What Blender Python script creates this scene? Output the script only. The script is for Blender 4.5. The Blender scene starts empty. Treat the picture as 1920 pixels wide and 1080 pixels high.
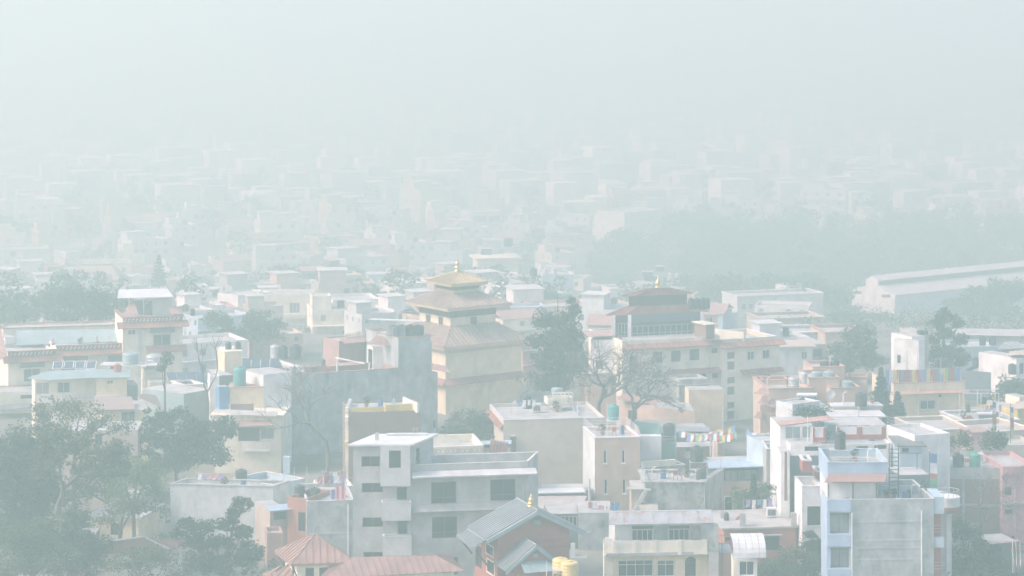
import bpy, math, random
from mathutils import Vector, noise as mnoise
random.seed(11)
S = bpy.context.scene
COL = S.collection
PI = math.pi

# ------------------------------------------------------------------ camera, sky, sun, exposure
F, YH, H = 4800.0, -40.0, 58.5          # focal length and horizon row in photo pixels, camera height in metres
cam = bpy.data.cameras.new('camera'); cam_o = bpy.data.objects.new('camera', cam); COL.objects.link(cam_o)
cam_o.location = (0, 0, H); cam_o.rotation_euler = (PI/2, 0, 0)
cam.sensor_width = 36; cam.lens = 36*F/1920; cam.shift_y = -(540-YH)/1920; cam.clip_end = 20000
S.camera = cam_o
SUN_EL, SUN_AZ = math.radians(44), math.radians(-104)
world = bpy.data.worlds.new('World'); S.world = world; world.use_nodes = True
wn = world.node_tree
sky = wn.nodes.new('ShaderNodeTexSky'); sky.sky_type = 'NISHITA'; sky.sun_disc = False
sky.sun_elevation = SUN_EL; sky.sun_rotation = SUN_AZ; sky.dust_density = 3.0
bgn = wn.nodes['Background']; bgn.inputs[1].default_value = 0.15
wn.links.new(sky.outputs[0], bgn.inputs[0])
sl = bpy.data.lights.new('sun', 'SUN'); sl.energy = 1.12; sl.angle = math.radians(10); sl.color = (1.0, 0.98, 0.95)
sun = bpy.data.objects.new('sun', sl); COL.objects.link(sun)
sun.location = (-160, 40, 140)
sun.rotation_euler = Vector((math.sin(SUN_AZ)*math.cos(SUN_EL), math.cos(SUN_AZ)*math.cos(SUN_EL), math.sin(SUN_EL))).to_track_quat('Z', 'Y').to_euler()
S.view_settings.view_transform = 'Standard'; S.view_settings.look = 'None'; S.view_settings.gamma = 1
S.view_settings.use_curve_mapping = False
S.view_settings.exposure = 1.46
S.cycles.volume_bounces = 4
S.cycles.use_denoising = True
HAZE_DENSITY, HAZE_COLOR, HAZE_ANISO = 0.0026, (0.535, 0.705, 0.645), 0.3

# ------------------------------------------------------------------ terrain: the quarter stands on a rise, the valley floor lies lower
VALLEY = -45.0
def gz(y):
    return max(VALLEY, -.115*max(0.0, y-420))
def dm(d):   # the ground beyond the quarter falls away: what stands on the slope is farther off than it looks
    return d if d <= 395 or d >= 500 else d+(d-395)*3
# ------------------------------------------------------------------ pixel <-> world helpers
def PT0(px, py, d): return Vector(((px-960)*d/F, d, H-(py-YH)*d/F))
def PT(px, py, d): return PT0(px, py, dm(d))
def ONZ(px, py, z): return PT0(px, py, F*(H-z)/(py-YH))
def zoom(ox, oy, s):
    def f(*a): return tuple((ox if i % 2 == 0 else oy) + v/s for i, v in enumerate(a))
    return f
Z1 = zoom(0, 500, 3.6); Z2 = zoom(0, 780, 3.6); Z3 = zoom(380, 560, 3.6); Z4 = zoom(480, 780, 3.6)
ZP = zoom(740, 460, 4.8); Z6 = zoom(900, 700, 3.6); Z7 = zoom(1000, 520, 3.6); Z8 = zoom(1400, 560, 1728/520)
ZT = zoom(840, 860, 1767/360); Z9 = zoom(1120, 860, 4.8); ZR = zoom(1440, 780, 3.6); ZK = zoom(1380, 650, 5.4)
ZM = zoom(380, 200, 1851/720); ZF = zoom(1000, 0, 1911/920); ZL = zoom(0, 0, 1234/640); ZS = zoom(1060, 460, 1920/860)

# ------------------------------------------------------------------ materials
MATS = {}
def mk(name, col, rough=.85, var=.10, streak=0.0, dirt=(.10, .11, .10), bump=.15, scale=1.0, metal=0.0, spots=None, island=0.0):
    m = bpy.data.materials.new(name); m.use_nodes = True; t = m.node_tree; N = t.nodes; L = t.links
    p = N['Principled BSDF']; p.inputs['Roughness'].default_value = rough; p.inputs['Metallic'].default_value = metal
    g = N.new('ShaderNodeNewGeometry')
    n1 = N.new('ShaderNodeTexNoise'); n1.inputs['Scale'].default_value = .55*scale; n1.inputs['Detail'].default_value = 6; n1.inputs['Roughness'].default_value = .65
    L.new(g.outputs['Position'], n1.inputs['Vector'])
    mr = N.new('ShaderNodeMapRange'); mr.inputs[1].default_value = .3; mr.inputs[2].default_value = .7; mr.inputs[3].default_value = 1-var*2.2; mr.inputs[4].default_value = 1+var*1.3
    L.new(n1.outputs['Fac'], mr.inputs[0])
    hs = N.new('ShaderNodeHueSaturation'); hs.inputs['Color'].default_value = (*col, 1); L.new(mr.outputs[0], hs.inputs['Value'])
    out = hs.outputs[0]
    if island:
        ri = N.new('ShaderNodeMapRange'); ri.inputs[3].default_value = 1-island; ri.inputs[4].default_value = 1+island
        L.new(g.outputs['Random Per Island'], ri.inputs[0])
        h2 = N.new('ShaderNodeHueSaturation'); L.new(out, h2.inputs['Color']); L.new(ri.outputs[0], h2.inputs['Value']); out = h2.outputs[0]
    def overlay(out, fac_out, c):
        mx = N.new('ShaderNodeMix'); mx.data_type = 'RGBA'; L.new(fac_out, mx.inputs[0]); L.new(out, mx.inputs[6]); mx.inputs[7].default_value = (*c, 1)
        return mx.outputs[2]
    if streak:
        mp = N.new('ShaderNodeMapping'); mp.inputs['Scale'].default_value = (1.3, 1.3, .3); L.new(g.outputs['Position'], mp.inputs[0])
        n2 = N.new('ShaderNodeTexNoise'); n2.inputs['Scale'].default_value = .9; n2.inputs['Detail'].default_value = 5; L.new(mp.outputs[0], n2.inputs['Vector'])
        r2 = N.new('ShaderNodeMapRange'); r2.inputs[1].default_value = .44; r2.inputs[2].default_value = .72; r2.inputs[3].default_value = 0; r2.inputs[4].default_value = min(1, streak*1.9)
        L.new(n2.outputs['Fac'], r2.inputs[0]); n4 = N.new('ShaderNodeTexNoise'); n4.inputs['Scale'].default_value = .35; n4.inputs['Detail'].default_value = 5; n4.inputs['Roughness'].default_value = .7; L.new(g.outputs['Position'], n4.inputs['Vector'])
        r4 = N.new('ShaderNodeMapRange'); r4.inputs[1].default_value = .42; r4.inputs[2].default_value = .66; L.new(n4.outputs['Fac'], r4.inputs[0]); mu = N.new('ShaderNodeMath'); mu.operation = 'MULTIPLY'; L.new(r2.outputs[0], mu.inputs[0]); L.new(r4.outputs[0], mu.inputs[1]); out = overlay(out, mu.outputs[0], dirt)
    if spots:
        n3 = N.new('ShaderNodeTexNoise'); n3.inputs['Scale'].default_value = 1.3*scale; n3.inputs['Detail'].default_value = 8; n3.inputs['Roughness'].default_value = .7
        L.new(g.outputs['Position'], n3.inputs['Vector'])
        r3 = N.new('ShaderNodeMapRange'); r3.inputs[1].default_value = .52; r3.inputs[2].default_value = .62; r3.inputs[4].default_value = .85
        L.new(n3.outputs['Fac'], r3.inputs[0]); out = overlay(out, r3.outputs[0], spots)
    L.new(out, p.inputs['Base Color'])
    if bump:
        nb = N.new('ShaderNodeTexNoise'); nb.inputs['Scale'].default_value = 6*scale; nb.inputs['Detail'].default_value = 4; L.new(g.outputs['Position'], nb.inputs['Vector'])
        b = N.new('ShaderNodeBump'); b.inputs['Strength'].default_value = bump; b.inputs['Distance'].default_value = .05; L.new(nb.outputs['Fac'], b.inputs['Height']); L.new(b.outputs[0], p.inputs['Normal'])
    MATS[name] = m
    return m
def leafmat(name, col, var=.28, trans=.3):
    m = bpy.data.materials.new(name); m.use_nodes = True; t = m.node_tree; N = t.nodes; L = t.links
    p = N['Principled BSDF']; p.inputs['Roughness'].default_value = .6; p.inputs['Specular IOR Level'].default_value = .25
    g = N.new('ShaderNodeNewGeometry'); r = N.new('ShaderNodeMapRange'); r.inputs[3].default_value = 1-var; r.inputs[4].default_value = 1+var
    L.new(g.outputs['Random Per Island'], r.inputs[0])
    h = N.new('ShaderNodeHueSaturation'); h.inputs['Color'].default_value = (*col, 1); L.new(r.outputs[0], h.inputs['Value'])
    L.new(h.outputs[0], p.inputs['Base Color'])
    tr = N.new('ShaderNodeBsdfTranslucent'); L.new(h.outputs[0], tr.inputs[0])
    mx = N.new('ShaderNodeMixShader'); mx.inputs[0].default_value = trans; L.new(p.outputs[0], mx.inputs[1]); L.new(tr.outputs[0], mx.inputs[2])
    L.new(mx.outputs[0], N['Material Output'].inputs['Surface'])
    return m
def brickmat(name, c1, c2, mortar, s=1.0):
    # brick courses far below one pixel each: grain of the wall, on world axes
    m = mk(name, c1, var=.12); t = m.node_tree; N = t.nodes; L = t.links; p = N['Principled BSDF']
    g = N.new('ShaderNodeNewGeometry'); sp = N.new('ShaderNodeSeparateXYZ'); L.new(g.outputs['Position'], sp.inputs[0])
    ad = N.new('ShaderNodeMath'); L.new(sp.outputs[0], ad.inputs[0]); L.new(sp.outputs[1], ad.inputs[1])
    cb = N.new('ShaderNodeCombineXYZ'); L.new(ad.outputs[0], cb.inputs[0]); L.new(sp.outputs[2], cb.inputs[1])
    b = N.new('ShaderNodeTexBrick'); b.inputs['Scale'].default_value = 2.2*s; b.inputs['Color1'].default_value = (*c1, 1); b.inputs['Color2'].default_value = (*c2, 1); b.inputs['Mortar'].default_value = (*mortar, 1)
    b.inputs['Mortar Size'].default_value = .02; L.new(cb.outputs[0], b.inputs['Vector'])
    src = p.inputs['Base Color'].links[0].from_socket
    mx = N.new('ShaderNodeMix'); mx.data_type = 'RGBA'; mx.inputs[0].default_value = .7; L.new(src, mx.inputs[6]); L.new(b.outputs[0], mx.inputs[7])
    L.new(mx.outputs[2], p.inputs['Base Color'])
    return m

WHITE = mk('white_paint', (.76, .75, .72), streak=.5, dirt=(.35, .35, .33))
WHITEOLD = mk('weathered_whitewash', (.62, .64, .62), streak=.55, dirt=(.25, .28, .28), spots=(.50, .53, .53))
CREAM = mk('cream_paint', (.72, .61, .42), streak=.4, dirt=(.36, .32, .25))
CREAM2 = mk('pale_cream_paint', (.80, .75, .60), streak=.4, dirt=(.38, .36, .30))
YELLOW = mk('yellow_paint', (.72, .57, .18), streak=.2, dirt=(.3, .25, .12))
PEACH = mk('peach_paint', (.57, .42, .325), streak=.15, dirt=(.36, .26, .2))
PINK = mk('pink_paint', (.52, .29, .30), streak=.2, dirt=(.28, .16, .16))
TAN = mk('tan_plaster', (.48, .40, .33), streak=.2, dirt=(.28, .24, .2))
CONC = mk('bare_concrete', (.42, .415, .395), var=.16, streak=.3, dirt=(.2, .21, .21))
CONCL = mk('pale_concrete', (.55, .55, .53), var=.12, streak=.15, dirt=(.3, .3, .3))
CONCB = mk('stained_render', (.40, .43, .425), var=.2, streak=1.0, dirt=(.10, .12, .12), spots=(.31, .34, .335))
MOSSY = mk('mossy_concrete', (.43, .44, .41), var=.25, streak=.9, dirt=(.10, .12, .10), spots=(.16, .19, .16))
PATCHY = mk('patchy_render', (.40, .42, .41), var=.2, streak=.3, dirt=(.2, .22, .22), spots=(.28, .31, .31))
GREYBLUE = mk('slate_paint', (.12, .15, .17), var=.06)
SKYBLUE = mk('sky_blue_paint', (.36, .47, .60), streak=.2, dirt=(.22, .3, .38))
PALEBLUE = mk('pale_blue_paint', (.42, .52, .58), streak=.2, dirt=(.28, .33, .36))
REDP = mk('red_paint', (.36, .10, .09), streak=.15, dirt=(.2, .08, .07))
ORANGE = mk('orange_brick_paint', (.40, .18, .135), streak=.2, dirt=(.22, .1, .08))
BRICK = brickmat('red_brickwork', (.40, .14, .10), (.31, .105, .085), (.33, .22, .18))
BRICKB = brickmat('brown_brickwork', (.25, .16, .13), (.2, .12, .1), (.27, .23, .2))
RUST = mk('rust_red_metal', (.32, .19, .155), rough=.55, var=.12, streak=.2, dirt=(.2, .11, .09))
PINKTIN = mk('faded_red_metal', (.40, .255, .22), rough=.6, streak=.25, dirt=(.3, .2, .17))
BROWNTIN = mk('brown_ribbed_metal', (.36, .27, .235), rough=.6, streak=.3, dirt=(.22, .17, .15))
REDTILE = mk('red_roof_tile', (.33, .155, .125), rough=.8, var=.2)
SALMON = mk('salmon_tile', (.44, .26, .215), rough=.8, var=.15)
COPPER = mk('weathered_copper', (.41, .305, .25), rough=.5, var=.12, streak=.25, dirt=(.2, .15, .12))
GILT = mk('gilded_copper', (.52, .41, .24), rough=.4, var=.1, metal=.3)
GOLD = mk('gold', (.62, .46, .20), rough=.3, var=.05, metal=.7, bump=0)
GREYTIN = mk('grey_corrugated_metal', (.27, .29, .30), rough=.5, var=.12, streak=.25, dirt=(.17, .18, .18))
GREENTIN = mk('green_grey_metal', (.27, .36, .36), rough=.55, streak=.2, dirt=(.17, .22, .22))
BLUETIN = mk('blue_grey_metal', (.36, .47, .55), rough=.5, streak=.2, dirt=(.25, .3, .35))
WHITETIN = mk('white_corrugated_metal', (.66, .67, .66), rough=.5, streak=.3, dirt=(.4, .37, .33))
RUSTY = mk('rust_flecked_paint', (.38, .41, .43), rough=.7, streak=.2, dirt=(.3, .25, .22), spots=(.38, .2, .14), scale=1.4)
DARKROOF = mk('tarred_roof', (.16, .17, .17), var=.2)
WOOD = mk('dark_carved_wood', (.075, .062, .055), rough=.7, var=.2)
BROWNF = mk('brown_window_frame', (.17, .11, .09), rough=.6)
WFRAME = mk('white_window_frame', (.7, .7, .69), rough=.5, bump=0)
BLACKP = mk('black_tank_plastic', (.035, .04, .042), rough=.45, var=.1, bump=0)
BLUEP = mk('blue_tank_plastic', (.07, .15, .30), rough=.45, bump=0)
TEALP = mk('teal_tank_plastic', (.06, .28, .27), rough=.45, bump=0)
GREENP = mk('green_tank_plastic', (.08, .33, .22), rough=.45, bump=0)
YELP = mk('yellow_tank_plastic', (.66, .52, .20), rough=.45, bump=0)
STEEL = mk('galvanised_steel', (.50, .52, .53), rough=.4, metal=.4, bump=0)
DARKST = mk('dark_steel', (.09, .095, .10), rough=.55, bump=0)
PIPEW = mk('white_pipe', (.68, .68, .66), rough=.5, bump=0)
SOLAR = mk('solar_glass', (.03, .045, .07), rough=.15, bump=0)
FABRIC_W = mk('white_cloth', (.72, .72, .70), bump=0); FABRIC_R = mk('red_cloth', (.46, .12, .11), bump=0)
FABRIC_B = mk('blue_cloth', (.16, .26, .46), bump=0); FABRIC_G = mk('green_cloth', (.18, .44, .24), bump=0)
FABRIC_Y = mk('yellow_cloth', (.62, .52, .18), bump=0); FABRIC_P = mk('pink_cloth', (.6, .3, .36), bump=0)
FABRIC_V = mk('violet_cloth', (.34, .27, .46), bump=0)
NETG = mk('green_shade_net', (.12, .24, .19), bump=0)
TARPB = mk('blue_tarpaulin', (.12, .26, .45), rough=.6)
BARK = mk('bark', (.12, .10, .085), var=.25); BARKG = mk('grey_bark', (.12, .11, .10), var=.25)
GROUND = mk('dry_earth', (.20, .19, .155), var=.35, scale=.15)
GLASS = mk('dark_window_glass', (.028, .036, .042), rough=.12, var=.05, bump=0)
GLASSG = mk('grey_window_glass', (.10, .125, .13), rough=.15, var=.1, bump=0)
CURTAIN_HAZE = mk('curtained_and_hazed_glass', (.30, .34, .33), rough=.4, var=.15, streak=.5, dirt=(.12, .14, .14), bump=0)
LEAF_D = leafmat('dark_leaf', (.052, .078, .048)); LEAF_M = leafmat('mid_leaf', (.082, .112, .062)); LEAF_L = leafmat('light_leaf', (.13, .185, .075))
LEAF_O = leafmat('olive_leaf', (.10, .11, .065)); LEAF_C = leafmat('conifer_needle', (.030, .055, .045), trans=.12); LEAF_B = leafmat('blue_green_leaf', (.05, .085, .065))

# ------------------------------------------------------------------ objects, parts
def worldloc(o):
    v = Vector((0, 0, 0))
    while o is not None: v += o.location; o = o.parent
    return v
def tag(o, label=None, cat=None, group=None, kind=None):
    if label: o['label'] = label
    if cat: o['category'] = cat
    if group: o['group'] = group
    if kind: o['kind'] = kind
    return o
def thing(name, label, cat, loc, group=None):
    o = bpy.data.objects.new(name, None); o.empty_display_size = .3; COL.objects.link(o); o.location = loc
    return tag(o, label, cat, group)
def link_mesh(name, me, parent=None, loc=None):
    o = bpy.data.objects.new(name, me); COL.objects.link(o)
    if parent is not None: o.parent = parent
    if loc is not None: o.location = Vector(loc) - (worldloc(parent) if parent is not None else Vector((0, 0, 0)))
    return o
class MB:
    def __init__(s): s.v = []; s.f = []
    def add(s, vs, fs):
        k = len(s.v); s.v += [tuple(v) for v in vs]; s.f += [tuple(i+k for i in f) for f in fs]; return s
    def quad(s, a, b, c, d): return s.add([a, b, c, d], [(0, 1, 2, 3)])
    def poly(s, vs): return s.add(vs, [tuple(range(len(vs)))])
    def box(s, x0, y0, z0, x1, y1, z1):
        return s.add([(x0, y0, z0), (x1, y0, z0), (x1, y1, z0), (x0, y1, z0), (x0, y0, z1), (x1, y0, z1), (x1, y1, z1), (x0, y1, z1)],
                     [(0, 3, 2, 1), (4, 5, 6, 7), (0, 1, 5, 4), (1, 2, 6, 5), (2, 3, 7, 6), (3, 0, 4, 7)])
    def hexa(s, bot, top):
        n = len(bot)
        return s.add(list(bot)+list(top), [tuple(range(n-1, -1, -1)), tuple(range(n, 2*n))]+[(i, (i+1) % n, n+(i+1) % n, n+i) for i in range(n)])
    def prism(s, poly, z0, z1): return s.hexa([(p[0], p[1], z0) for p in poly], [(p[0], p[1], z1) for p in poly])
    def slab(s, poly, nrm, t):   # plate from a planar polygon, thickened along nrm
        return s.hexa([Vector(p) for p in poly], [Vector(p)+Vector(nrm)*t for p in poly])
    def tube(s, pts, rs, n=6, cap=True):
        pts = [Vector(p) for p in pts]; k = len(s.v); rings = []
        for i, p in enumerate(pts):
            t = (pts[min(i+1, len(pts)-1)]-pts[max(i-1, 0)]).normalized()
            a = t.orthogonal().normalized(); b = t.cross(a)
            r = rs[i] if isinstance(rs, (list, tuple)) else rs
            rings.append([p+(a*math.cos(2*PI*j/n)+b*math.sin(2*PI*j/n))*r for j in range(n)])
        for r in rings: s.v += [tuple(q) for q in r]
        for i in range(len(pts)-1):
            for j in range(n): s.f.append((k+i*n+j, k+i*n+(j+1) % n, k+(i+1)*n+(j+1) % n, k+(i+1)*n+j))
        if cap: s.f.append(tuple(k+j for j in range(n-1, -1, -1))); s.f.append(tuple(k+(len(pts)-1)*n+j for j in range(n)))
        return s
    def bar(s, a, b, r=.03): return s.tube([a, b], r, 4)
    def lathe(s, c, prof, n=16):
        k = len(s.v); c = Vector(c)
        for (r, z) in prof:
            for j in range(n): s.v.append((c.x+r*math.cos(2*PI*j/n), c.y+r*math.sin(2*PI*j/n), c.z+z))
        for i in range(len(prof)-1):
            for j in range(n): s.f.append((k+i*n+j, k+i*n+(j+1) % n, k+(i+1)*n+(j+1) % n, k+(i+1)*n+j))
        s.f.append(tuple(k+j for j in range(n-1, -1, -1))); s.f.append(tuple(k+(len(prof)-1)*n+j for j in range(n)))
        return s
    def build(s, name, mat, parent=None, smooth=False, loc=None, kind=None):
        """vertices are world coordinates; without a parent the object's origin goes to loc"""
        off = worldloc(parent) if parent is not None else Vector(loc or (0, 0, 0))
        me = bpy.data.meshes.new(name); me.from_pydata([(x-off.x, y-off.y, z-off.z) for x, y, z in s.v], [], s.f)
        if smooth: me.polygons.foreach_set('use_smooth', [True]*len(me.polygons))
        me.materials.append(mat); me.validate(); me.update()
        o = link_mesh(name, me, parent)
        if parent is None: o.location = off
        if kind: o['kind'] = kind
        return o
def clip_poly(poly, u0, u1):
    def half(ps, f):
        out = []
        for i, p in enumerate(ps):
            q = ps[(i+1) % len(ps)]; a, b = f(p), f(q)
            if a >= 0: out.append(p)
            if (a >= 0) != (b >= 0): t = a/(a-b); out.append((p[0]+(q[0]-p[0])*t, p[1]+(q[1]-p[1])*t))
        return out
    ps = half(poly, lambda p: p[0]-u0)
    return half(ps, lambda p: u1-p[0]) if ps else ps
def panel_roof(poly, pitch, mat, parent, name='roof_panel', seam=.07, seamw=.07, thick=.05, ribs=0, lift=0.0):
    """one plane of a metal roof, laid panel by panel; poly[0]->poly[1] is the eave (seen from outside, left to right)"""
    P = [Vector(p) for p in poly]; u = (P[1]-P[0]).normalized(); n = u.cross(P[2]-P[1]).normalized()
    if n.z < 0: n = -n
    v = n.cross(u); o = P[0]+n*lift
    loc = [((p-P[0]).dot(u), (p-P[0]).dot(v)) for p in P]
    if sum(l[1] for l in loc) < 0: v = -v; loc = [(a, -b) for a, b in loc]
    lo, hi = min(l[0] for l in loc), max(l[0] for l in loc); k = max(1, round((hi-lo)/pitch)); w = (hi-lo)/k
    made = []
    for i in range(k):
        a, b = lo+i*w, lo+(i+1)*w; pp = clip_poly(loc, a, b-.006)
        if len(pp) < 3: continue
        m = MB(); m.slab([o+u*x+v*y for x, y in pp], n, thick)
        if seam:
            for j in range(max(1, ribs)):
                c = a+(b-a)*j/max(1, ribs); sp = clip_poly(loc, c, min(c+seamw, b-.006))
                if len(sp) >= 3: m.slab([o+n*thick+u*x+v*y for x, y in sp], n, seam)
        made.append(m.build(name, mat, parent))
    return made

# ------------------------------------------------------------------ buildings
class Block:
    """a walled volume; edge 0 is the front A->B, then right side, back, left side"""
    def __init__(s, root, fp, z0, zt, mat, ph=.8, roof=None, inner=None, name='wall'):
        s.root, s.fp, s.z0, s.zt, s.mat, s.ph = root, [Vector((p[0], p[1], 0)) for p in fp], z0, zt, mat, ph
        s.zr = zt-ph; s.open = {}; s.roofm = roof or CONC; s.inner = inner; s.name = name; s.done = False
        BLOCKS.append(s)
    def edge(s, e):
        a = s.fp[e]; b = s.fp[(e+1) % len(s.fp)]; u = (b-a); L = u.length; u = u/L; n = Vector((u.y, -u.x, 0)); return a, u, n, L
    def hit(s, e, px, py, off=0.0):
        a, u, n, L = s.edge(e); a = a+n*off; dx = (px-960)/F; t = n.dot(a)/(n.x*dx+n.y)
        p = PT0(px, py, t); return (p-a).dot(u), p.z
    def rect(s, e, x0, y0, x1, y1):
        ym = (y0+y1)/2; u0, _ = s.hit(e, x0, ym); u1, _ = s.hit(e, x1, ym); xm = (x0+x1)/2
        _, zb = s.hit(e, xm, y1); _, zt = s.hit(e, xm, y0); L = s.edge(e)[3]
        u0, u1 = sorted((u0, u1)); return max(u0, .12), min(u1, L-.12), max(zb, s.z0+.02), min(zt, s.zt-.15)
    def win(s, e, x0, y0, x1, y1, nx=2, ny=1, fm=None, gm=None, name='window', **k):
        return s.winu(e, *s.rect(e, x0, y0, x1, y1), nx=nx, ny=ny, fm=fm, gm=gm, name=name, **k)
    def winu(s, e, u0, u1, z0, z1, nx=2, ny=1, fm=None, gm=None, name='window', rec=.16, fw=.06, sill=None, hood=None, trim=None, pane=True):
        if u1-u0 < .15 or z1-z0 < .15: return None
        s.open.setdefault(e, []).append((u0, u1, z0, z1, rec))
        a, u, n, L = s.edge(e); fm = fm or BROWNF; gm = gm or GLASS
        def q(uu, zz, o): return a+u*uu+n*o+Vector((0, 0, zz))
        def bx(m, ua, ub, za, zb, oa, ob): m.hexa([q(ua, za, oa), q(ub, za, oa), q(ub, za, ob), q(ua, za, ob)][::-1] if False else [q(ua, za, oa), q(ub, za, oa), q(ub, za, ob), q(ua, za, ob)], [q(ua, zb, oa), q(ub, zb, oa), q(ub, zb, ob), q(ua, zb, ob)])
        m = MB(); fo, fi = -rec+.07, -rec+.005
        bx(m, u0, u0+fw, z0, z1, fi, fo); bx(m, u1-fw, u1, z0, z1, fi, fo)
        bx(m, u0+fw, u1-fw, z0, z0+fw, fi, fo); bx(m, u0+fw, u1-fw, z1-fw, z1, fi, fo)
        for i in range(1, nx):
            c = u0+(u1-u0)*i/nx; bx(m, c-fw*.5, c+fw*.5, z0+fw, z1-fw, fi, fo-.006)
        rows = [ny] if isinstance(ny, float) else [i/ny for i in range(1, ny)]
        for r in rows:
            c = z0+(z1-z0)*r; bx(m, u0+fw, u1-fw, c-fw*.5, c+fw*.5, fi, fo-.012)
        w = m.build(name, fm, s.root)
        if pane:
            for i in range(nx):
                ua, ub = u0+(u1-u0)*i/nx+.01, u0+(u1-u0)*(i+1)/nx-.01
                pm = MB(); bx(pm, ua, ub, z0+.012, z1-.012, -rec-.03, -rec+.02); pm.build('pane', gm, w)
        if sill: sm = MB(); bx(sm, u0-.1, u1+.1, z0-.10, z0-.003, .002, .12); sm.build('sill', sill, w)
        if hood: sm = MB(); bx(sm, u0-.2, u1+.2, z1+.08, z1+.18, .002, .45); sm.build('hood', hood, w)
        if trim:
            sm = MB(); t = .12
            bx(sm, u0-t, u0-.002, z0-t, z1+t, .002, .05); bx(sm, u1+.002, u1+t, z0-t, z1+t, .002, .05)
            bx(sm, u0, u1, z1+.002, z1+t, .002, .045); bx(sm, u0, u1, z0-t, z0-.002, .002, .045); sm.build('trim', trim, w)
        return w
    def door(s, e, x0, y0, x1, y1, **k): return s.win(e, x0, y0, x1, y1, nx=k.pop('nx', 1), name='door', **k)
    def row(s, e, u0, du, z0, w, h, n, **k):
        for i in range(n): s.winu(e, u0+i*du, u0+i*du+w, z0, z0+h, **k)
    def finish(s):
        if s.done: return
        s.done = True; m = MB(); N = len(s.fp); t = .16
        for e in range(N):
            a, u, n, L = s.edge(e); ops = s.open.get(e, [])
            us = sorted({0.0, L} | {round(x, 5) for o in ops for x in o[:2]}); zs = sorted({s.z0, s.zt} | {round(x, 5) for o in ops for x in o[2:4]})
            def q(uu, zz, o=0.0): return a+u*uu+n*o+Vector((0, 0, zz))
            for j in range(len(zs)-1):
                run = None
                for i in range(len(us)):
                    solid = i < len(us)-1 and not any(o[0]-1e-4 <= us[i] and us[i+1] <= o[1]+1e-4 and o[2]-1e-4 <= zs[j] and zs[j+1] <= o[3]+1e-4 for o in ops)
                    if solid and run is None: run = us[i]
                    if not solid and run is not None: m.quad(q(run, zs[j]), q(us[i], zs[j]), q(us[i], zs[j+1]), q(run, zs[j+1])); run = None
            for (u0, u1, z0, z1, r) in ops:
                m.quad(q(u0, z0), q(u0, z1), q(u0, z1, -r), q(u0, z0, -r)); m.quad(q(u1, z0), q(u1, z0, -r), q(u1, z1, -r), q(u1, z1))
                m.quad(q(u0, z1), q(u1, z1), q(u1, z1, -r), q(u0, z1, -r)); m.quad(q(u0, z0), q(u0, z0, -r), q(u1, z0, -r), q(u1, z0))
        if s.ph > 0.03:
            inn = s.inset(t)
            for i in range(N):
                j = (i+1) % N; o1, o2, i1, i2 = s.fp[i], s.fp[j], inn[i], inn[j]; z = Vector((0, 0, s.zt)); b = Vector((0, 0, s.zr))
                m.quad(o1+z, o2+z, i2+z, i1+z)
                if not s.inner: m.quad(i1+z, i2+z, i2+b, i1+b)
            if s.inner:
                im = MB()
                for i in range(N):
                    j = (i+1) % N; im.quad(inn[i]+z, inn[j]+z, inn[j]+b, inn[i]+b)
                im.build('parapet_lining', s.inner, s.root)
            rm = MB(); rm.prism([(p.x, p.y) for p in s.inset(t-.004)], s.zr-.15, s.zr); rm.build('roof', s.roofm, s.root)
        else:
            rm = MB(); rm.prism([(p.x, p.y) for p in s.inset(.004)], s.zt-.15, s.zt+.004); rm.build('roof', s.roofm, s.root)
        return m.build(s.name, s.mat, s.root)
    def inset(s, t):
        N = len(s.fp); out = []
        for i in range(N):
            a1, u1, n1, _ = s.edge((i-1) % N); a2, u2, n2, _ = s.edge(i)
            p1, p2 = a1-n1*t, a2-n2*t; den = u1.x*u2.y-u1.y*u2.x; w = p2-p1
            k = (w.x*u2.y-w.y*u2.x)/den; out.append(p1+u1*k)
        return out
    def cope(s, mat, over=.07, h=.1, name='coping'):
        o, i = s.inset(-over), s.inset(.16+over); m = MB(); N = len(s.fp)
        for k in range(N):
            j = (k+1) % N; m.hexa([Vector((p.x, p.y, s.zt+.003)) for p in (o[k], o[j], i[j], i[k])], [Vector((p.x, p.y, s.zt+h)) for p in (o[k], o[j], i[j], i[k])])
        return m.build(name, mat, s.root)
    def top(s, mat, over=.4, th=.15, name='roof_slab', z=None):
        z = s.zt+.005 if z is None else z; m = MB(); m.prism([(p.x, p.y) for p in s.inset(-over)], z, z+th); return m.build(name, mat, s.root)
    def band(s, e, y0, y1, out, mat, x0=None, x1=None, name='ledge', ref=None):
        """projecting ledge whose face spans photo rows y0..y1 (measured at column ref)"""
        a, u, n, L = s.edge(e)
        u0 = 0 if x0 is None else s.hit(e, x0, y0)[0]; u1 = L if x1 is None else s.hit(e, x1, y0)[0]
        rx = ref if ref is not None else (x0 if x0 is not None else 960+F*a.x/a.y)
        zt, zb = s.hit(e, rx, y0, out)[1], s.hit(e, rx, y1, out)[1]
        def q(uu, zz, o): return a+u*uu+n*o+Vector((0, 0, zz))
        m = MB(); m.hexa([q(u0, zb, .003), q(u1, zb, .003), q(u1, zb, out), q(u0, zb, out)], [q(u0, zt, .003), q(u1, zt, .003), q(u1, zt, out), q(u0, zt, out)])
        return m.build(name, mat, s.root)
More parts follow.
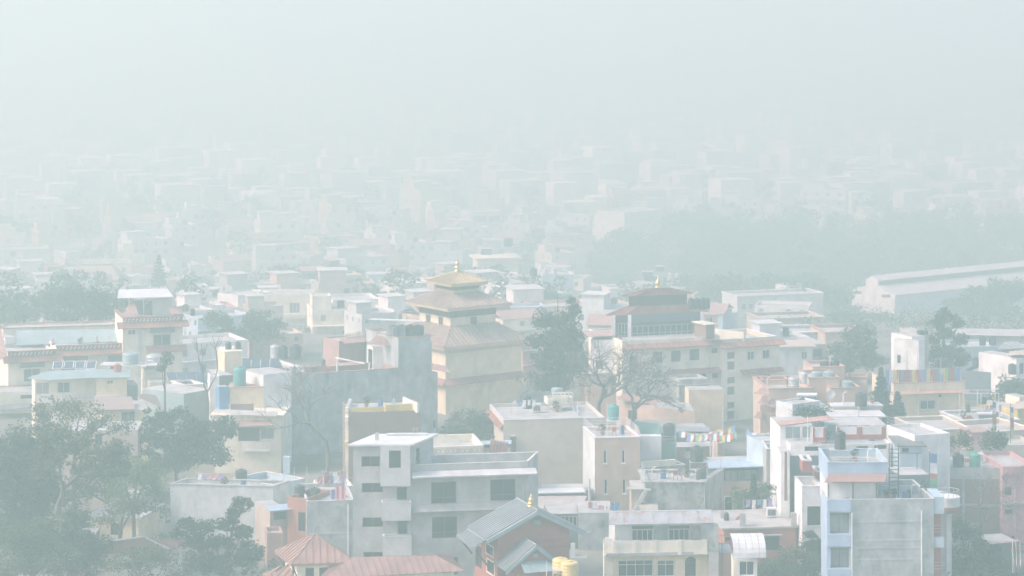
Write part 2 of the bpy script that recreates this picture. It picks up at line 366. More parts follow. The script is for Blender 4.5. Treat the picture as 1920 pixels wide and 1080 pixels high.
    def eave(s, e, y, out, drop, mat, x0=None, x1=None, th=.09, ext=0.0, name='eave', ref=None, pitch=0):
        """sloping strip of roof fixed to a wall, top edge on the wall at photo row y"""
        a, u, n, L = s.edge(e); u0 = -ext if x0 is None else s.hit(e, x0, y)[0]; u1 = L+ext if x1 is None else s.hit(e, x1, y)[0]
        rx = ref if ref is not None else (x0 if x0 is not None else 960+F*a.x/a.y); z = s.hit(e, rx, y)[1]
        def q(uu, zz, o): return a+u*uu+n*o+Vector((0, 0, zz))
        P = [q(u0, z-drop, out), q(u1, z-drop, out), q(u1, z, .004), q(u0, z, .004)]
        if pitch: return panel_roof(P, pitch, mat, s.root, name=name, thick=th, seam=.05, seamw=.06)
        nn = (P[1]-P[0]).cross(P[3]-P[0]).normalized(); nn = nn if nn.z > 0 else -nn
        m = MB(); m.slab(P, nn, th); return m.build(name, mat, s.root)
    def rail(s, e, h=.9, mat=None, z=None, gap=1.1, off=-.08, u0=None, u1=None, bars=3, r=.025):
        a, u, n, L = s.edge(e); z = s.zt if z is None else z; u0 = 0 if u0 is None else u0; u1 = L if u1 is None else u1; m = MB()
        k = max(1, int((u1-u0)/gap))
        for i in range(k+1): p = a+u*(u0+(u1-u0)*i/k)+n*off; m.bar(p+Vector((0, 0, z)), p+Vector((0, 0, z+h)), r)
        for i in range(bars):
            zz = z+h*(i+1)/bars; p, q = a+u*u0+n*off, a+u*u1+n*off; m.bar(p+Vector((0, 0, zz)), q+Vector((0, 0, zz)), r)
        return m.build('railing', mat or STEEL, s.root)
    def balusters(s, e, x0, x1, y0, y1, out, mat):
        a, u, n, L = s.edge(e); u0, zb = s.hit(e, x0, y1, out); u1, _ = s.hit(e, x1, y1, out); zt = s.hit(e, x0, y0, out)[1]; m = MB()
        def q(uu, zz, o): return a+u*uu+n*o+Vector((0, 0, zz))
        def bx(ua, ub, za, zb2, oa, ob): m.hexa([q(ua, za, oa), q(ub, za, oa), q(ub, za, ob), q(ua, za, ob)], [q(ua, zb2, oa), q(ub, zb2, oa), q(ub, zb2, ob), q(ua, zb2, ob)])
        bx(u0, u1, zt-.14, zt, out-.14, out); bx(u0, u1, zb, zb+.12, out-.14, out)
        k = int((u1-u0)/.44)
        for i in range(k+1): c = u0+.06+(u1-u0-.12)*i/max(1, k); bx(c-.085, c+.085, zb+.12, zt-.14, out-.12, out-.02)
        m.build('balustrade', mat, s.root, kind='stuff')
        fl = MB(); fl.hexa([q(u0, zb-.15, .003), q(u1, zb-.15, .003), q(u1, zb-.15, out), q(u0, zb-.15, out)], [q(u0, zb-.003, .003), q(u1, zb-.003, .003), q(u1, zb-.003, out), q(u0, zb-.003, out)])
        fl.build('balcony_floor', mat, s.root)
BLOCKS = []; OCC = []
def footprint(A, B, d, depth, side=None, zt=None):
    a = PT0(*A, d) if zt is None else ONZ(*A, zt); b = ONZ(*B, a.z); u = (b-a); u.z = 0; u.normalize()
    if side: v = ONZ(*side, a.z)-a
    else: v = Vector((-u.y, u.x, 0))*depth
    return [a, b, b+v, a+v], a.z
class House:
    def __init__(s, name, label, d, A, B, depth=8, mat=None, ph=.8, side=None, z0=None, cat='building', group=None, **k):
        d = dm(d); z0 = gz(d)-.5*(d > 420) if z0 is None else z0
        fp, zt = footprint(A, B, d, depth, side); c = sum(fp, Vector((0, 0, 0)))/4
        s.root = thing(name, label, cat, (c.x, c.y, z0), group); s.m = Block(s.root, fp, z0, zt, mat or CREAM, ph, **k)
        OCC.append((c.x, c.y, max((p-c).xy.length for p in fp)))
    def blk(s, A, B, depth, mat, d=None, on=None, yb=None, ph=0.0, side=None, z0=None, **k):
        """another volume: at distance d, or standing on the roof of block `on` with its foot at photo row yb"""
        if on is not None:
            base = ONZ(A[0], yb, on.zr); d = base.y; z0 = on.zr-.02
        elif 395 < d < 500: d = dm(d)
        fp, zt = footprint(A, B, d, depth, side); return Block(s.root, fp, gz(d) if z0 is None else z0, zt, mat, ph, **k)
def finish_blocks():
    for b in BLOCKS: b.finish()

# ------------------------------------------------------------------ small things
def tank(px, py, w, h, mat, label, z=None, d=None, group=None, name='water_tank', lid=True):
    """ribbed rooftop tank; its foot at photo point px,py on the level z (or at distance d); w, h in photo pixels"""
    p = ONZ(px, py, z) if z is not None else PT(px, py, d)
    s = p.y/F; r, hh = w*s/2, h*s*1.04
    t = thing(name, label, 'water tank', p, group)
    prof = [(r*.97, 0)]; k = 4
    for i in range(k):
        a, b = hh*.86*i/k, hh*.86*(i+1)/k; prof += [(r*.96, a+.02*hh), (r, a+.05*hh), (r, b-.04*hh), (r*.96, b)]
    prof += [(r*.95, hh*.875), (r*.80, hh*.925), (r*.40, hh*.945)]
    MB().lathe(p, prof, 20).build('body', mat, t, smooth=False)
    if lid: MB().lathe(p+Vector((0, 0, hh*.945+.002)), [(r*.38, 0), (r*.38, hh*.05), (r*.2, hh*.07)], 14).build('lid', mat, t)
    return t
def stand(p, w, h, label, mat=None, dep=None):
    t = thing('tank_stand', label, 'stand', p); m = MB(); dep = dep or w; mat = mat or DARKST
    for sx in (-1, 1):
        for sy in (-1, 1):
            b = MB(); b.bar(p+Vector((sx*w/2, sy*dep/2, 0)), p+Vector((sx*w/2*.9, sy*dep/2*.9, h-.06)), .05); b.build('leg', mat, t)
    b = MB(); b.box(p.x-w/2, p.y-dep/2, p.z+h-.06, p.x+w/2, p.y+dep/2, p.z+h); b.build('platform', mat, t)
    b = MB()
    for sy in (-1, 1): b.bar(p+Vector((-w/2, sy*dep/2, h*.1)), p+Vector((w/2*.9, sy*dep/2*.9, h*.9)), .03)
    b.build('brace', mat, t); return t
def dish(px, py, w, z, h, label, mat=None, az=.6):
    p = ONZ(px, py, z); r = w*p.y/F/2; t = thing('satellite_dish', label, 'satellite dish', p); mat = mat or DARKST
    MB().bar(p, p+Vector((0, 0, h)), .035).build('mast', mat, t)
    c = p+Vector((0, 0, h)); ax = Vector((-.35, -.75, az)).normalized(); a = ax.orthogonal().normalized(); b = ax.cross(a); m = MB(); n = 18
    rings = [[c+(a*math.cos(2*PI*j/n)+b*math.sin(2*PI*j/n))*rr*r+ax*(rr*rr*r*.3+o) for j in range(n)] for rr, o in ((.1, 0), (.45, 0), (.75, 0), (1, 0), (1, .03), (.75, .03), (.1, .03))]
    k = 0
    for rg in rings: m.v += [tuple(q) for q in rg]
    for i in range(len(rings)-1):
        for j in range(n): m.f.append((i*n+j, i*n+(j+1) % n, (i+1)*n+(j+1) % n, (i+1)*n+j))
    m.build('reflector', mat, t)
    f = MB(); tip = c+ax*r*1.0; f.bar(c+a*r*.9+ax*r*.25, tip, .02); f.bar(c-a*r*.9+ax*r*.25, tip, .02); f.bar(tip-ax*.08, tip+ax*.08, .06); f.build('feed_arm', mat, t)
    return t
def pole(px, y0, y1, label, z=None, d=None, mat=None, r=.05, name='pole', cat='pole', cross=None):
    p = ONZ(px, y1, z) if z is not None else PT(px, y1, d); top = Vector((p.x, p.y, PT0(px, y0, p.y).z))
    o = MB().tube([p, top], [r, r*.7], 6); 
    if cross: 
        for c in cross: o.bar(top+Vector((-c/2, 0, -.25)), top+Vector((c/2, 0, -.25)), r*.6)
    o = o.build(name, mat or DARKST, loc=p); return tag(o, label, cat)
FLAGC = [FABRIC_B, FABRIC_W, FABRIC_R, FABRIC_G, FABRIC_Y]
def flag_string(p, q, label, n, w, h, sag=.3, cols=None, group=None):
    t = thing('prayer_flag_string', label, 'prayer flags', p, group); rng = random.Random(n*7+int(p.x*13))
    line = [p+(q-p)*(i/12)-Vector((0, 0, sag*4*(i/12)*(1-i/12))) for i in range(13)]
    MB().tube(line, .012, 4).build('cord', PIPEW, t); dirv = (q-p).normalized(); cols = cols or FLAGC
    for i in range(n):
        f = (i+.5)/n; c = p+(q-p)*f-Vector((0, 0, sag*4*f*(1-f)+.01)); sw = rng.uniform(-.25, .25); hh = h*rng.uniform(.8, 1.1); m = MB()
        nn = Vector((-dirv.y, dirv.x, 0)); g = []
        for r in range(4):
            zz = -hh*r/3; o = nn*(sw*(r/3)**1.3*.6); g.append([c+dirv*(-w/2)+o+Vector((0, 0, zz)), c+o*1.25+nn*.04*(r % 2)+Vector((0, 0, zz-.01)), c+dirv*(w/2)+o*.8+Vector((0, 0, zz))])
        th = nn*.012
        for r in range(3):
            for k in range(2):
                m.hexa([g[r][k], g[r][k+1], g[r+1][k+1], g[r+1][k]], [g[r][k]+th, g[r][k+1]+th, g[r+1][k+1]+th, g[r+1][k]+th])
        m.build('flag', cols[i % len(cols)], t)
    return t
def flag_mast(px, y0, y1, z, bands, label, w=.55, d=None, off=.3):
    """tall vertical prayer flag: pole with a strip of coloured cloths sewn along it"""
    p = ONZ(px, y1, z) if d is None else PT(px, y1, d); top = PT0(px, y0, p.y); top.x = p.x
    t = thing('prayer_flag_mast', label, 'prayer flag', p); MB().tube([p, top], [.05, .035], 6).build('pole', BARKG, t)
    MB().lathe(top, [(.05, 0), (.1, .08), (.05, .2), (.01, .28)], 8).build('finial', GOLD, t)
    for mat, f0, f1 in bands:
        m = MB(); K = 4
        for i in range(K):
            za, zb = [p.z+(top.z-p.z)*(1-(f0+(f1-f0)*j/K)) for j in (i, i+1)]
            xa, xb = [.05*math.sin(9*(f0+(f1-f0)*j/K)) for j in (i, i+1)]
            m.hexa([(p.x+.04, p.y-.02+xa, za), (p.x+w, p.y+.15+xa*2, za-.1), (p.x+w, p.y+.15+xb*2, zb-.1), (p.x+.04, p.y-.02+xb, zb)],
                   [(p.x+.04, p.y+.0+xa, za), (p.x+w, p.y+.17+xa*2, za-.1), (p.x+w, p.y+.17+xb*2, zb-.1), (p.x+.04, p.y+.0+xb, zb)])
        m.build('cloth', mat, t)
    return t
def heater(px, py, z, w, h, label, tubes=True):
    """solar water heater: tilted collector and a horizontal drum above it"""
    p = ONZ(px, py, z); s = p.y/F; W, Hh = w*s, h*s; t = thing('solar_water_heater', label, 'solar heater', p)
    m = MB(); m.hexa([p+Vector((-W/2, -Hh*.6, .15)), p+Vector((W/2, -Hh*.6, .15)), p+Vector((W/2, Hh*.5, Hh*.8)), p+Vector((-W/2, Hh*.5, Hh*.8))],
                     [p+Vector((-W/2, -Hh*.64, .21)), p+Vector((W/2, -Hh*.64, .21)), p+Vector((W/2, Hh*.46, Hh*.86)), p+Vector((-W/2, Hh*.46, Hh*.86))]); m.build('collector', SOLAR, t)
    m = MB(); m.tube([p+Vector((-W/2-.1, Hh*.55, Hh*.95)), p+Vector((W/2+.1, Hh*.55, Hh*.95))], .24, 12); m.build('drum', WFRAME, t)
    m = MB()
    for sx in (-1, 1): m.bar(p+Vector((sx*W*.45, -Hh*.6, 0)), p+Vector((sx*W*.45, -Hh*.55, .2)), .03); m.bar(p+Vector((sx*W*.45, Hh*.55, 0)), p+Vector((sx*W*.45, Hh*.55, Hh*.9)), .03)
    m.build('frame', STEEL, t); return t

# ------------------------------------------------------------------ trees
def leaf_cloud(clumps, n, size, rng, droop=0.0, flat=.6):
    v = []; f = []
    for (c, r) in clumps:
        for _ in range(n):
            while True:
                x, y, z = rng.uniform(-1, 1), rng.uniform(-1, 1), rng.uniform(-1, 1)
                if x*x+y*y+z*z <= 1: break
            p = Vector((c.x+x*r.x, c.y+y*r.y, c.z+z*r.z-droop*(x*x+y*y)*r.z)); s = size*rng.uniform(.6, 1.4)
            a = Vector((rng.gauss(0, 1), rng.gauss(0, 1), rng.gauss(0, flat))).normalized()
            if droop: a = (a+Vector((0, 0, -1.2*droop))).normalized()
            b = a.cross(Vector((rng.gauss(0, 1), rng.gauss(0, 1), rng.gauss(0, 1)))).normalized(); k = len(v); b *= s*.32
            v += [p-a*s*.5, p-b, p+a*s*.5, p+b]; f.append((k, k+1, k+2, k+3))
    return v, f
def crown_mesh(name, v, f, mat, root, kind=None):
    m = MB(); m.v = [tuple(p) for p in v]; m.f = f; return m.build(name, mat, root, kind=kind)
def tree(name, label, d, foot, lobes, mat, n=26, leaf=.34, clump=.75, bark=None, droop=0.0, trunk_r=.22, seed=1, fill=1.0, z0=0.0, cat='tree', group=None, flat=.6, limbs=True):
    """lobes: (px, py, rx, ry) of each mass of the crown in photo pixels at distance d"""
    d = dm(d); z0 = gz(d)
    rng = random.Random(seed); s = d/F; base = Vector(((foot-960)*s, d, z0)); root = thing(name, label, cat, base, group); tm = MB(); clumps = []
    cs = [(PT0(x, y, d)+Vector((0, rng.uniform(-.5, .5)*rx*s, 0)), rx*s, ry*s) for x, y, rx, ry in lobes]
    topz = max(c.z for c, _, _ in cs); low = min(c.z-ry*.5 for c, _, ry in cs); fork = base+Vector((0, 0, max(.6, (low-z0)*.8)))
    tm.tube([base-Vector((0, 0, .2)), base+(fork-base)*.5+Vector((rng.uniform(-.2, .2), 0, 0)), fork], [trunk_r*1.3, trunk_r, trunk_r*.85], 8)
    for c, rx, ry in cs:
        mid = fork+(c-fork)*.5+Vector((rng.uniform(-.4, .4), rng.uniform(-.4, .4), rng.uniform(.1, .5)))
        tm.tube([fork, mid, c], [trunk_r*.7, trunk_r*.42, trunk_r*.16], 6)
        k = max(4, int(fill*9*(rx*ry)**.5*max(rx, ry)**.5/clump**1.2))
        for _ in range(k):
            th, u = rng.uniform(0, 2*PI), rng.uniform(-.85, 1); q = (1-u*u)**.5; rr = rng.uniform(.45, 1.0)
            p = c+Vector((math.cos(th)*q*rx*rr, math.sin(th)*q*rx*rr, u*ry*rr)); r = clump*rng.uniform(.6, 1.25); clumps.append((p, Vector((r, r, r*.7))))
            if limbs and rng.random() < .35: tm.tube([c, p], [trunk_r*.14, .02], 4)
    tm.build('trunk', bark or BARK, root); v, f = leaf_cloud(clumps, int(n*1.9), leaf*.8, rng, droop, flat); crown_mesh('crown', v, f, mat, root); return root
def bare_tree(name, label, d, foot, y0, spread, height, seed=3, z0=0.0, r=.28, depth=6, leaves=None, nleaf=0, fork=.28, lean=0.0, split=(2, 3), up=.12):
    rng = random.Random(seed); s = d/F; base = PT(foot, y0, d); root = thing(name, label, 'tree', base); m = MB(); tw = MB(); ends = []
    def grow(p, dr, L, r, k):
        seg = [p]; q = p; dd = dr.copy()
        for i in range(3):
            dd = (dd+Vector((rng.gauss(0, .16), rng.gauss(0, .16), rng.gauss(0, .08)+up*.5))).normalized(); q = q+dd*L/3; seg.append(q)
        (m if k < 3 else tw).tube(seg, [r, r*.88, r*.76, r*.62], 7 if k < 2 else (5 if k < 4 else 3), cap=False)
        if k >= depth: ends.append(q); return
        for i in range(rng.choice(split)):
            a = rng.uniform(0, 2*PI); tilt = rng.uniform(.35, .85); o = dd.orthogonal().normalized(); o2 = dd.cross(o)
            nd = (dd*math.cos(tilt)+(o*math.cos(a)+o2*math.sin(a))*math.sin(tilt)*spread); nd.z = nd.z*.9+up; grow(q, nd.normalized(), L*rng.uniform(.68, .9), max(.027, r*.66), k+1)
        if k >= 2:
            ends.append(seg[2])
    grow(base-Vector((0, 0, .2)), Vector((lean, 0, 1)).normalized(), height*fork, r, 0)
    m.build('trunk', BARKG, root); tw.build('branches', BARKG, root, kind='stuff')
    if leaves:
        v, f = leaf_cloud([(e, Vector((.5, .5, .35))) for e in ends], nleaf, .28, rng); crown_mesh('crown', v, f, leaves, root)
    return root
def conifer(name, label, d, px, y0, y1, w, mat, seed=5, tiers=14, z0=None, power=1.0, leaf=.4, n=24):
    d = dm(d); rng = random.Random(seed); s = d/F; top = PT0(px, y0, d); bot = PT0(px, y1, d); base = Vector((top.x, d, gz(d))); root = thing(name, label, 'tree', base)
    MB().tube([base-Vector((0, 0, .2)), base+(top-base)*.6, top], [.25, .15, .03], 7).build('trunk', BARK, root); cl = []; br = MB()
    for i in range(tiers):
        f = (i+.3)/tiers; z = top.z+(bot.z-top.z)*f; R = w*s/2*f**power*rng.uniform(.8, 1.12)
        k = 5+int(6*f)
        for j in range(k):
            a = 2*PI*(j+rng.random()*.6)/k; rr = R*rng.uniform(.75, 1.1); dv = Vector((math.cos(a), math.sin(a), -.18)); br.tube([Vector((top.x, d, z)), Vector((top.x, d, z))+dv*rr], [.05, .015], 4)
            for q in (.4, .7, .98): cl.append((Vector((top.x, d, z))+dv*rr*q, Vector((.16+R*.17, .16+R*.17, .18+.07*R))))
    br.build('branches', BARK, root, kind='stuff'); v, f = leaf_cloud(cl, n, leaf, rng, .3, .35); crown_mesh('crown', v, f, mat, root); return root
# ================================================================== the ground
YS = list(range(-60, 421, 40))+list(range(440, 830, 24))+[811.3, 840, 900, 1000, 1200, 1500, 2000, 2600, 3300, 4200, 5500, 7000, 9400]
g = MB(); YS.sort(); NX, NY = 40, len(YS)-1
def gy(j): return YS[j]
for j in range(NY+1):
    for i in range(NX+1):
        y = gy(j); x = (i/NX-.5)*(700+y*.75); g.v.append((x, y, gz(y)))
for j in range(NY):
    for i in range(NX): k = j*(NX+1)+i; g.f.append((k, k+1, k+NX+2, k+NX+1))
tag(g.build('ground', GROUND), kind='structure')

# ================================================================== front row
# ---- pavilion with rust red metal hip roofs, bottom edge
def pavilion():
    ze = 7.69; Fc = PT(546, 1058.6, 222); Fc.z = ze; Lc = ONZ(515.5, 1034, ze); Rc = ONZ(666.7, 1055, ze); Bc = Lc+Rc-Fc
    ap = (Lc+Rc)/2; ap.z = 9.62; root = thing('pavilion', 'cream pavilion with a small pyramid roof of rust red metal panels', 'pavilion', (ap.x, ap.y, 0))
    for a, b in ((Fc, Rc), (Lc, Fc), (Bc, Lc), (Rc, Bc)): panel_roof([a, b, ap], .62, RUST, root)
    m = MB()
    for c in (Fc, Rc, Lc, Bc): m.tube([c+Vector((0, 0, .07)), ap+Vector((0, 0, .1))], .06, 5)
    m.build('hip_ridge', RUST, root)
    m = MB(); ring = [Lc, Fc, Rc, Bc]
    for i in range(4): a, b = ring[i], ring[(i+1) % 4]; m.hexa([a+Vector((0, 0, -.16)), b+Vector((0, 0, -.16)), b*.985+ap*.015+Vector((0, 0, -.17)), a*.985+ap*.015+Vector((0, 0, -.17))], [a+Vector((0, 0, -.01)), b+Vector((0, 0, -.01)), b*.985+ap*.015+Vector((0, 0, -.01)), a*.985+ap*.015+Vector((0, 0, -.01))])
    m.build('fascia', RUST, root)
    c = (Lc+Rc)/2; fp = [c+(p-c)*.74 for p in (Lc, Fc, Rc, Bc)]; fp = [fp[1], fp[2], fp[3], fp[0]]
    b = Block(root, fp, 0, ze-.02, CREAM2, ph=0)
    for u in (.7, 1.9, 3.1): b.winu(0, u, u+.75, 6.2, 7.2, nx=1)
    b.winu(3, .8, 1.6, 6.2, 7.2, nx=1); b.winu(3, 2.2, 3.0, 6.2, 7.2, nx=1)
    for q, t in zip(fp, (Fc, Rc, Bc, Lc)):
        q = Vector((q.x, q.y, 0)); s = MB(); e3 = q+(t-q)*.8; s.bar(q+Vector((0, 0, 6.3)), Vector((e3.x, e3.y, ze-.12)), .07); s.build('strut', WOOD, root)
    # lower roof on the left and long hip roof on the right
    r2 = thing('hall', 'long low hall with rust red standing seam hip roof', 'hall', (PT(740, 1060, 226).x, 226, 0))
    FL, FR = ONZ(598, 1086, 7.1), ONZ(870, 1071.7, 7.1); RL, RR = ONZ(664.7, 1048, 7.9), ONZ(813, 1042.5, 7.9)
    BL, BR = RL+(RL-FL)*Vector((0, 1, 0)).y*0+Vector((-1.6, 3.4, -.8)), RR+Vector((1.4, 3.6, -.8)); BL.z = BR.z = 7.1
    panel_roof([FL, FR, RR, RL], .62, RUST, r2); panel_roof([FR, BR, RR], .62, RUST, r2); panel_roof([BR, BL, RL, RR], .62, RUST, r2); panel_roof([BL, FL, RL], .62, RUST, r2)
    m = MB(); m.tube([RL+Vector((0, 0, .08)), RR+Vector((0, 0, .08))], .07, 6); m.build('ridge_cap', RUST, r2)
    for a, b2 in ((FR, RR), (BR, RR), (FL, RL), (BL, RL)): m = MB(); m.tube([a+Vector((0, 0, .07)), b2+Vector((0, 0, .08))], .06, 5); m.build('hip_ridge', RUST, r2)
    cc = (FL+FR+BL+BR)/4; fp = [cc+(p-cc)*.86 for p in (FL, FR, BR, BL)]; bb = Block(r2, fp, 0, 7.05, CREAM2, ph=0)
    bb.row(0, 1.0, 2.1, 5.2, 1.2, 1.3, 5)
    r3 = thing('porch_roof', 'low rust red hip roof below the pyramid roof at bottom edge', 'roof', (PT(522, 1075, 221).x, 222, 0))
    a, b2 = ONZ(500, 1088, 5.9), ONZ(556, 1096, 5.9); c2, d2 = ONZ(544, 1058, 6.9), ONZ(528, 1060, 6.9)
    panel_roof([a, b2, c2, d2], .6, RUST, r3); e = ONZ(492, 1078, 5.9); panel_roof([e, a, d2], .6, RUST, r3)
    bb = Block(r3, [ONZ(512, 1090, 5.8), ONZ(552, 1094, 5.8), ONZ(552, 1076, 5.8), ONZ(512, 1076, 5.8)], 0, 5.95, CREAM2, ph=0)
pavilion()

# ---- brick temple with grey corrugated gable roof
def temple():
    zr_, ze = 11.06, 8.78
    AF = PT(*ZT(825, 485), 228); AB = ONZ(*ZT(660, 390), AF.z); rd = (AB-AF); rd.z = 0; rd.normalize(); gd = Vector((rd.y, -rd.x, 0))
    EF = AF-gd*4.75; ER = AF+gd*4.55; EF.z = ER.z = ze; L = 5.4; EB = EF+rd*L; BR = ER+rd*L; AB = AF+rd*L
    c = AF+rd*3; root = thing('temple', 'red brick temple under a grey corrugated gable roof with gold finial', 'temple', (c.x, c.y, 0))
    up = Vector((0, 0, .1))
    panel_roof([EB, EF, AF, AB], .88, GREYTIN, root, ribs=2, seam=.14, seamw=.2); panel_roof([ER, BR, AB, AF], .88, GREYTIN, root, ribs=2, seam=.14, seamw=.2)
    m = MB(); m.tube([AF-rd*.1+up, AB+up], .11, 6); m.build('ridge_cap', GREYTIN, root)
    for a, b in ((AF, EF), (AF, ER)):
        m = MB(); o = -rd*.06; m.hexa([a+o+Vector((0, 0, -.30)), b+o+Vector((0, 0, -.30)), b-o+Vector((0, 0, -.30)), a-o+Vector((0, 0, -.30))], [a+o+Vector((0, 0, .02)), b+o+Vector((0, 0, .02)), b-o+Vector((0, 0, .02)), a-o+Vector((0, 0, .02))]); m.build('bargeboard', GREENTIN, root)
    m = MB(); m.tube([ER+gd*.2+up*.3, ER+gd*.55+Vector((0, 0, .15))], .06, 5); m.build('eave_horn', GREENTIN, root)
    W = 3.55; w0 = AF+rd*.75; a = w0-gd*W; b = w0+gd*(W-.25); fp = [a, b, b+rd*6.2, a+rd*6.2]; blk = Block(root, fp, 0, ze+.15, BRICK, ph=0)
    # gable
    h = (zr_-ze); zt = blk.zt; ga = [Vector((a.x, a.y, zt+.003)), Vector((b.x, b.y, zt+.003)), Vector((b.x, b.y, ze+h*(1-W/4.65)-.12)), Vector((w0.x, w0.y, zr_-.16)), Vector((a.x, a.y, ze+h*(1-W/4.65)-.12))]
    m = MB(); m.hexa(ga, [p+rd*.3 for p in ga]); m.build('gable', BRICK, root)
    v = PT(*ZT(822, 592), 228.4); m = MB(); m.box(v.x-.32, v.y+.12, v.z-.2, v.x+.32, v.y+.3, v.z+.22); m.build('vent', GREENTIN, root)
    blk.band(0, ZT(0, 742)[1], ZT(0, 750)[1], .05, REDP, ref=ZT(1000, 0)[0]); blk.band(0, ZT(0, 806)[1], ZT(0, 812)[1], .05, REDP, ref=ZT(1000, 0)[0], x0=ZT(830, 0)[0])
    blk.win(3, *ZT(352, 800, 418, 882), nx=2, ny=2, fm=WOOD, trim=CREAM2); blk.win(3, *ZT(360, 945, 428, 1055), nx=2, ny=2, fm=WOOD, trim=CREAM2)
    blk.win(3, *ZT(250, 800, 310, 1000), nx=1, fm=WOOD, name='door')
    # lower tier roof on the left flank
    u1, u2 = EF+rd*.4+Vector((0, 0, -.18)), EB+Vector((0, 0, -.18)); l1 = PT(*ZT(225, 840), 225.6); l2 = ONZ(*ZT(75, 720), l1.z)
    panel_roof([l2, l1, u1, u2], .88, GREYTIN, root, ribs=2, seam=.14, seamw=.2)
    for p in (l1, l2):
        m = MB(); m.bar(p+gd*.3+Vector((0, 0, -.1)), p+gd*1.5+Vector((0, 0, -1.6)), .09); m.build('strut', WOOD, root)
    m = MB(); m.tube([u1+Vector((0, 0, .12)), u2+Vector((0, 0, .12))], .07, 6); m.build('flashing', GREYTIN, root)
    # porch gable
    pf = PT(*ZT(812, 805), 225.6); pb = pf+rd*3.0; ef = PT(*ZT(535, 1045), 224.9); e2 = pf+gd*(pf-ef).xy.length*.98; e2.z = ef.z; eb = ef+rd*3.2; e2b = e2+rd*3.2
    panel_roof([eb, ef, pf, pb], .88, GREYTIN, root, ribs=2, seam=.14, seamw=.2); panel_roof([e2, e2b, pb, pf], .88, GREYTIN, root, ribs=2, seam=.14, seamw=.2)
    m = MB(); m.tube([pf-rd*.05+up, pb+up], .09, 6); m.build('ridge_cap', GREYTIN, root)
    for q in (ef, e2):
        m = MB(); o = -rd*.05; m.hexa([pf+o+Vector((0, 0, -.24)), q+o+Vector((0, 0, -.24)), q-o+Vector((0, 0, -.24)), pf-o+Vector((0, 0, -.24))], [pf+o, q+o, q-o, pf-o]); m.build('bargeboard', GREENTIN, root)
    hw = (pf-ef).xy.length*.72; pw = pf+rd*.4; a2, b2 = pw-gd*hw, pw+gd*hw; pbk = Block(root, [a2, b2, b2+rd*2.05, a2+rd*2.05], 0, ef.z+.1, BRICK, ph=0)
    hh = pf.z-ef.z; tri = [Vector((a2.x, a2.y, ef.z+.103)), Vector((b2.x, b2.y, ef.z+.103)), Vector((b2.x, b2.y, ef.z+hh*.26)), Vector((pw.x, pw.y, pf.z-.14)), Vector((a2.x, a2.y, ef.z+hh*.26))]
    m = MB(); m.hexa(tri, [p+rd*.25 for p in tri]); m.build('gable', BRICK, root)
    m = MB(); q = PT(*ZT(806, 895), 225.8); m.box(q.x-.22, q.y+.1, q.z-.16, q.x+.22, q.y+.3, q.z+.18); m.build('vent', GREENTIN, root)
    z = ef.z+.75; p0, p1 = a2+gd*.6, b2+gd*.6; q0, q1 = p0-rd*1.2, p1-rd*1.2
    panel_roof([Vector((q0.x, q0.y, z-.75)), Vector((q1.x, q1.y, z-.75)), Vector((p1.x, p1.y, z)), Vector((p0.x, p0.y, z))], .7, GREENTIN, root, name='canopy_sheet', seam=.03)
    # gold finial on the ridge
    f = AF+rd*1.7; f.z = zr_+.1; top = PT(0, ZT(0, 318)[1], f.y).z-f.z
    m = MB(); m.lathe(f, [(.42, -.35), (.42, 0), (.5, .05), (.34, .12), (.30, top*.2), (.42, top*.24), (.30, top*.3), (.24, top*.42), (.30, top*.5), (.20, top*.62), (.12, top*.72), (.16, top*.78), (.05, top*.88), (.012, top)], 16); m.build('finial', GOLD, root, smooth=True)
    # white sill box on right flank
    m = MB(); q = PT(*ZT(1175, 900), 228.6); m.box(q.x-.45, q.y, q.z-.15, q.x+1.0, q.y+.8, q.z); m.box(q.x-.45, q.y+.02, q.z+.002, q.x-.05, q.y+.7, q.z+1.1); m.build('water_spout', CONCL, root)
temple()
tk = stand(PT(1060, 1092, 214.5), 2.2, 1.2, 'low steel stand under two yellow tanks at bottom edge', STEEL)
ty = PT(1060, 1092, 214.5).z+1.2
tank(1051, 1073, 31, 27, YELP, 'yellow water tank at bottom edge, the rear left of two', d=215)
tank(1068, 1078, 33, 26, YELP, 'yellow water tank at bottom edge, the front right of two', d=213.8)
pole(1025, 1052, 1095, 'thin white pipe standing just left of the yellow tanks', d=216, mat=PIPEW)

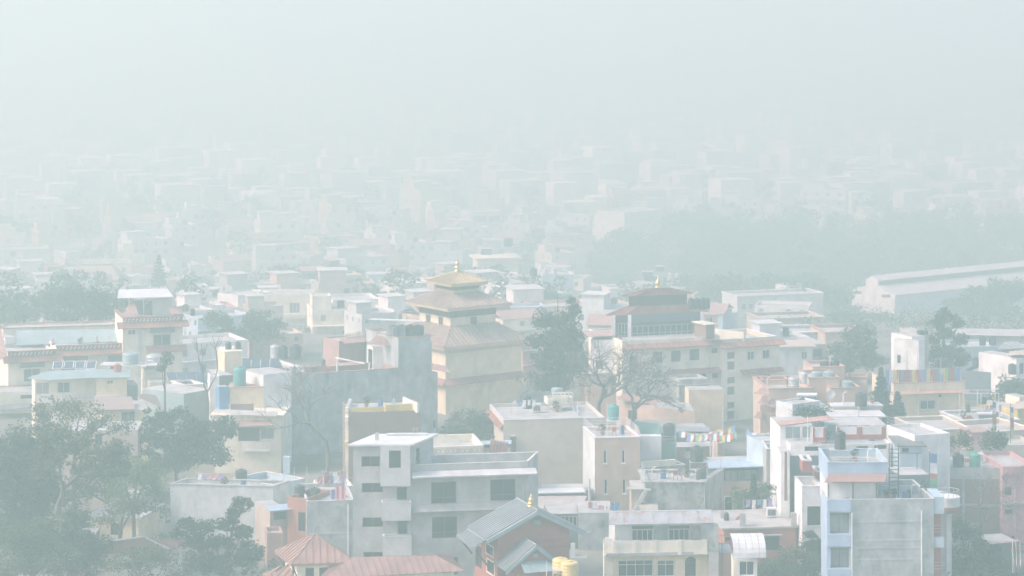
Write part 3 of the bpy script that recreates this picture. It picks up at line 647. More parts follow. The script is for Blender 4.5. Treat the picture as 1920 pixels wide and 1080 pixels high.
# ---- unfinished concrete building
def unfinished():
    h = House('unfinished_building', 'unfinished bare concrete building with brown framed windows and stacked balconies', 246, Z4(655, 202), Z4(1045, 198), 5, CONC, ph=0, side=Z4(815, 138))
    t = h.m; k = dict(fm=BROWNF)
    sl = t.top(WHITETIN, over=.35, th=.18)
    for r in ((712, 272, 836, 342), (714, 452, 857, 517), (719, 685, 858, 750), (724, 918, 858, 985)): t.win(0, *Z4(*r), nx=2, **k)
    t.door(1, *Z4(1080, 215, 1108, 325)) ; t.door(0, *Z4(950, 480, 1018, 584), rec=.3); t.door(0, *Z4(957, 712, 1022, 815), rec=.3); t.door(0, *Z4(957, 960, 1022, 1060), rec=.3)
    # raised upstand and rebar on the slab
    c = sum(t.fp, Vector((0, 0, 0)))/4; m = MB(); a, u, n, L = t.edge(2); z = t.zt+.19
    q = lambda s, o, zz: a+u*s+n*o+Vector((0, 0, zz))
    m.hexa([q(.6, -.9, z), q(L-1, -.9, z), q(L-1, -.2, z), q(.6, -.2, z)], [q(.6, -.9, z+.18), q(L-1, -.9, z+.18), q(L-1, -.2, z+.18), q(.6, -.2, z+.18)]); m.build('slab_upstand', CONCL, h.root)
    m = MB()
    for s in (1.6, 2.0): m.bar(q(s, -1.6, z), q(s, -1.6, z+1.0), .03)
    m.bar(q(1.6, -1.6, z+.8), q(2.0, -1.6, z+.8), .025); m.build('rebar', STEEL, h.root)
    # projecting stair box and balconies
    def box(r, out, opening=None, back=.02, top_open=False):
        x0, y0, x1, y1 = Z4(*r); u0, zb = t.hit(0, x0, y1, out); u1, zt = t.hit(0, x1, y0, out); a, u, n, L = t.edge(0)
        fp = [a+u*u0+n*out, a+u*u1+n*out, a+u*u1+n*.003, a+u*u0+n*.003]
        b = Block(h.root, fp, zb, zt, CONCL, ph=.95 if top_open else 0, name='balcony' if top_open else 'stair_bay')  # boxes paler than the walls; part of the shading contrast put into colour
        if opening: b.win(0, *Z4(*opening), nx=1, **k)
        if top_open: b.cope(CONCL, .02, .05)
        return b
    box((840, 200, 1042, 475), .9, (897, 233, 978, 352)); box((848, 583, 1047, 708), 1.1, top_open=True); box((856, 814, 1050, 945), 1.1, top_open=True)
    # main wing
    tb = t.fp[1]; dB = tb.y+.05
    w = h.blk(Z4(1046, 333), (990, 865.5), 5.2, CONC, d=dB, ph=.95, side=Z4(1130, 268)); w.cope(CONCL, .03, .06)
    w.win(0, *Z4(1183, 445, 1352, 590), nx=2, ny=.27, **k); w.win(0, *Z6(70, 715, 240, 860), nx=2, ny=.27, **k)
    w.win(0, *Z4(1188, 680, 1358, 825), nx=2, ny=.27, **k); w.win(0, *Z4(1240, 955, 1365, 1075), nx=2, **k)
    w.win(0, *ZT(395, 540, 620, 720), nx=2, ny=.27, **k)
    w.eave(0, Z4(0, 384)[1], 1.0, .38, CONCL, th=.14, ref=Z4(1050, 0)[0], name='rain_canopy', x1=1004)
    w.eave(0, Z4(0, 608)[1], .7, .55, CONC, th=.14, ref=Z4(1050, 0)[0], name='rain_canopy')
    a, u, n, L = w.edge(0)
    m = MB(); m.tube([a+u*(L-.5)+n*.08+Vector((0, 0, .2)), a+u*(L-.5)+n*.08+Vector((0, 0, w.zr-1.2))], .06, 6); m.build('drain_pipe', CONCL, h.root)
    return h
UF = unfinished()

# ---- cream house with rust flecked roof apron, bottom right of centre
def creamhouse():
    h = House('cream_house', 'old cream house with a rust flecked metal roof apron and white framed windows', 236, Z9(155, 855), Z9(1000, 838), 7, CREAM, ph=.0)
    b = h.m; W = dict(fm=WFRAME, gm=GLASS)
    b.win(0, *Z9(188, 915, 500, 1060), nx=4, ny=.72, **W); b.win(0, *Z9(540, 915, 692, 1058), nx=2, ny=.72, **W)
    x0, y0, x1, y1 = Z9(788, 915, 892, 1060); b.win(0, x0, y0+4, x1, y1, nx=1, fm=BROWNF, gm=GLASS)
    u0, zt = b.hit(0, x0, y0+4); u1, _ = b.hit(0, x1, y0+4); a, u, n, L = b.edge(0); c = a+u*(u0+u1)/2+Vector((0, 0, zt)); r = (u1-u0)/2; m = MB()
    pts = [c+u*(r*math.cos(PI*i/10))+Vector((0, 0, r*math.sin(PI*i/10)))+n*.02 for i in range(11)]; m.hexa(pts, [p+n*.03 for p in pts]); m.build('arch_pane', GLASS, h.root)
    for sx in (150, 515, 715, 900): m = MB(); p, _ = b.hit(0, *Z9(sx, 950)); m.hexa([a+u*(p-.16)+n*.003, a+u*(p+.16)+n*.003, a+u*(p+.16)+n*.14, a+u*(p-.16)+n*.14], [a+u*(p-.16)+n*.003+Vector((0, 0, b.zt-.01)), a+u*(p+.16)+n*.003+Vector((0, 0, b.zt-.01)), a+u*(p+.16)+n*.14+Vector((0, 0, b.zt-.01)), a+u*(p-.16)+n*.14+Vector((0, 0, b.zt-.01))]); m.build('pilaster', CREAM, h.root)
    b.band(0, Z9(0, 852)[1], Z9(0, 880)[1], .7, CONC, x0=Z9(70, 0)[0], x1=Z9(1060, 0)[0], ref=Z9(200, 0)[0], name='balcony_slab')
    # balcony parapet in front of upper storey
    pf = h.blk(Z9(140, 745), Z9(992, 735), .25, CREAM2, d=b.fp[0].y-.45, z0=b.zt-.05, name='balcony_parapet')
    for i in range(5):
        xx = (140, 340, 515, 740, 965)[i]; m = MB(); p, z = pf.hit(0, *Z9(xx, 800)); a2, u2, n2, _ = pf.edge(0); p = max(.18, p)
        m.hexa([a2+u2*(p-.18)+n2*.003+Vector((0, 0, pf.z0)), a2+u2*(p+.18)+n2*.003+Vector((0, 0, pf.z0)), a2+u2*(p+.18)+n2*.1+Vector((0, 0, pf.z0)), a2+u2*(p-.18)+n2*.1+Vector((0, 0, pf.z0))], [a2+u2*(p-.18)+n2*.003+Vector((0, 0, pf.zt+.1)), a2+u2*(p+.18)+n2*.003+Vector((0, 0, pf.zt+.1)), a2+u2*(p+.18)+n2*.1+Vector((0, 0, pf.zt+.1)), a2+u2*(p-.18)+n2*.1+Vector((0, 0, pf.zt+.1))]); m.build('parapet_post', CREAM2, h.root)
    up = h.blk(Z9(158, 598), Z9(985, 585), 5, WHITEOLD, d=b.fp[0].y+.9, z0=b.zt-.02, name='upper_wall')
    up.win(0, *Z9(312, 640, 500, 738), nx=4, fm=WFRAME, gm=GLASS); up.win(0, *Z9(505, 610, 640, 738), nx=2, fm=CONCL, gm=CURTAIN_HAZE); up.win(0, *Z9(645, 635, 828, 735), nx=4, fm=WFRAME, gm=GLASS)
    up.band(0, Z9(0, 608)[1], Z9(0, 634)[1], .06, WOOD, x0=Z9(312, 0)[0], x1=Z9(500, 0)[0]); up.band(0, Z9(0, 606)[1], Z9(0, 630)[1], .06, WOOD, x0=Z9(645, 0)[0], x1=Z9(828, 0)[0])
    m = MB(); a3, u3, n3, L3 = up.edge(0); p0, z0 = up.hit(0, *Z9(838, 735)); p1, z1 = up.hit(0, *Z9(980, 600)); m.hexa([a3+u3*p0+n3*.003+Vector((0, 0, z0)), a3+u3*p1+n3*.003+Vector((0, 0, z0)), a3+u3*p1+n3*.03+Vector((0, 0, z0)), a3+u3*p0+n3*.03+Vector((0, 0, z0))], [a3+u3*p0+n3*.003+Vector((0, 0, z1)), a3+u3*p1+n3*.003+Vector((0, 0, z1)), a3+u3*p1+n3*.03+Vector((0, 0, z1)), a3+u3*p0+n3*.03+Vector((0, 0, z1))]); m.build('rusty_panel', RUSTY, h.root)
    # apron roof: front fascia sheets
    fr = [PT(*Z9(103, 598), b.fp[0].y-.3), PT(*Z9(1043, 578), b.fp[0].y-.1)]; bk = [PT(*Z9(110, 485), b.fp[0].y+.45), PT(*Z9(1030, 472), b.fp[0].y+.65)]
    panel_roof([fr[0], fr[1], bk[1], bk[0]], 1.35, RUSTY, h.root, name='roof_sheet', seam=.03, seamw=.05)
    m = MB(); bb = [bk[0]+Vector((0, 0, -.02)), bk[1]+Vector((0, 0, -.02)), bk[1]+Vector((0, .5, -.03)), bk[0]+Vector((0, .5, -.03))]; m.slab(bb, Vector((0, 0, 1)), .08); m.build('roof', RUSTY, h.root)
    # left ledge blocks, right stair wall
    l = h.blk(Z9(62, 785), Z9(150, 785), 3, CREAM2, d=b.fp[0].y-.1, z0=0); l.band(0, Z9(0, 868)[1], Z9(0, 882)[1], .5, CREAM2, name='ledge')
    s = h.blk(Z9(1003, 850), Z9(1092, 850), 5, CONC, d=b.fp[0].y+.1, ph=0); s2 = h.blk(Z9(1095, 845), Z9(1215, 845), 4, BRICKB, d=b.fp[0].y+.5)
    s2.rail(0, 1.6, DARKST, gap=.7, bars=2)
    m = MB(); p = PT(*Z9(1030, 790), b.fp[0].y+.3)
    m.box(p.x-.95, p.y, s.zt+.006, p.x+.6, p.y+.7, s.zt+2.6); m.build('stair_housing', MOSSY, h.root)
creamhouse()
pole(Z9(1122, 0)[0], Z9(0, 690)[1], Z9(0, 900)[1]+40, 'dark post beside the stair of the old cream house', d=236.5)
# ---- annex with barrel roof
def annex():
    h = House('annex', 'small cream annex under a curved pale metal roof with white casement window', 234, Z9(1225, 905), Z9(1440, 905), 3.5, CREAM2, ph=0)
    h.m.win(0, *Z9(1278, 925, 1412, 1052), nx=2, fm=WFRAME, trim=WFRAME)
    a, u, n, L = h.m.edge(0); z = h.m.zt; K = 7; f0 = PT(*Z9(1225, 895), 233.2); f1 = PT(*Z9(1522, 890), 233.4); rows = []
    for i in range(K+1):
        t = i/K*PI*.5; rows.append((3.0*math.sin(t)*.9, 1.55*(1-math.cos(t))))
    W = (f1-f0).length; uu = (f1-f0).normalized(); av = Vector((-uu.y, uu.x, 0)); z0 = f0.z
    prof = [(av*(1.9*(1-math.cos(i/K*PI*.55))), 1.75*math.sin(i/K*PI*.55)) for i in range(K+1)]
    NP = 5
    for j in range(NP):
        m = MB(); a0, a1 = f0+uu*(W*j/NP), f0+uu*(W*(j+1)/NP-.03)
        for i in range(K):
            (o1, h1), (o2, h2) = prof[i], prof[i+1]; q = [a0+o1+Vector((0, 0, h1)), a1+o1+Vector((0, 0, h1)), a1+o2+Vector((0, 0, h2)), a0+o2+Vector((0, 0, h2))]; nn = (q[1]-q[0]).cross(q[3]-q[0]).normalized(); m.slab(q, nn, .04)
        m.build('roof_sheet', BLUETIN if j < 0 else WHITETIN, h.root)
annex()

# ---- blue and concrete house bottom right
def bluehouse():
    h = House('concrete_house', 'tall house with blank concrete flank and sky blue balcony bays', 236, ZR(560, 566), ZR(1120, 560), 9, CONCB, ph=.9)
    b = h.m; b.cope(CONCL, .02, .05)
    for y in (712, 838, 890, 968): b.band(0, ZR(0, y)[1], ZR(0, y+9)[1], .035, CONC, x0=ZR(572, 0)[0], x1=ZR(1030, 0)[0], name='pour_line')
    m = MB(); p, _ = b.hit(0, *ZR(1036, 640)); a, u, n, L = b.edge(0); zt = b.hit(0, *ZR(1036, 638))[1]; m.tube([a+u*p+n*.1+Vector((0, 0, 0)), a+u*p+n*.1+Vector((0, 0, zt))], .07, 6); m.build('drain_pipe', PIPEW, h.root)
    m = MB(); m.tube([a+u*.08+n*.1, a+u*.08+n*.1+Vector((0, 0, b.zr-.3))], .06, 6); m.build('drain_pipe', PIPEW, h.root)
    # left bays
    d0 = b.fp[0].y
    l = h.blk(ZR(398, 562), ZR(557, 563), 6, SKYBLUE, d=d0+.35, ph=0, z0=0, name='bay_wall')
    l.win(0, *ZR(418, 655, 552, 797), nx=2, ny=.86, fm=BROWNF, gm=CURTAIN_HAZE, rec=.7); l.win(0, *ZR(424, 890, 553, 1028), nx=2, ny=.86, fm=BROWNF, gm=CURTAIN_HAZE, rec=.7)
    for y0, y1 in ((562, 645), (800, 880), (1032, 1078)):
        l.band(0, ZR(0, y0)[1], ZR(0, y1)[1], .3, SKYBLUE, name='balcony_front')
    # upper storey with sheet walls and tiled canopy
    up = h.blk(ZR(402, 452), ZR(735, 452), 6, WHITETIN, d=d0+1.2, z0=b.zr, name='upper_wall')
    for x in (400, 573, 735): m = MB(); a2, u2, n2, L2 = up.edge(0); q = max(.05, min(L2-.05, up.hit(0, *ZR(x, 500))[0])); m.hexa([a2+u2*(q-.05)+n2*.003+Vector((0, 0, up.z0)), a2+u2*(q+.05)+n2*.003+Vector((0, 0, up.z0)), a2+u2*(q+.05)+n2*.08+Vector((0, 0, up.z0)), a2+u2*(q-.05)+n2*.08+Vector((0, 0, up.z0))], [a2+u2*(q-.05)+n2*.003+Vector((0, 0, up.zt)), a2+u2*(q+.05)+n2*.003+Vector((0, 0, up.zt)), a2+u2*(q+.05)+n2*.08+Vector((0, 0, up.zt)), a2+u2*(q-.05)+n2*.08+Vector((0, 0, up.zt))]); m.build('post', BROWNF, h.root)
    f0, f1 = PT(*ZR(382, 449), d0+.1), PT(*ZR(790, 449), d0+.1); k0, k1 = PT(*ZR(412, 393), d0+1.7), PT(*ZR(806, 390), d0+1.7)
    panel_roof([f0, f1, k1, k0], .9, PINKTIN, h.root, name='roof_sheet', ribs=5, seam=.05, seamw=.07)
    pp = h.blk(ZR(403, 316), ZR(810, 316), 7, SKYBLUE, d=d0+1.6, z0=up.zt+.01, ph=.7, inner=PALEBLUE, name='parapet_wall'); pp.cope(PALEBLUE, .05, .08); pp.rail(0, .55, PIPEW, gap=1.5, bars=2); pp.rail(2, .75, PIPEW, gap=1.6, bars=2)
    # right bays
    r = h.blk(ZR(1042, 668), ZR(1128, 664), 5, PALEBLUE, d=d0+1.4, ph=0, z0=0, name='bay_wall')
    r = h.blk(ZR(1123, 640), ZR(1206, 636), 4, CONC, d=d0+4.5, ph=0, z0=0, name='bay_wall')
    m = MB()
    rb = Block(h.root, [b.fp[1]+Vector((.02, .5, 0)), b.fp[1]+Vector((.75, .6, 0)), b.fp[1]+Vector((.7, 4.0, 0)), b.fp[1]+Vector((-.2, 4.0, 0))], 0, PT(*ZR(1100, 668), d0).z, REDP, ph=0, name='bay_wall')
    for y0, y1 in ((828, 896), (555, 668)):
        za, zb = PT(0, ZR(0, y1)[1], d0).z, PT(0, ZR(0, y0)[1], d0).z; q = b.fp[1]; m = MB(); m.box(q.x+.02, q.y+.1, za, q.x+.95, q.y+4.2, zb); m.build('balcony_front', PALEBLUE, h.root)
    for y in (790, 1040):
        z = PT(0, ZR(0, y)[1], d0).z; q = b.fp[1]; m = MB()
        for i in range(3): m.bar(Vector((q.x+.05, q.y+.12, z+.3*i)), Vector((q.x+.95, q.y+.12, z+.3*i)), .025)
        m.build('railing', STEEL, h.root)
    return h, b, up, pp
BH, BHm, BHu, BHp = bluehouse()
# steel stair, tank on leaning frame, mast of flags, plants on the terrace
def ladder():
    p = ONZ(*ZR(818, 552), BHm.zr); q = ONZ(*ZR(880, 552), BHm.zr); t = thing('steel_ladder', 'dark steel stair frame standing on the concrete house terrace', 'ladder', p); top = PT(0, ZR(0, 185)[1], p.y).z
    for a in (p, q): m = MB(); m.bar(a, Vector((a.x, a.y, top)), .07); m.build('rail', DARKST, t)
    k = int((top-p.z)/.38)
    for i in range(1, k): m = MB(); z = p.z+.38*i; m.box(p.x+.06, p.y-.12, z, q.x-.06, p.y+.12, z+.05); m.build('rung', DARKST, t)
ladder()
pt = ONZ(*ZR(490, 300), BHp.zr); stand(pt, 2.2, PT(0, ZR(0, 222)[1], pt.y).z-pt.z, 'tall steel frame under the black tank on the sky blue parapet roof', STEEL, 1.6)
tank(*ZR(487, 222), 21, 33, BLACKP, 'black water tank raised on a steel frame above the sky blue parapet', d=pt.y)
flag_mast(ZR(1090, 0)[0], ZR(0, 240)[1], ZR(0, 556)[1], BHm.zr, [(FABRIC_B, .04, .24), (FABRIC_W, .24, .46), (FABRIC_R, .46, .56), (FABRIC_G, .56, .78), (FABRIC_Y, .78, .98)], 'tall prayer flag in blue white red green yellow on the concrete house', w=.75)
for i, x in enumerate((800, 850, 955, 1050)):
    lab = ['low pot plant at the foot of the steel stair frame', 'second pot plant, under the middle of the steel stair frame', 'small pot plant midway along the blue terrace wall', 'dark bushy pot plant beside the tall prayer flag'][i]
    p = ONZ(*ZR(x, 553), BHm.zr); t = thing('pot_plant', lab, 'plant', p, 'pot plants on the concrete house terrace'); hgt = (.5, .6, .45, 1.5)[i]
    MB().lathe(p, [(.16, 0), (.24, .3), (.26, .32)], 10).build('pot', ORANGE, t); v, f = leaf_cloud([(p+Vector((0, 0, .3+hgt*.5)), Vector((.3+.1*(i == 3), .3, hgt*.5)))], 90, .22, random.Random(i)); crown_mesh('leaves', v, f, LEAF_D, t)
m = MB(); a = ONZ(*ZR(760, 545), BHm.zr); b = ONZ(*ZR(1085, 545), BHm.zr); m.hexa([a+Vector((0, 1.5, 0)), b+Vector((0, 1.5, 0)), b+Vector((0, 1.7, 0)), a+Vector((0, 1.7, 0))], [a+Vector((0, 1.5, .75)), b+Vector((0, 1.5, .75)), b+Vector((0, 1.7, .75)), a+Vector((0, 1.7, .75))]); m.build('terrace_wall', PALEBLUE, BH.root)

# ---- patchy terrace wall between white house and unfinished building
def patchy():
    h = House('terrace_house', 'low house with patchy grey rendered wall below a cluttered terrace', 257, Z4(342, 578), Z4(662, 568), 9, PATCHY, ph=.35)
    h.m.cope(CONCL, .02, .05)
    m = MB(); a, u, n, L = h.m.edge(0); m.tube([a+u*(L-.6)+n*.1, a+u*(L-.6)+n*.1+Vector((0, 0, h.m.zr))], .08, 6); m.build('drain_pipe', PIPEW, h.root)
    h.m.band(0, Z4(0, 795)[1], Z4(0, 800)[1], .05, CONCL, name='ledge')
    r = h.blk(Z4(212, 548), Z4(340, 560), 5, ORANGE, d=258.5, ph=.5); r.win(0, *Z4(155, 625, 200, 690)) if False else None
    r.door(0, *Z4(285, 650, 335, 780)); 
    l = h.blk(Z4(95, 640), Z4(212, 630), 5, TAN, d=259, ph=0); l.win(0, *Z4(120, 620, 205, 700), nx=2); l.eave(0, Z4(0, 606)[1], 1.6, .25, BLUETIN, ref=Z4(100, 0)[0], name='awning', ext=.5)
    k = h.blk(Z4(75, 792), Z4(182, 788), 3, SALMON, d=254, ph=.4)
    # back terrace pieces
    t2 = h.blk(Z4(425, 480), Z4(655, 470), 4, CREAM2, d=267, ph=.5); t2.rail(0, .8, PIPEW, gap=.9, bars=2)
    return h
PA = patchy()
pz = PA.m.zr
tank(*Z4(295, 540), 20, 21, BLACKP, 'black water tank on the terrace edge above the orange wall', z=PT(*Z4(295, 540), 261).z)
tank(*Z4(390, 540), 24, 15, BLACKP, 'squat black water tank right of another on the cluttered terrace', z=PA.m.zr)
def cloth(px, py, w, h, mat, label, z=None, d=None, name='laundry', hang=True):
    p = ONZ(px, py, z) if z is not None else PT(px, py, d); s = p.y/F; W, Hh = w*s, h*s; m = MB(); rng = random.Random(int(px*3+py))
    K = 6; g = [[Vector((p.x-W/2+W*i/K, p.y+.06*math.sin(i*2.1+px)*(1-r*.1), p.z-Hh*r/4+.03*math.sin(i*1.7)*r)) for i in range(K+1)] for r in range(5)]
    for r in range(4):
        for i in range(K):
            q = [g[r][i], g[r][i+1], g[r+1][i+1], g[r+1][i]]; m.hexa(q, [v+Vector((0, .02, 0)) for v in q])
    o = m.build(name, mat, loc=p); return tag(o, label, 'laundry', 'washing hung out to dry')
cloth(*Z4(568, 475), 20, 26, FABRIC_P, 'pink and white cloth hanging over the patchy grey wall', d=256.6)
for x, y, w, h_, mt, l in ((490, 395, 14, 18, REDP, 'dark red cloth on the terrace behind the unfinished building corner'), (535, 378, 8, 10, FABRIC_W, 'white cloth on the terrace line beside a dark red one'), (455, 410, 6, 7, FABRIC_W, 'tiny white cloth left on the terrace clothes line'), (580, 370, 14, 20, SALMON, 'salmon cloth at the right end of the terrace line')): cloth(*Z4(x, y), w, h_, mt, l, d=266)
for i, x in enumerate((448, 600)): pole(*Z4(x, 362), Z4(0, 500)[1], ['thin post at the left end of the terrace clothes line', 'thin post at the right end of the terrace clothes line'][i], d=266, mat=STEEL)
m = MB(); m.tube([PT(*Z4(448, 372), 266), PT(*Z4(520, 382), 266), PT(*Z4(600, 368), 266)], .02, 4); tag(m.build('clothes_line', PIPEW, loc=PT(*Z4(448, 372), 266)), 'clothes line strung between two posts on the cluttered terrace', 'clothes line')

# ---- weathered white house left of it
def whitehouse():
    h = House('white_house', 'weathered whitewashed house with blank wall and flat parapet roof', 268, Z2(1150, 462), Z4(115, 480), 9, WHITEOLD, ph=.7, side=Z2(1262, 425)); h.m.cope(CONC, .08, .12)
    r = h.blk(Z4(112, 470), Z4(330, 425), 6, PALEBLUE, d=268.6, ph=.6); r.cope(CONCL, .05, .1)
    p = ONZ(*Z4(205, 440), r.zr); m = MB(); m.box(p.x-.35, p.y, p.z, p.x+.35, p.y+.7, p.z+2.6); m.build('chimney', PALEBLUE, h.root)
    return h
WH = whitehouse()
tank(*Z2(1628, 458), 22, 27, BLACKP, 'black water tank on the weathered white house roof', z=WH.m.zr)
pole(*Z2(1221, 370), Z2(0, 440)[1], 'thin pole on the left corner of the weathered white house', z=WH.m.zr, mat=STEEL)
for i, x in enumerate((258, 343)): pole(*Z4(x, 345), Z4(0, 430)[1], ['white pipe post on the pale blue roof, left of two', 'white pipe post on the pale blue roof, right of two'][i], d=275, mat=PIPEW)

# ---- small cream hut and sheds among the trees, bottom left
def hut():
    h = House('cottage', 'cream cottage with dark shuttered window behind the trees at bottom left', 262, Z2(635, 675), Z2(935, 690), 6, CREAM, ph=0)
    h.m.win(0, *Z2(745, 725, 828, 805), nx=3, fm=DARKST); h.m.top(CONC, .5, .2)
    u = h.blk(Z2(760, 515), Z2(960, 520), 4, MOSSY, d=265, z0=h.m.zt, ph=.5)
    b = h.blk(Z2(515, 800), Z2(640, 800), 3, BRICKB, d=258, ph=0)
    e = ONZ(*Z2(450, 985), 5.0); s = thing('tin_shed', 'little shed with pale rusted tin roof under the bottom left trees', 'shed', PT(*Z2(530, 1000), 252))
    z = PT(*Z2(530, 980), 251).z; q = [ONZ(*Z2(448, 985), z), ONZ(*Z2(600, 978), z), ONZ(*Z2(612, 928), z+.7), ONZ(*Z2(478, 928), z+.7)]
    panel_roof(q, .9, WHITETIN, s, name='roof_sheet', ribs=4, seam=.04, seamw=.08); bb = Block(s, [q[0]+Vector((.3, .5, 0)), q[1]+Vector((-.3, .5, 0)), q[2]+Vector((-.3, -.2, 0)), q[3]+Vector((.3, -.2, 0))], 0, z-.02, BRICKB, ph=0)
    t = thing('tiled_cottage', 'cottage with worn red tile hip roof below the shuttered window', 'house', PT(*Z2(950, 1000), 252)); z = PT(*Z2(900, 905), 250).z
    a, b2, c, d = ONZ(*Z2(690, 930), z), ONZ(*Z2(1150, 910), z), ONZ(*Z2(970, 822), z+1.3), ONZ(*Z2(760, 850), z+1.1)
    panel_roof([a, b2, c, d], .5, REDTILE, t, name='tile_course', seam=.06, seamw=.1); e2 = b2+Vector((1.5, 4, 0)); panel_roof([b2, e2, c], .5, REDTILE, t, name='tile_course', seam=.06, seamw=.1)
    f = a+Vector((-.5, 4, 0)); panel_roof([e2, f, d, c], .6, REDTILE, t, name='tile_course', seam=.06, seamw=.1); panel_roof([f, a, d], .6, REDTILE, t, name='tile_course', seam=.06, seamw=.1)
    w = Block(t, [a+Vector((.5, .5, 0)), b2+Vector((-.4, .5, 0)), e2+Vector((-.8, -.5, 0)), f+Vector((.6, -.5, 0))], 0, z+.05, CREAM2, ph=0); w.win(0, *Z2(965, 915, 1120, 985), nx=3, fm=WOOD)
    m = MB(); m.tube([c+Vector((0, 0, .1)), b2+Vector((0, 0, .1))], .1, 6); m.tube([d+Vector((0, 0, .1)), c+Vector((0, 0, .1))], .1, 6); m.build('ridge_tile', CONCL, t)
hut()

# ---- cream terrace with lattice parapet behind the unfinished building
def lattice():
    h = House('lattice_terrace', 'cream house with lattice parapet just behind the unfinished building', 272, Z4(1120, 216), Z4(1535, 203), 7, CREAM2, ph=.75); b = h.m; b.cope(CREAM2, .05, .1); a, u, n, L = b.edge(0)
    for i in range(5):
        c = .7+i*(L-1.4)/4; m = MB()
        for k in range(3):
            for s in (-1, 1): m.hexa([a+u*(c-.5+k*.5-.18*s-.04)+n*.003+Vector((0, 0, b.zt-.72)), a+u*(c-.5+k*.5-.18*s+.04)+n*.003+Vector((0, 0, b.zt-.72)), a+u*(c-.5+k*.5-.18*s+.04)+n*.05+Vector((0, 0, b.zt-.72)), a+u*(c-.5+k*.5-.18*s-.04)+n*.05+Vector((0, 0, b.zt-.72))], [a+u*(c-.5+k*.5+.18*s-.04)+n*.003+Vector((0, 0, b.zt-.12)), a+u*(c-.5+k*.5+.18*s+.04)+n*.003+Vector((0, 0, b.zt-.12)), a+u*(c-.5+k*.5+.18*s+.04)+n*.05+Vector((0, 0, b.zt-.12)), a+u*(c-.5+k*.5+.18*s-.04)+n*.05+Vector((0, 0, b.zt-.12))])
        m.build('lattice', TAN, h.root, kind='stuff')
    r = h.blk(Z4(1540, 215), Z4(1720, 212), 4, CREAM2, d=276, ph=0); q = [PT(*Z4(1505, 195), 275), PT(*Z4(1725, 190), 275), PT(*Z4(1725, 165), 281), PT(*Z4(1515, 172), 281)]; panel_roof(q, 1.3, BLUETIN, h.root, name='roof_sheet', seam=.03)
    p = PT(*Z4(1630, 262), 274); t = thing('tile_stack', 'leaning pile of red roof tiles beside the lattice parapet', 'tile stack', p)
    for i in range(6): m = MB(); x = p.x-.9+i*.32; m.hexa([(x, p.y, p.z), (x+.28, p.y, p.z), (x+.28, p.y+1.1, p.z), (x, p.y+1.1, p.z)], [(x+.15, p.y+.1, p.z+1.5-.06*i), (x+.43, p.y+.1, p.z+1.5-.06*i), (x+.43, p.y+1.0, p.z+1.5-.06*i), (x+.15, p.y+1.0, p.z+1.5-.06*i)]); m.build('tile', REDTILE, t)
lattice()
# ================================================================== second rank
# ---- mossy concrete house
def mossy():
    h = House('mossy_house', 'mossy stained concrete house with steel railings and dishes on its roof', 264, Z9(430, 215), Z9(965, 212), 6.5, MOSSY, ph=.22)
    b = h.m; b.cope(MOSSY, .25, .12, name='roof_edge')
    t = h.blk(Z9(967, 205), Z9(1138, 92), 3, CONCB, d=264, ph=0, name='flank_wall', side=Z9(930, 190))
    b.rail(0, 1.0, STEEL, gap=1.2, u0=0, u1=2.6); b.rail(3, 1.0, STEEL, gap=1.2)
    b.win(0, *Z9(355, 300, 356, 301)) if False else None
    s = h.blk(Z9(305, 262), Z9(430, 262), 4, TAN, d=266, ph=0); s.eave(0, Z9(0, 258)[1], .7, .15, MOSSY, ext=.5, ref=Z9(310, 0)[0])
    # outside stair
    m = MB(); a = PT(*Z9(345, 470), 263); c = PT(*Z9(455, 285), 263)
    for i in range(11):
        p = a+(c-a)*(i/10); m.box(p.x-.35, p.y, p.z-.06, p.x+.35, p.y+1.0, p.z)
    m.bar(a, c, .1); m.bar(a+Vector((0, 1, 0)), c+Vector((0, 1, 0)), .1); m.build('stair', CONC, h.root)
    m = MB(); m.bar(a+Vector((-.2, -.05, 1)), c+Vector((-.2, -.05, 1)), .03)
    for i in range(0, 11, 2): p = a+(c-a)*(i/10); m.bar(p+Vector((-.2, -.05, 0)), p+Vector((-.2, -.05, 1)), .025)
    m.build('railing', STEEL, h.root)
    w = h.blk(Z9(380, 420), Z9(545, 420), 3, CREAM2, d=262.6, ph=0)
    return h
MO = mossy(); mz = MO.m.zr
dish(*Z9(760, 205), 17, mz, .95, 'dark satellite dish at the front of the mossy roof')
dish(*Z9(820, 160), 17, mz, 2.2, 'dark satellite dish on a taller mast beside the raised tank')
tank(*Z9(935, 206), 19, 22, BLACKP, 'black water tank sitting low on the mossy roof corner', z=mz)
pq = ONZ(*Z9(910, 170), mz); stand(pq, 1.9, PT(0, Z9(0, 22)[1], pq.y).z-pq.z, 'steel stand under the tank above the mossy roof', STEEL, 1.5)
tank(Z9(895, 0)[0], Z9(0, 22)[1], 25, 28, BLACKP, 'black ribbed water tank raised on a stand above the mossy roof', d=pq.y)
pole(Z9(465, 0)[0], Z9(0, 75)[1], Z9(0, 210)[1], 'thin pole at the left corner of the mossy roof', z=mz, mat=STEEL); pole(Z9(638, 0)[0], Z9(0, 0)[1], Z9(0, 190)[1], 'thin tall pole in the middle of the mossy roof', z=mz, mat=STEEL)
pole(Z9(1112, 0)[0], Z9(0, 0)[1], Z9(0, 110)[1], 'thin pole at the right corner of the mossy roof', z=mz, mat=STEEL)

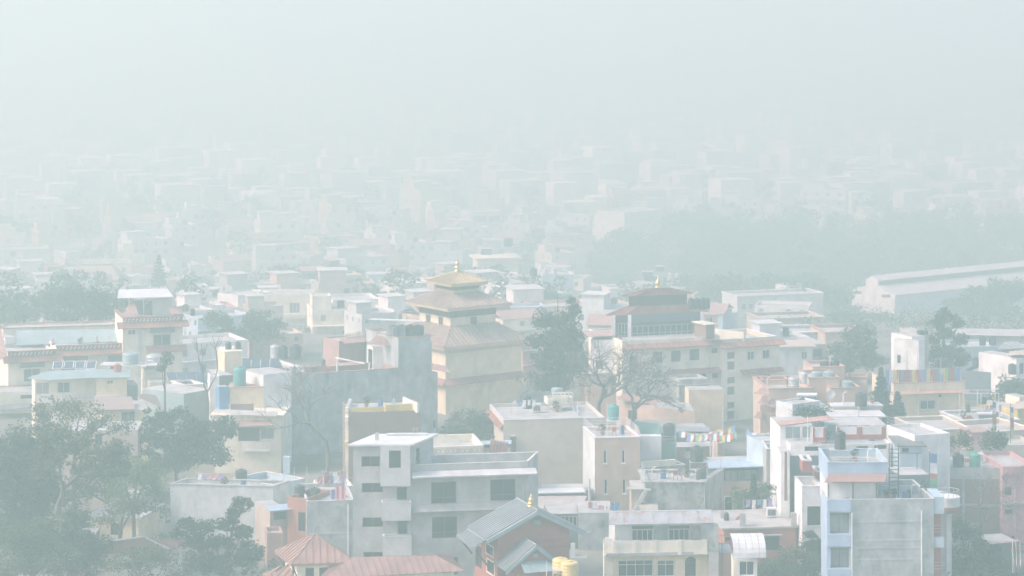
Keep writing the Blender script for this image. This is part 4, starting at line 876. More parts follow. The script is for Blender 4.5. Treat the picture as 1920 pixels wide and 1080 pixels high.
# ---- low tin roofed row and grey wall
def tinrow():
    h = House('tin_roofed_shed', 'long low shed with patched rusty tin roof behind the brick temple', 268, ZT(795, 490), ZT(1195, 490), 6, TAN, ph=0)
    m = []; a, b = PT(*ZT(790, 492), 266.5), PT(*ZT(1200, 488), 266.5); c, d = PT(*ZT(1285, 345), 273), PT(*ZT(800, 350), 273)
    panel_roof([a, b, c, d], 1.6, mk('rusted_tin', (.42, .385, .36), rough=.7, spots=(.36, .22, .17), scale=.8), h.root, name='roof_sheet', seam=.03)
    h.m.win(0, *ZT(935, 520, 1030, 600), nx=2)
    k = h.blk(ZT(790, 322), ZT(1245, 312), 2, DARKROOF, d=274, ph=0); k.top(WHITETIN, .25, .1, name='roof_sheet')
    for i, (x0, x1, y) in enumerate(((870, 1290, 285), (1020, 1300, 265))):
        q = [PT(*ZT(x0, y+14), 275.5+i*2), PT(*ZT(x1, y+6), 275.5+i*2), PT(*ZT(x1, y-4), 278+i*2), PT(*ZT(x0, y+4), 278+i*2)]; panel_roof(q, 1.8, GREYTIN, h.root, name='roof_sheet', seam=.03)
    bk = h.blk(ZT(870, 300), ZT(1290, 296), 4, TAN, d=276, ph=0)
    g = House('grey_house', 'grey rendered wall with a barred window right of the brick temple', 262, ZT(1200, 498), ZT(1510, 498), 6, CONCB, ph=0)
    w = g.blk(ZT(930, 510), ZT(1200, 505), 5, DARKROOF, d=262.5, ph=0); w.win(0, *ZT(1040, 530, 1195, 635), nx=4, fm=WFRAME)
    return h, g
tinrow()
for x, y, w, h_, mt, l in ((1345, 405, 10, 8, FABRIC_W, 'white cloth with red hem drying above the grey wall'), (1310, 400, 8, 12, REDP, 'dark red cloth at the left end of the washing'), (1350, 455, 16, 8, BLUETIN, 'pale blue cloth lying on the grey wall top'), (1410, 430, 12, 9, FABRIC_P, 'pink cloth in the middle of the washing'), (1465, 430, 14, 10, FABRIC_W, 'white cloth beside the blue tarpaulin'), (1540, 405, 17, 17, TARPB, 'blue tarpaulin hung over the railing above the grey wall')): cloth(*ZT(x, y), w, h_, mt, l, d=263.5)
pole(ZT(1302, 0)[0], ZT(0, 185)[1], ZT(0, 480)[1], 'concrete post standing behind the washing line', d=265, mat=CONC, r=.12)

# ---- tall cream slab house and peach house
def creamslab():
    h = House('cream_block', 'tall cream house with a big blank wall and terrace roof', 292, Z6(158, 318), Z6(840, 300), 11, mk('beige_plaster', (.60, .53, .42), var=.08, streak=.4, dirt=(.4, .35, .28)), ph=.3); b = h.m; b.cope(CONCL, .05, .06)
    b.eave(3, Z6(0, 345)[1], .5, .5, REDTILE, ref=Z6(155, 0)[0], pitch=.8)
    for (A, B, dp, d) in ((Z6(280, 250), Z6(520, 248), .3, 303), (Z6(345, 282), Z6(520, 278), .3, 297), (Z6(540, 240), Z6(700, 232), 3, 304)): h.blk(A, B, dp, PEACH, d=d, z0=b.zr, name='parapet_wall')
    q = h.blk(Z6(455, 170), Z6(628, 165), 2.2, CREAM2, d=300, z0=PT(*Z6(455, 212), 300).z, ph=.6); q.balusters(0, *(Z6(490, 0)[0], Z6(628, 0)[0]), Z6(0, 130)[1], Z6(0, 172)[1], .1, CREAM2)
    c = h.blk(Z6(518, 208), Z6(556, 206), 1.5, CREAM2, d=300.4, z0=b.zr, name='tower_column')
    m = MB(); a = PT(*Z6(612, 215), 301); e = ONZ(*Z6(670, 292), b.zr); m.bar(a, e, .06); m.bar(a+Vector((.5, 0, 0)), e+Vector((.5, 0, 0)), .06)
    for i in range(1, 9): p = a+(e-a)*i/9; m.bar(p, p+Vector((.5, 0, 0)), .03)
    m.build('ladder', STEEL, h.root)
    s = h.blk(Z6(205, 425), Z6(240, 425), 2, WOOD, d=291.6, ph=0)
    return h, b, q
CS, CSb, CSq = creamslab()
tank(*Z6(520, 140), 22, 12, GREENTIN, 'pale round tank inside the balustrade of the cream roof tower', z=CSq.zr)
pw_ = ONZ(*Z6(320, 300), CSb.zr)
tank(*Z6(320, 235), 17, 23, BLACKP, 'black water tank on a post at the left of the cream block', d=302); pole(Z6(333, 0)[0], Z6(0, 235)[1], Z6(0, 305)[1], 'post carrying the black tank at the cream block', d=301.7)
def peach():
    h = House('peach_house', 'peach house with four slit windows and white railed roof terrace', 278, Z6(780, 438), Z6(1080, 432), 9, PEACH, ph=.3, side=Z6(698, 365)); b = h.m
    b.cope(WFRAME, .08, .12)
    for r in ((833, 520, 856, 608), (957, 517, 978, 606), (838, 717, 860, 814), (962, 714, 984, 812)): b.win(0, *Z6(*r), nx=1, fm=WFRAME, sill=WFRAME)
    b.rail(3, .9, WFRAME, gap=1.0, z=b.zt+.12); b.rail(1, .9, WFRAME, gap=1.0, z=b.zt+.12); b.rail(2, .9, WFRAME, gap=.9, z=b.zt+.12, bars=3)
    st = Block(h.root, [b.fp[3]+Vector((-.06, -.05, 0)), b.fp[0]+Vector((-.08, .02, 0)), b.fp[0]+Vector((-.02, .1, 0)), b.fp[3]+Vector((-.01, .05, 0))], 0, b.zt-.1, WHITEOLD, ph=0, name='lime_washed_flank')
    for A, B, d in ((Z6(775, 370), Z6(860, 366), 284), (Z6(875, 362), Z6(1020, 360), 284.5)): h.blk(A, B, .3, PEACH, d=d, z0=b.zr, name='terrace_wall')
    r = h.blk(Z6(1080, 640), Z6(1385, 618), 5, PEACH, d=279.5, ph=.5); r.cope(WFRAME, .04, .08)
    r.band(0, Z6(0, 600)[1], Z6(0, 640)[1], .5, CREAM2, x1=Z6(1310, 0)[0], name='balcony_front')
    m = MB(); p = PT(*Z6(1145, 590), 281); m.box(p.x-1.3, p.y, p.z, p.x+1.3, p.y+1.2, p.z+2.7); m.build('white_cabin', WHITETIN, h.root)
    n = PT(*Z6(1265, 590), 282); m = MB()
    for x in (-.95, .95):
        for y in (0, 1.6): m.bar(n+Vector((x, y, 0)), n+Vector((x, y, 4.2)), .06)
    for z in (2.4, 4.2):
        for y in (0, 1.6): m.bar(n+Vector((-.95, y, z)), n+Vector((.95, y, z)), .05)
        for x in (-.95, .95): m.bar(n+Vector((x, 0, z)), n+Vector((x, 1.6, z)), .05)
    m.build('frame', GREENTIN, h.root); m = MB(); m.box(n.x-.88, n.y-.04, n.z+.1, n.x+.88, n.y-.01, n.z+2.0); m.build('net_panel', NETG, h.root)
    return h, b
PH_, PHb = peach()
pt = ONZ(*Z6(898, 372), PHb.zr); tank(*Z6(902, 315), 21, 29, TEALP, 'green water tank above the peach house roof', d=pt.y+1)
stand(Vector(((Z6(902, 0)[0]-960)*(pt.y+1)/F, pt.y+1, PHb.zr)), 1.6, PT(0, Z6(0, 315)[1], pt.y+1).z-PHb.zr, 'white stand under the green tank of the peach house', PIPEW)
for i, x in enumerate((858, 945)): pole(Z6(x, 0)[0], Z6(0, 200 if i == 0 else 315)[1], Z6(0, 430)[1], ['tall white pipe left of the green tank', 'white pipe right of the green tank'][i], z=PHb.zr, mat=PIPEW)
def net():
    P = [PT(*Z6(1035, 320), 290), PT(*Z6(1215, 345), 294), PT(*Z6(1225, 500), 284), PT(*Z6(1100, 430), 283)]; m = MB(); K = 8
    g = [[(P[0]*(1-i/K)+P[1]*(i/K))*(1-j/K)+(P[3]*(1-i/K)+P[2]*(i/K))*(j/K)-Vector((0, 0, .8*math.sin(PI*i/K)*math.sin(PI*j/K))) for i in range(K+1)] for j in range(K+1)]
    for j in range(K):
        for i in range(K): q = [g[j][i], g[j][i+1], g[j+1][i+1], g[j+1][i]]; m.hexa(q, [v+Vector((0, 0, .03)) for v in q])
    t = thing('shade_net', 'dark green shade net stretched beside the peach house terrace', 'net', P[2]); m.build('sheet', NETG, t)
    for i, p in enumerate(P): b = MB(); b.bar(Vector((p.x, p.y, PHb.zr-3)), p, .05); b.build('post', STEEL, t)
net()
tank(*Z6(1280, 440), 24, 28, BLACKP, 'black water tank among nets behind the peach house', d=294)
tank(*Z6(1468, 598), 22, 27, BLACKP, 'ribbed black tank standing right of the white cabin', d=274) if False else None
# dark sheds and sheet roofs behind, with the flag strings
def sheds():
    h = House('roof_shed', 'dark open shed roofed with grey sheets behind the peach house', 298, Z6(1215, 400), Z6(1560, 395), 6, DARKROOF, ph=0)
    for i, (x0, x1, y) in enumerate(((1050, 1215, 330), (1335, 1550, 375))):
        q = [PT(*Z6(x0, y+18), 298), PT(*Z6(x1, y+22), 298), PT(*Z6(x1, y-12), 302), PT(*Z6(x0, y-12), 302)]; panel_roof(q, 1.4, GREYTIN, h.root, name='roof_sheet', seam=.03)
    w = h.blk(Z6(1310, 500), Z6(1600, 490), 3, BRICKB, d=288, ph=0); w.win(0, *Z6(1390, 505, 1440, 570)); 
    p = h.blk(Z6(1605, 470), Z6(1645, 468), 2, PEACH, d=286, ph=0)
    b = House('blue_roofed_house', 'peach house with wide blue grey sheet roof and dark glazed upper floor', 272, Z9(1138, 95), Z9(1510, 80), 7, WOOD, ph=0)
    bb = b.m; bb.win(0, *Z9(1140, 98, 1505, 198), nx=6, fm=BROWNF, gm=CURTAIN_HAZE)
    lo = b.blk(Z9(1140, 205), Z9(1510, 200), 7, PEACH, d=271.6, ph=0); lo.win(0, *Z9(1142, 345, 1215, 470), nx=1, trim=CREAM2); lo.win(0, *Z9(1300, 345, 1400, 470), nx=2)
    q = [PT(*Z9(1000, 92), 271), PT(*Z9(1502, 72), 271), PT(*Z9(1425, -5), 278), PT(*Z9(985, 0), 278)]; panel_roof(q, 1.1, BLUETIN, b.root, name='roof_sheet', seam=.04)
    g = House('grey_wall_house', 'narrow blank grey wall with pale top left of the slate painted house', 268, Z8(122, 940), Z8(212, 940), 5, CONC, ph=.3)
    g.m.cope(WHITEOLD, .05, .1)
    gl = g.blk(Z8(0, 850), Z8(122, 905), 6, PALEBLUE, d=276, ph=.2)
    return h, b, g
sheds()
pt = PT(*Z6(1468, 600), 271); tank(*Z6(1468, 598), 22, 26, BLACKP, 'black ribbed tank in front of the blue grey sheet roof', d=270); stand(PT(*Z6(1468, 665), 270), 1.7, (665-598)/3.6*270/F, 'steel stand in front of the blue grey sheet roof', STEEL) if False else None
def flags_a():
    rows = [((1345, 385), (1625, 375), 290, 15), ((1400, 410), (1720, 350), 286, 16), ((1560, 395), (1728, 390), 284, 9)]
    labs = ['string of small prayer flags sagging over the dark shed roof', 'string of prayer flags rising right from the dark shed', 'short string of prayer flags nearest the tall grey pole']
    for (a, b, d, n), l in zip(rows, labs): flag_string(PT(*Z6(*a), d), PT(*Z6(*b), d-3), l, n, .5, .75, .45, group='strings of prayer flags behind the peach house')
    rows = [((0, 800), (60, 850), 284, 4), ((20, 830), (200, 815), 282, 10)]
    labs = ['prayer flags hanging at the foot of the cream block wall', 'string of prayer flags just left of the red tiled sunroom']
    for (a, b, d, n), l in zip(rows, labs): flag_string(PT(*Z8(*a), d), PT(*Z8(*b), d-2), l, n, .55, .8, .3, group='strings of prayer flags behind the peach house')
flags_a()
pole(Z6(1640, 0)[0], Z6(0, 195)[1], Z6(0, 470)[1], 'tall thin grey pole in front of the cream monastery wing', d=290, mat=STEEL, r=.09)
for i, x in enumerate((1555, 1580)): pole(Z6(x, 0)[0], Z6(0, 440)[1], Z6(0, 560)[1], ['white post under the prayer flags, left of a pair', 'white post under the prayer flags, right of a pair'][i], d=284, mat=PIPEW, r=.09)

# ---- orange house with slab roof
def orange():
    h = House('orange_house', 'orange brick house with flat slab roof and dark openings', 252, Z9(1140, 640), Z9(1790, 618), 8, ORANGE, ph=0); b = h.m
    b.win(0, *Z9(1455, 695, 1640, 830), nx=1, hood=CONC); b.win(0, *Z9(1145, 705, 1200, 745), nx=1); b.top(mk('grey_stained_slab', (.40, .39, .37), var=.2, spots=(.36, .36, .34), scale=.7), .25, .18)
    for x in (1310, 1770): p = ONZ(*Z9(x, 610), b.zt+.18); m = MB(); m.box(p.x-.28, p.y, p.z, p.x+.28, p.y+.5, p.z+1.3); m.build('stub_column', CONC, h.root)
    m = MB(); p = ONZ(*Z9(1560, 560), b.zt+.18); m.bar(p, p+Vector((0, 0, 1.2)), .02); m.build('rebar', STEEL, h.root)
    return h
OH = orange(); tank(*Z9(1162, 600), 10, 24, BLACKP, 'slim black drum with white lid beside the orange house roof', d=255.5)
# ---- white and red house with slate wall
def whitered():
    h = House('white_red_house', 'white house with red framed parapets and slate grey side wall', 262, ZR(355, 190), ZR(830, 184), 9, WHITE, ph=.2); b = h.m
    b.win(0, *ZR(597, 203, 677, 262), nx=1, fm=DARKST); b.win(0, *ZR(715, 185, 800, 225), nx=2)
    s = h.blk(ZR(137, 268), ZR(342, 267), 6, GREYBLUE, d=258, ph=0, name='side_wall')
    s2 = h.blk(ZR(150, 195), ZR(358, 194), 5, WHITE, d=259.5, ph=0); s2.win(0, *ZR(245, 197, 352, 241), nx=1, fm=WFRAME)
    w = h.blk(ZR(230, 478), ZR(364, 477), 5, WHITE, d=251, ph=.5, name='front_wing'); w.cope(WFRAME, .04, .08); w.win(0, *ZR(265, 610, 358, 740), nx=1, fm=DARKST, trim=WFRAME); w.win(0, *ZR(300, 835, 360, 930), nx=1)
    for x0, x1, y0, y1 in ((300, 388, 78, 178), (462, 620, 75, 158), (612, 788, 72, 158)):
        p = h.blk(ZR(x0, y0), ZR(x1, y0-1), .3, WHITE, d=260.2, z0=PT(0, ZR(0, y1)[1], 260.2).z, name='parapet_panel'); a, u, n, L = p.edge(0); m = MB(); t = .32 if x0 > 400 else .22
        def rb(ua, ub, za, zb): m.hexa([a+u*ua+n*.003+Vector((0, 0, za)), a+u*ub+n*.003+Vector((0, 0, za)), a+u*ub+n*.09+Vector((0, 0, za)), a+u*ua+n*.09+Vector((0, 0, za))], [a+u*ua+n*.003+Vector((0, 0, zb)), a+u*ub+n*.003+Vector((0, 0, zb)), a+u*ub+n*.09+Vector((0, 0, zb)), a+u*ua+n*.09+Vector((0, 0, zb))])
        rb(0, t, p.z0, p.zt-.005); rb(L-t, L, p.z0, p.zt-.005); rb(t+.002, L-t-.002, p.z0, p.z0+.5); m.build('red_frame', REDP, h.root)
    # back terrace, hidden between the parapets
    k = h.blk(ZR(390, 66), ZR(800, 62), 5, GREENTIN, d=266, ph=0, name='terrace_wall'); k.door(0, *ZR(690, 65, 745, 120))
    # sunroom on the left with red roof
    r = h.blk(ZR(82, 62), ZR(300, 58), 5, WHITE, d=262, ph=0, name='sunroom'); r.win(0, *ZR(118, 72, 222, 155), nx=2, fm=WFRAME, gm=CURTAIN_HAZE); r.win(0, *ZR(232, 70, 290, 150), nx=1, fm=WFRAME, gm=CURTAIN_HAZE)
    q = [PT(*ZK(438, 803), 261.2), PT(*ZK(1000, 738), 265), PT(*ZK(935, 700), 268), PT(*ZK(392, 748), 264.5)]; panel_roof(q, 1.1, SALMON, h.root, name='roof_sheet', seam=.04)
    l = h.blk(ZR(88, 255), ZR(147, 255), 4, WHITE, d=257, ph=0)
    # balconies
    for (x0, y0, x1, y1, d) in ((232, 305, 292, 380, 253), (322, 380, 402, 420, 254.5)):
        p = h.blk(ZR(x0, y0), ZR(x1, y0), 2.5, REDP, d=d, z0=PT(0, ZR(0, y1)[1], d).z, ph=.6, name='balcony'); p.rail(0, .6, WFRAME, gap=.8, bars=2)
        p.cope(WFRAME, .06, .18)
    m = MB(); c = PT(*ZR(1205, 600), 247); z1 = PT(0, ZR(0, 540)[1], 247).z; z0 = PT(0, ZR(0, 605)[1], 247).z
    m.lathe(Vector((c.x, c.y, z0)), [(1.2, 0), (1.2, .02), (1.3, .04), (1.3, z1-z0)], 22); m.build('round_balcony', WHITE, h.root); m = MB(); m.lathe(Vector((c.x, c.y, z0-.6)), [(1.0, 0), (1.33, .35), (1.33, .597)], 22); m.build('balcony_base', REDP, h.root)
    m = MB()
    for i in range(16): a = 2*PI*i/16; m.bar(Vector((c.x+1.2*math.cos(a), c.y+1.2*math.sin(a), z1)), Vector((c.x+1.2*math.cos(a), c.y+1.2*math.sin(a), z1+.6)), .025)
    m.tube([Vector((c.x+1.2*math.cos(a*PI/12), c.y+1.2*math.sin(a*PI/12), z1+.6)) for a in range(25)], .03, 5); m.build('railing', STEEL, h.root)
    cw = h.blk(ZR(1182, 610), ZR(1240, 608), 5, WHITE, d=248, ph=0, name='rear_wing'); h.blk(ZR(800, 60), ZR(990, 130), 4, WHITE, d=266, ph=.3).rail(0, .9, STEEL)
    return h
WR = whitered()
tank(*ZR(345, 75), 18, 11, BLACKP, 'squat dark tank behind the small red framed parapet panel', d=263); tank(*ZR(372, 75), 17, 11, GREENTIN, 'squat grey tank right of a dark one behind the red parapet', d=263.5)
pole(ZR(268, 0)[0], ZR(0, 0)[1], ZR(0, 190)[1], 'white post in front of the sunroom windows', d=258, mat=PIPEW)
pole(ZR(120, 0)[0], ZR(0, 240)[1], ZR(0, 570)[1], 'leaning dark banner pole on the narrow white wall', d=255, mat=BROWNF, r=.16)
# pale blue hut and stair behind the ladder
def bluehut():
    h = House('blue_hut', 'pale blue rooftop hut with dark flat roof right of the steel stair', 258, ZR(890, 205), ZR(1040, 205), 5, PALEBLUE, ph=0); h.m.top(DARKROOF, .4, .15); h.m.win(0, *ZR(905, 215, 950, 245), nx=2)
    k = h.blk(ZR(885, 400), ZR(1090, 395), 4, GREYBLUE, d=252, ph=0)
    m = MB(); p = PT(*ZR(945, 250), 255)
    for x in (-.9, .9): m.bar(p+Vector((x, 0, -6)), p+Vector((x, 0, 0)), .05)
    m.bar(p+Vector((-1.3, 0, 0)), p+Vector((1.3, 0, 0)), .05); m.bar(p+Vector((-1.3, 0, -2)), p+Vector((1.6, 0, -2)), .05); m.build('steel_frame', DARKST, h.root)
bluehut()

# ---- brick and pink house right
def brickpink():
    h = House('brick_house', 'brick infill house with concrete frame, pink front at its right end', 262, ZR(1165, 352), ZR(1615, 348), 9, CONC, ph=.25); b = h.m
    a, u, n, L = b.edge(0)
    for x0, x1, y0, y1 in ((1185, 1308, 425, 590), (1330, 1425, 425, 590), (1440, 1560, 425, 595), (1330, 1425, 605, 720), (1440, 1560, 610, 820), (1190, 1310, 605, 760)):
        p0, zb = b.hit(0, *ZR(x0, y1)); p1, zt = b.hit(0, *ZR(x1, y0)); m = MB(); m.hexa([a+u*p0+n*.003+Vector((0, 0, zb)), a+u*p1+n*.003+Vector((0, 0, zb)), a+u*p1+n*.05+Vector((0, 0, zb)), a+u*p0+n*.05+Vector((0, 0, zb))], [a+u*p0+n*.003+Vector((0, 0, zt)), a+u*p1+n*.003+Vector((0, 0, zt)), a+u*p1+n*.05+Vector((0, 0, zt)), a+u*p0+n*.05+Vector((0, 0, zt))]); m.build('brick_panel', BRICKB, h.root)
    p = h.blk(ZR(1580, 345), ZR(1800, 340), 8, PINK, d=261.5, ph=.3, name='pink_wall'); p.cope(PINK, .05, .1)
    p.win(0, *ZR(1597, 480, 1645, 537), nx=1, fm=BROWNF); p.win(0, *ZR(1597, 630, 1653, 665), nx=1, fm=BROWNF); p.band(0, ZR(0, 585)[1], ZR(0, 600)[1], .35, CONC, name='ledge'); p.band(0, ZR(0, 342)[1], ZR(0, 398)[1], .3, PINK, x1=ZR(1700, 0)[0], name='ledge')
    m = MB(); q, _ = p.hit(0, *ZR(1668, 500)); a2, u2, n2, _ = p.edge(0); m.tube([a2+u2*q+n2*.1, a2+u2*q+n2*.1+Vector((0, 0, p.zr))], .07, 6); m.build('drain_pipe', CONC, h.root)
    return h
BP = brickpink(); bz = BP.m.zr
tank(*ZR(1285, 345), 21, 24, BLACKP, 'dark ribbed water tank on the brick house roof, left of a green one', z=bz); tank(*ZR(1397, 343), 21, 26, GREENP, 'bright green water tank on the brick house roof', z=bz)
for i, (x, y, l) in enumerate(((1180, 250, 'thin bare post at the left end of the brick roof'), (1325, 255, 'white pipe right of the dark tank on the brick roof'), (1440, 230, 'white pipe right of the bright green tank'), (1672, 290, 'thin post at the pink corner of the brick roof'))): pole(ZR(x, 0)[0], ZR(0, y)[1], ZR(0, 350)[1], l, z=bz, mat=PIPEW if i else BARKG)
for i, (x, w, h_, l) in enumerate(((1205, 30, 34, 'spiky pot plant at the left of the brick house roof'), (1340, 26, 40, 'leafy bush in a planter between the roof tanks and the tan wall'), (1490, 34, 46, 'tall leafy bush on the roof right of the green tank'), (1580, 28, 36, 'rounded bush at the right end of the roof garden'))):
    p = PT(*ZR(x, 300), 270); p.z = bz; t = thing('roof_shrub', l, 'shrub', p, 'shrubs of the roof garden on the brick house'); s = 270/F; hh = h_*s
    MB().box(p.x-.7, p.y-.3, p.z, p.x+.7, p.y+.3, p.z+.6) .build('planter', CONC, t); v, f = leaf_cloud([(p+Vector((random.uniform(-.5, .5), 0, .6+hh*.45+random.uniform(-.3, .4))), Vector((w*s*.45, w*s*.4, hh*.4))) for _ in range(4)], 110, .3, random.Random(i)); crown_mesh('leaves', v, f, LEAF_M, t)
def rightedge():
    h = House('striped_awning_stall', 'pale shed with sloping tin roof below the pink house', 250, ZR(1500, 860), ZR(1690, 850), 4, DARKROOF, ph=0); q = [PT(*ZR(1495, 868), 249), PT(*ZR(1690, 850), 249.5), PT(*ZR(1690, 832), 253), PT(*ZR(1505, 838), 253)]; panel_roof(q, 1.0, PINKTIN, h.root, name='roof_sheet', seam=.04)
    a, b = PT(*ZR(1655, 840), 244), PT(*ZR(1600, 1090), 238)
    for i, (dx, l) in enumerate(((0, 'bundle of bright prayer flags at the right edge, inner string'), (22, 'bundle of bright prayer flags at the right edge, middle string'), (48, 'bundle of bright prayer flags at the right edge, outer string'))): flag_string(PT(*ZR(1650+dx, 845), 244), PT(*ZR(1660+dx, 1010), 242), l, 9, .7, .6, .12, cols=[FABRIC_W, FABRIC_R, FABRIC_B, FABRIC_G, FABRIC_Y, ORANGE])
    pole(ZR(1652, 0)[0], ZR(0, 835)[1], ZR(0, 1060)[1], 'thin white mast holding the bright prayer flags', d=244, mat=PIPEW)
rightedge()

# ---- tan wall and terraces at right
def tan():
    h = House('tan_house', 'wide tan rendered house with cream coping at right', 296, ZR(1030, 100), ZR(1370, 88), 9, TAN, ph=.4); h.m.cope(CREAM2, .05, .1)
    r = h.blk(ZR(1375, 120), ZR(1800, 90), 8, TAN, d=299, ph=.5); r.cope(CREAM2, .05, .1)
    m = h.blk(ZR(1375, 200), ZR(1800, 195), 6, TAN, d=292, ph=.4)
    k = h.blk(ZR(1380, 115), ZR(1495, 110), 3, PINK, d=294, ph=0); k.top(PINKTIN, .3, .12)
    return h
tan()
for i, (x, y0, y1, l) in enumerate(((1518, -5, 170, 'red and yellow prayer flag mast on the tan terrace, left of two'), (1637, -5, 180, 'red and yellow prayer flag mast on the tan terrace, right of two'))):
    flag_mast(ZR(x, 0)[0], ZR(0, y0)[1]-30+10*i, ZR(0, y1)[1], None, [(FABRIC_B, .06, .2), (FABRIC_W, .2, .34), (REDP, .34, .6), (FABRIC_Y, .6, .9)], l, w=.4, d=291)
# ================================================================== third rank
# ---- long blank grey walled building with roof terrace
def blankwall():
    A, B = Z3(410, 530), Z3(1320, 470)
    h = House('grey_building', 'long grey building with stained blank wall and red lined roof terrace', 312, A, B, 9.5, CONCB, ph=.9, side=Z3(300, 490), inner=PINKTIN); b = h.m; b.cope(SALMON, .06, .1)
    b.win(0, *Z3(418, 605, 516, 766), nx=3, fm=CONCL, gm=CURTAIN_HAZE, rec=.6)
    m = MB(); a, u, n, L = b.edge(0); p, z = b.hit(0, *Z3(524, 610)); z0 = b.hit(0, *Z3(524, 1045))[1]; m.tube([a+u*p+n*.1+Vector((0, 0, z0)), a+u*p+n*.1+Vector((0, 0, z))], .09, 6); m.build('drain_pipe', PIPEW, h.root)
    t = h.blk(Z3(1320, 268), Z3(1546, 250), 9, CONCB, d=b.fp[1].y+.05, ph=.3, name='tower_wall'); t.cope(SALMON, .06, .1)
    r = h.blk(Z3(1548, 500), Z3(1586, 497), 8, CONCB, d=t.fp[1].y+.1, ph=0, name='tower_wall'); r.win(0, *Z3(1556, 820, 1572, 875), nx=1, fm=REDP); r.eave(1, Z3(0, 450)[1], 1.2, .8, SALMON) if False else None
    for y, x0, x1 in ((262, 1535, 1640), (452, 1545, 1670)):
        q = [PT(*Z3(x0, y+25), 315), PT(*Z3(x1, y+50), 315), PT(*Z3(x1-30, y+5), 318), PT(*Z3(x0, y-5), 318)]; panel_roof(q, .9, SALMON, h.root, name='tile_course', seam=.05)
    # stair house on the terrace with small tiled hood
    s = h.blk(Z3(1150, 325), Z3(1318, 318), 4, WHITE, d=t.fp[0].y+3.2, z0=b.zr, name='stair_house', side=Z3(1108, 312)); s.door(0, *Z3(1224, 372, 1264, 466), fm=WFRAME, gm=GLASSG); s.door(3, *Z3(1116, 340, 1146, 470), fm=BROWNF)
    q = [PT(*Z3(1112, 302), t.fp[0].y+1.5), PT(*Z3(1262, 322), t.fp[0].y+1.6), PT(*Z3(1316, 274), t.fp[0].y+3.2), PT(*Z3(1175, 246), t.fp[0].y+3.2)]; panel_roof(q, .7, PINKTIN, h.root, name='roof_sheet', seam=.05)
    g = h.blk(Z3(900, 395), Z3(1100, 435), 3, SALMON, d=322, z0=b.zr, name='roof_annex', side=Z3(830, 440)) if False else None
    q = [PT(*Z3(828, 462), 318), PT(*Z3(1098, 442), 318.5), PT(*Z3(1080, 425), 322), PT(*Z3(898, 392), 322)]; panel_roof(q, .9, PINKTIN, h.root, name='roof_sheet', seam=.04); m = MB(); m.hexa([PT(*Z3(895, 392), 321.9), PT(*Z3(1100, 436), 318.4), PT(*Z3(1100, 442), 318.4), PT(*Z3(895, 402), 321.9)], [PT(*Z3(895, 392), 322.1), PT(*Z3(1100, 436), 318.7), PT(*Z3(1100, 442), 318.7), PT(*Z3(895, 402), 322.1)]); m.build('bargeboard', WFRAME, h.root)
    # shelter over the tanks
    m = MB(); q = [PT(*Z3(1108, 142), t.fp[0].y+1), PT(*Z3(1500, 156), t.fp[0].y+1), PT(*Z3(1500, 148), t.fp[0].y+5), PT(*Z3(1150, 132), t.fp[0].y+5)]; panel_roof(q, 1.5, WHITETIN, h.root, name='shelter_sheet', seam=.03)
    m = MB()
    for x, y1 in ((1242, 245), (1498, 250), (1360, 250)): p = PT(*Z3(x, y1), t.fp[0].y+1.2); m.bar(p, PT(*Z3(x, 152), t.fp[0].y+1.2), .05)
    m.bar(PT(*Z3(1170, 245), t.fp[0].y+1.2), PT(*Z3(1262, 165), t.fp[0].y+1.2), .07); m.bar(PT(*Z3(1140, 145), t.fp[0].y+1.2), PT(*Z3(1240, 205), t.fp[0].y+1.2), .06); m.build('shelter_frame', STEEL, h.root)
    pp = h.blk(Z3(920, 285), Z3(1170, 262), 4, PINKTIN, d=326, ph=.2, name='rear_wing'); pp.eave(0, Z3(0, 262)[1], 1.5, .6, PINKTIN, ref=Z3(960, 0)[0], pitch=.9); pp.balusters(0, *(Z3(965, 0)[0], Z3(1090, 0)[0]), Z3(0, 236)[1], Z3(0, 262)[1], .3, CREAM2)
    return h, b, t
BW, BWb, BWt = blankwall()
for i, (x, w, mt, l) in enumerate(((1285, 24, STEEL, 'pale steel tank under the shelter, left of the group'), (1345, 18, GREENTIN, 'narrow greenish tank in the middle under the shelter'), (1400, 20, BLACKP, 'black tank under the shelter on the grey tower'), (1455, 22, BLACKP, 'rightmost black tank under the shelter on the grey tower'))):
    tank(*Z3(x, 250), w, 20, mt, l, z=BWt.zr)
tank(*Z3(815, 462), 8, 15, BLACKP, 'slim dark drum on the red lined terrace', z=BWb.zr); pole(Z3(908, 0)[0], Z3(0, 410)[1], Z3(0, 488)[1], 'pale post at the terrace parapet of the long grey building', d=312.5, mat=PIPEW, r=.15)
pole(Z3(1100, 0)[0], Z3(0, 215)[1], Z3(0, 440)[1], 'thin dark pole beside the stair house on the roof terrace', d=318, mat=DARKST); pole(Z3(1125, 0)[0], Z3(0, 430)[1], Z3(0, 480)[1], 'short white pipe at the foot of the stair house', d=313, mat=PIPEW, r=.12)

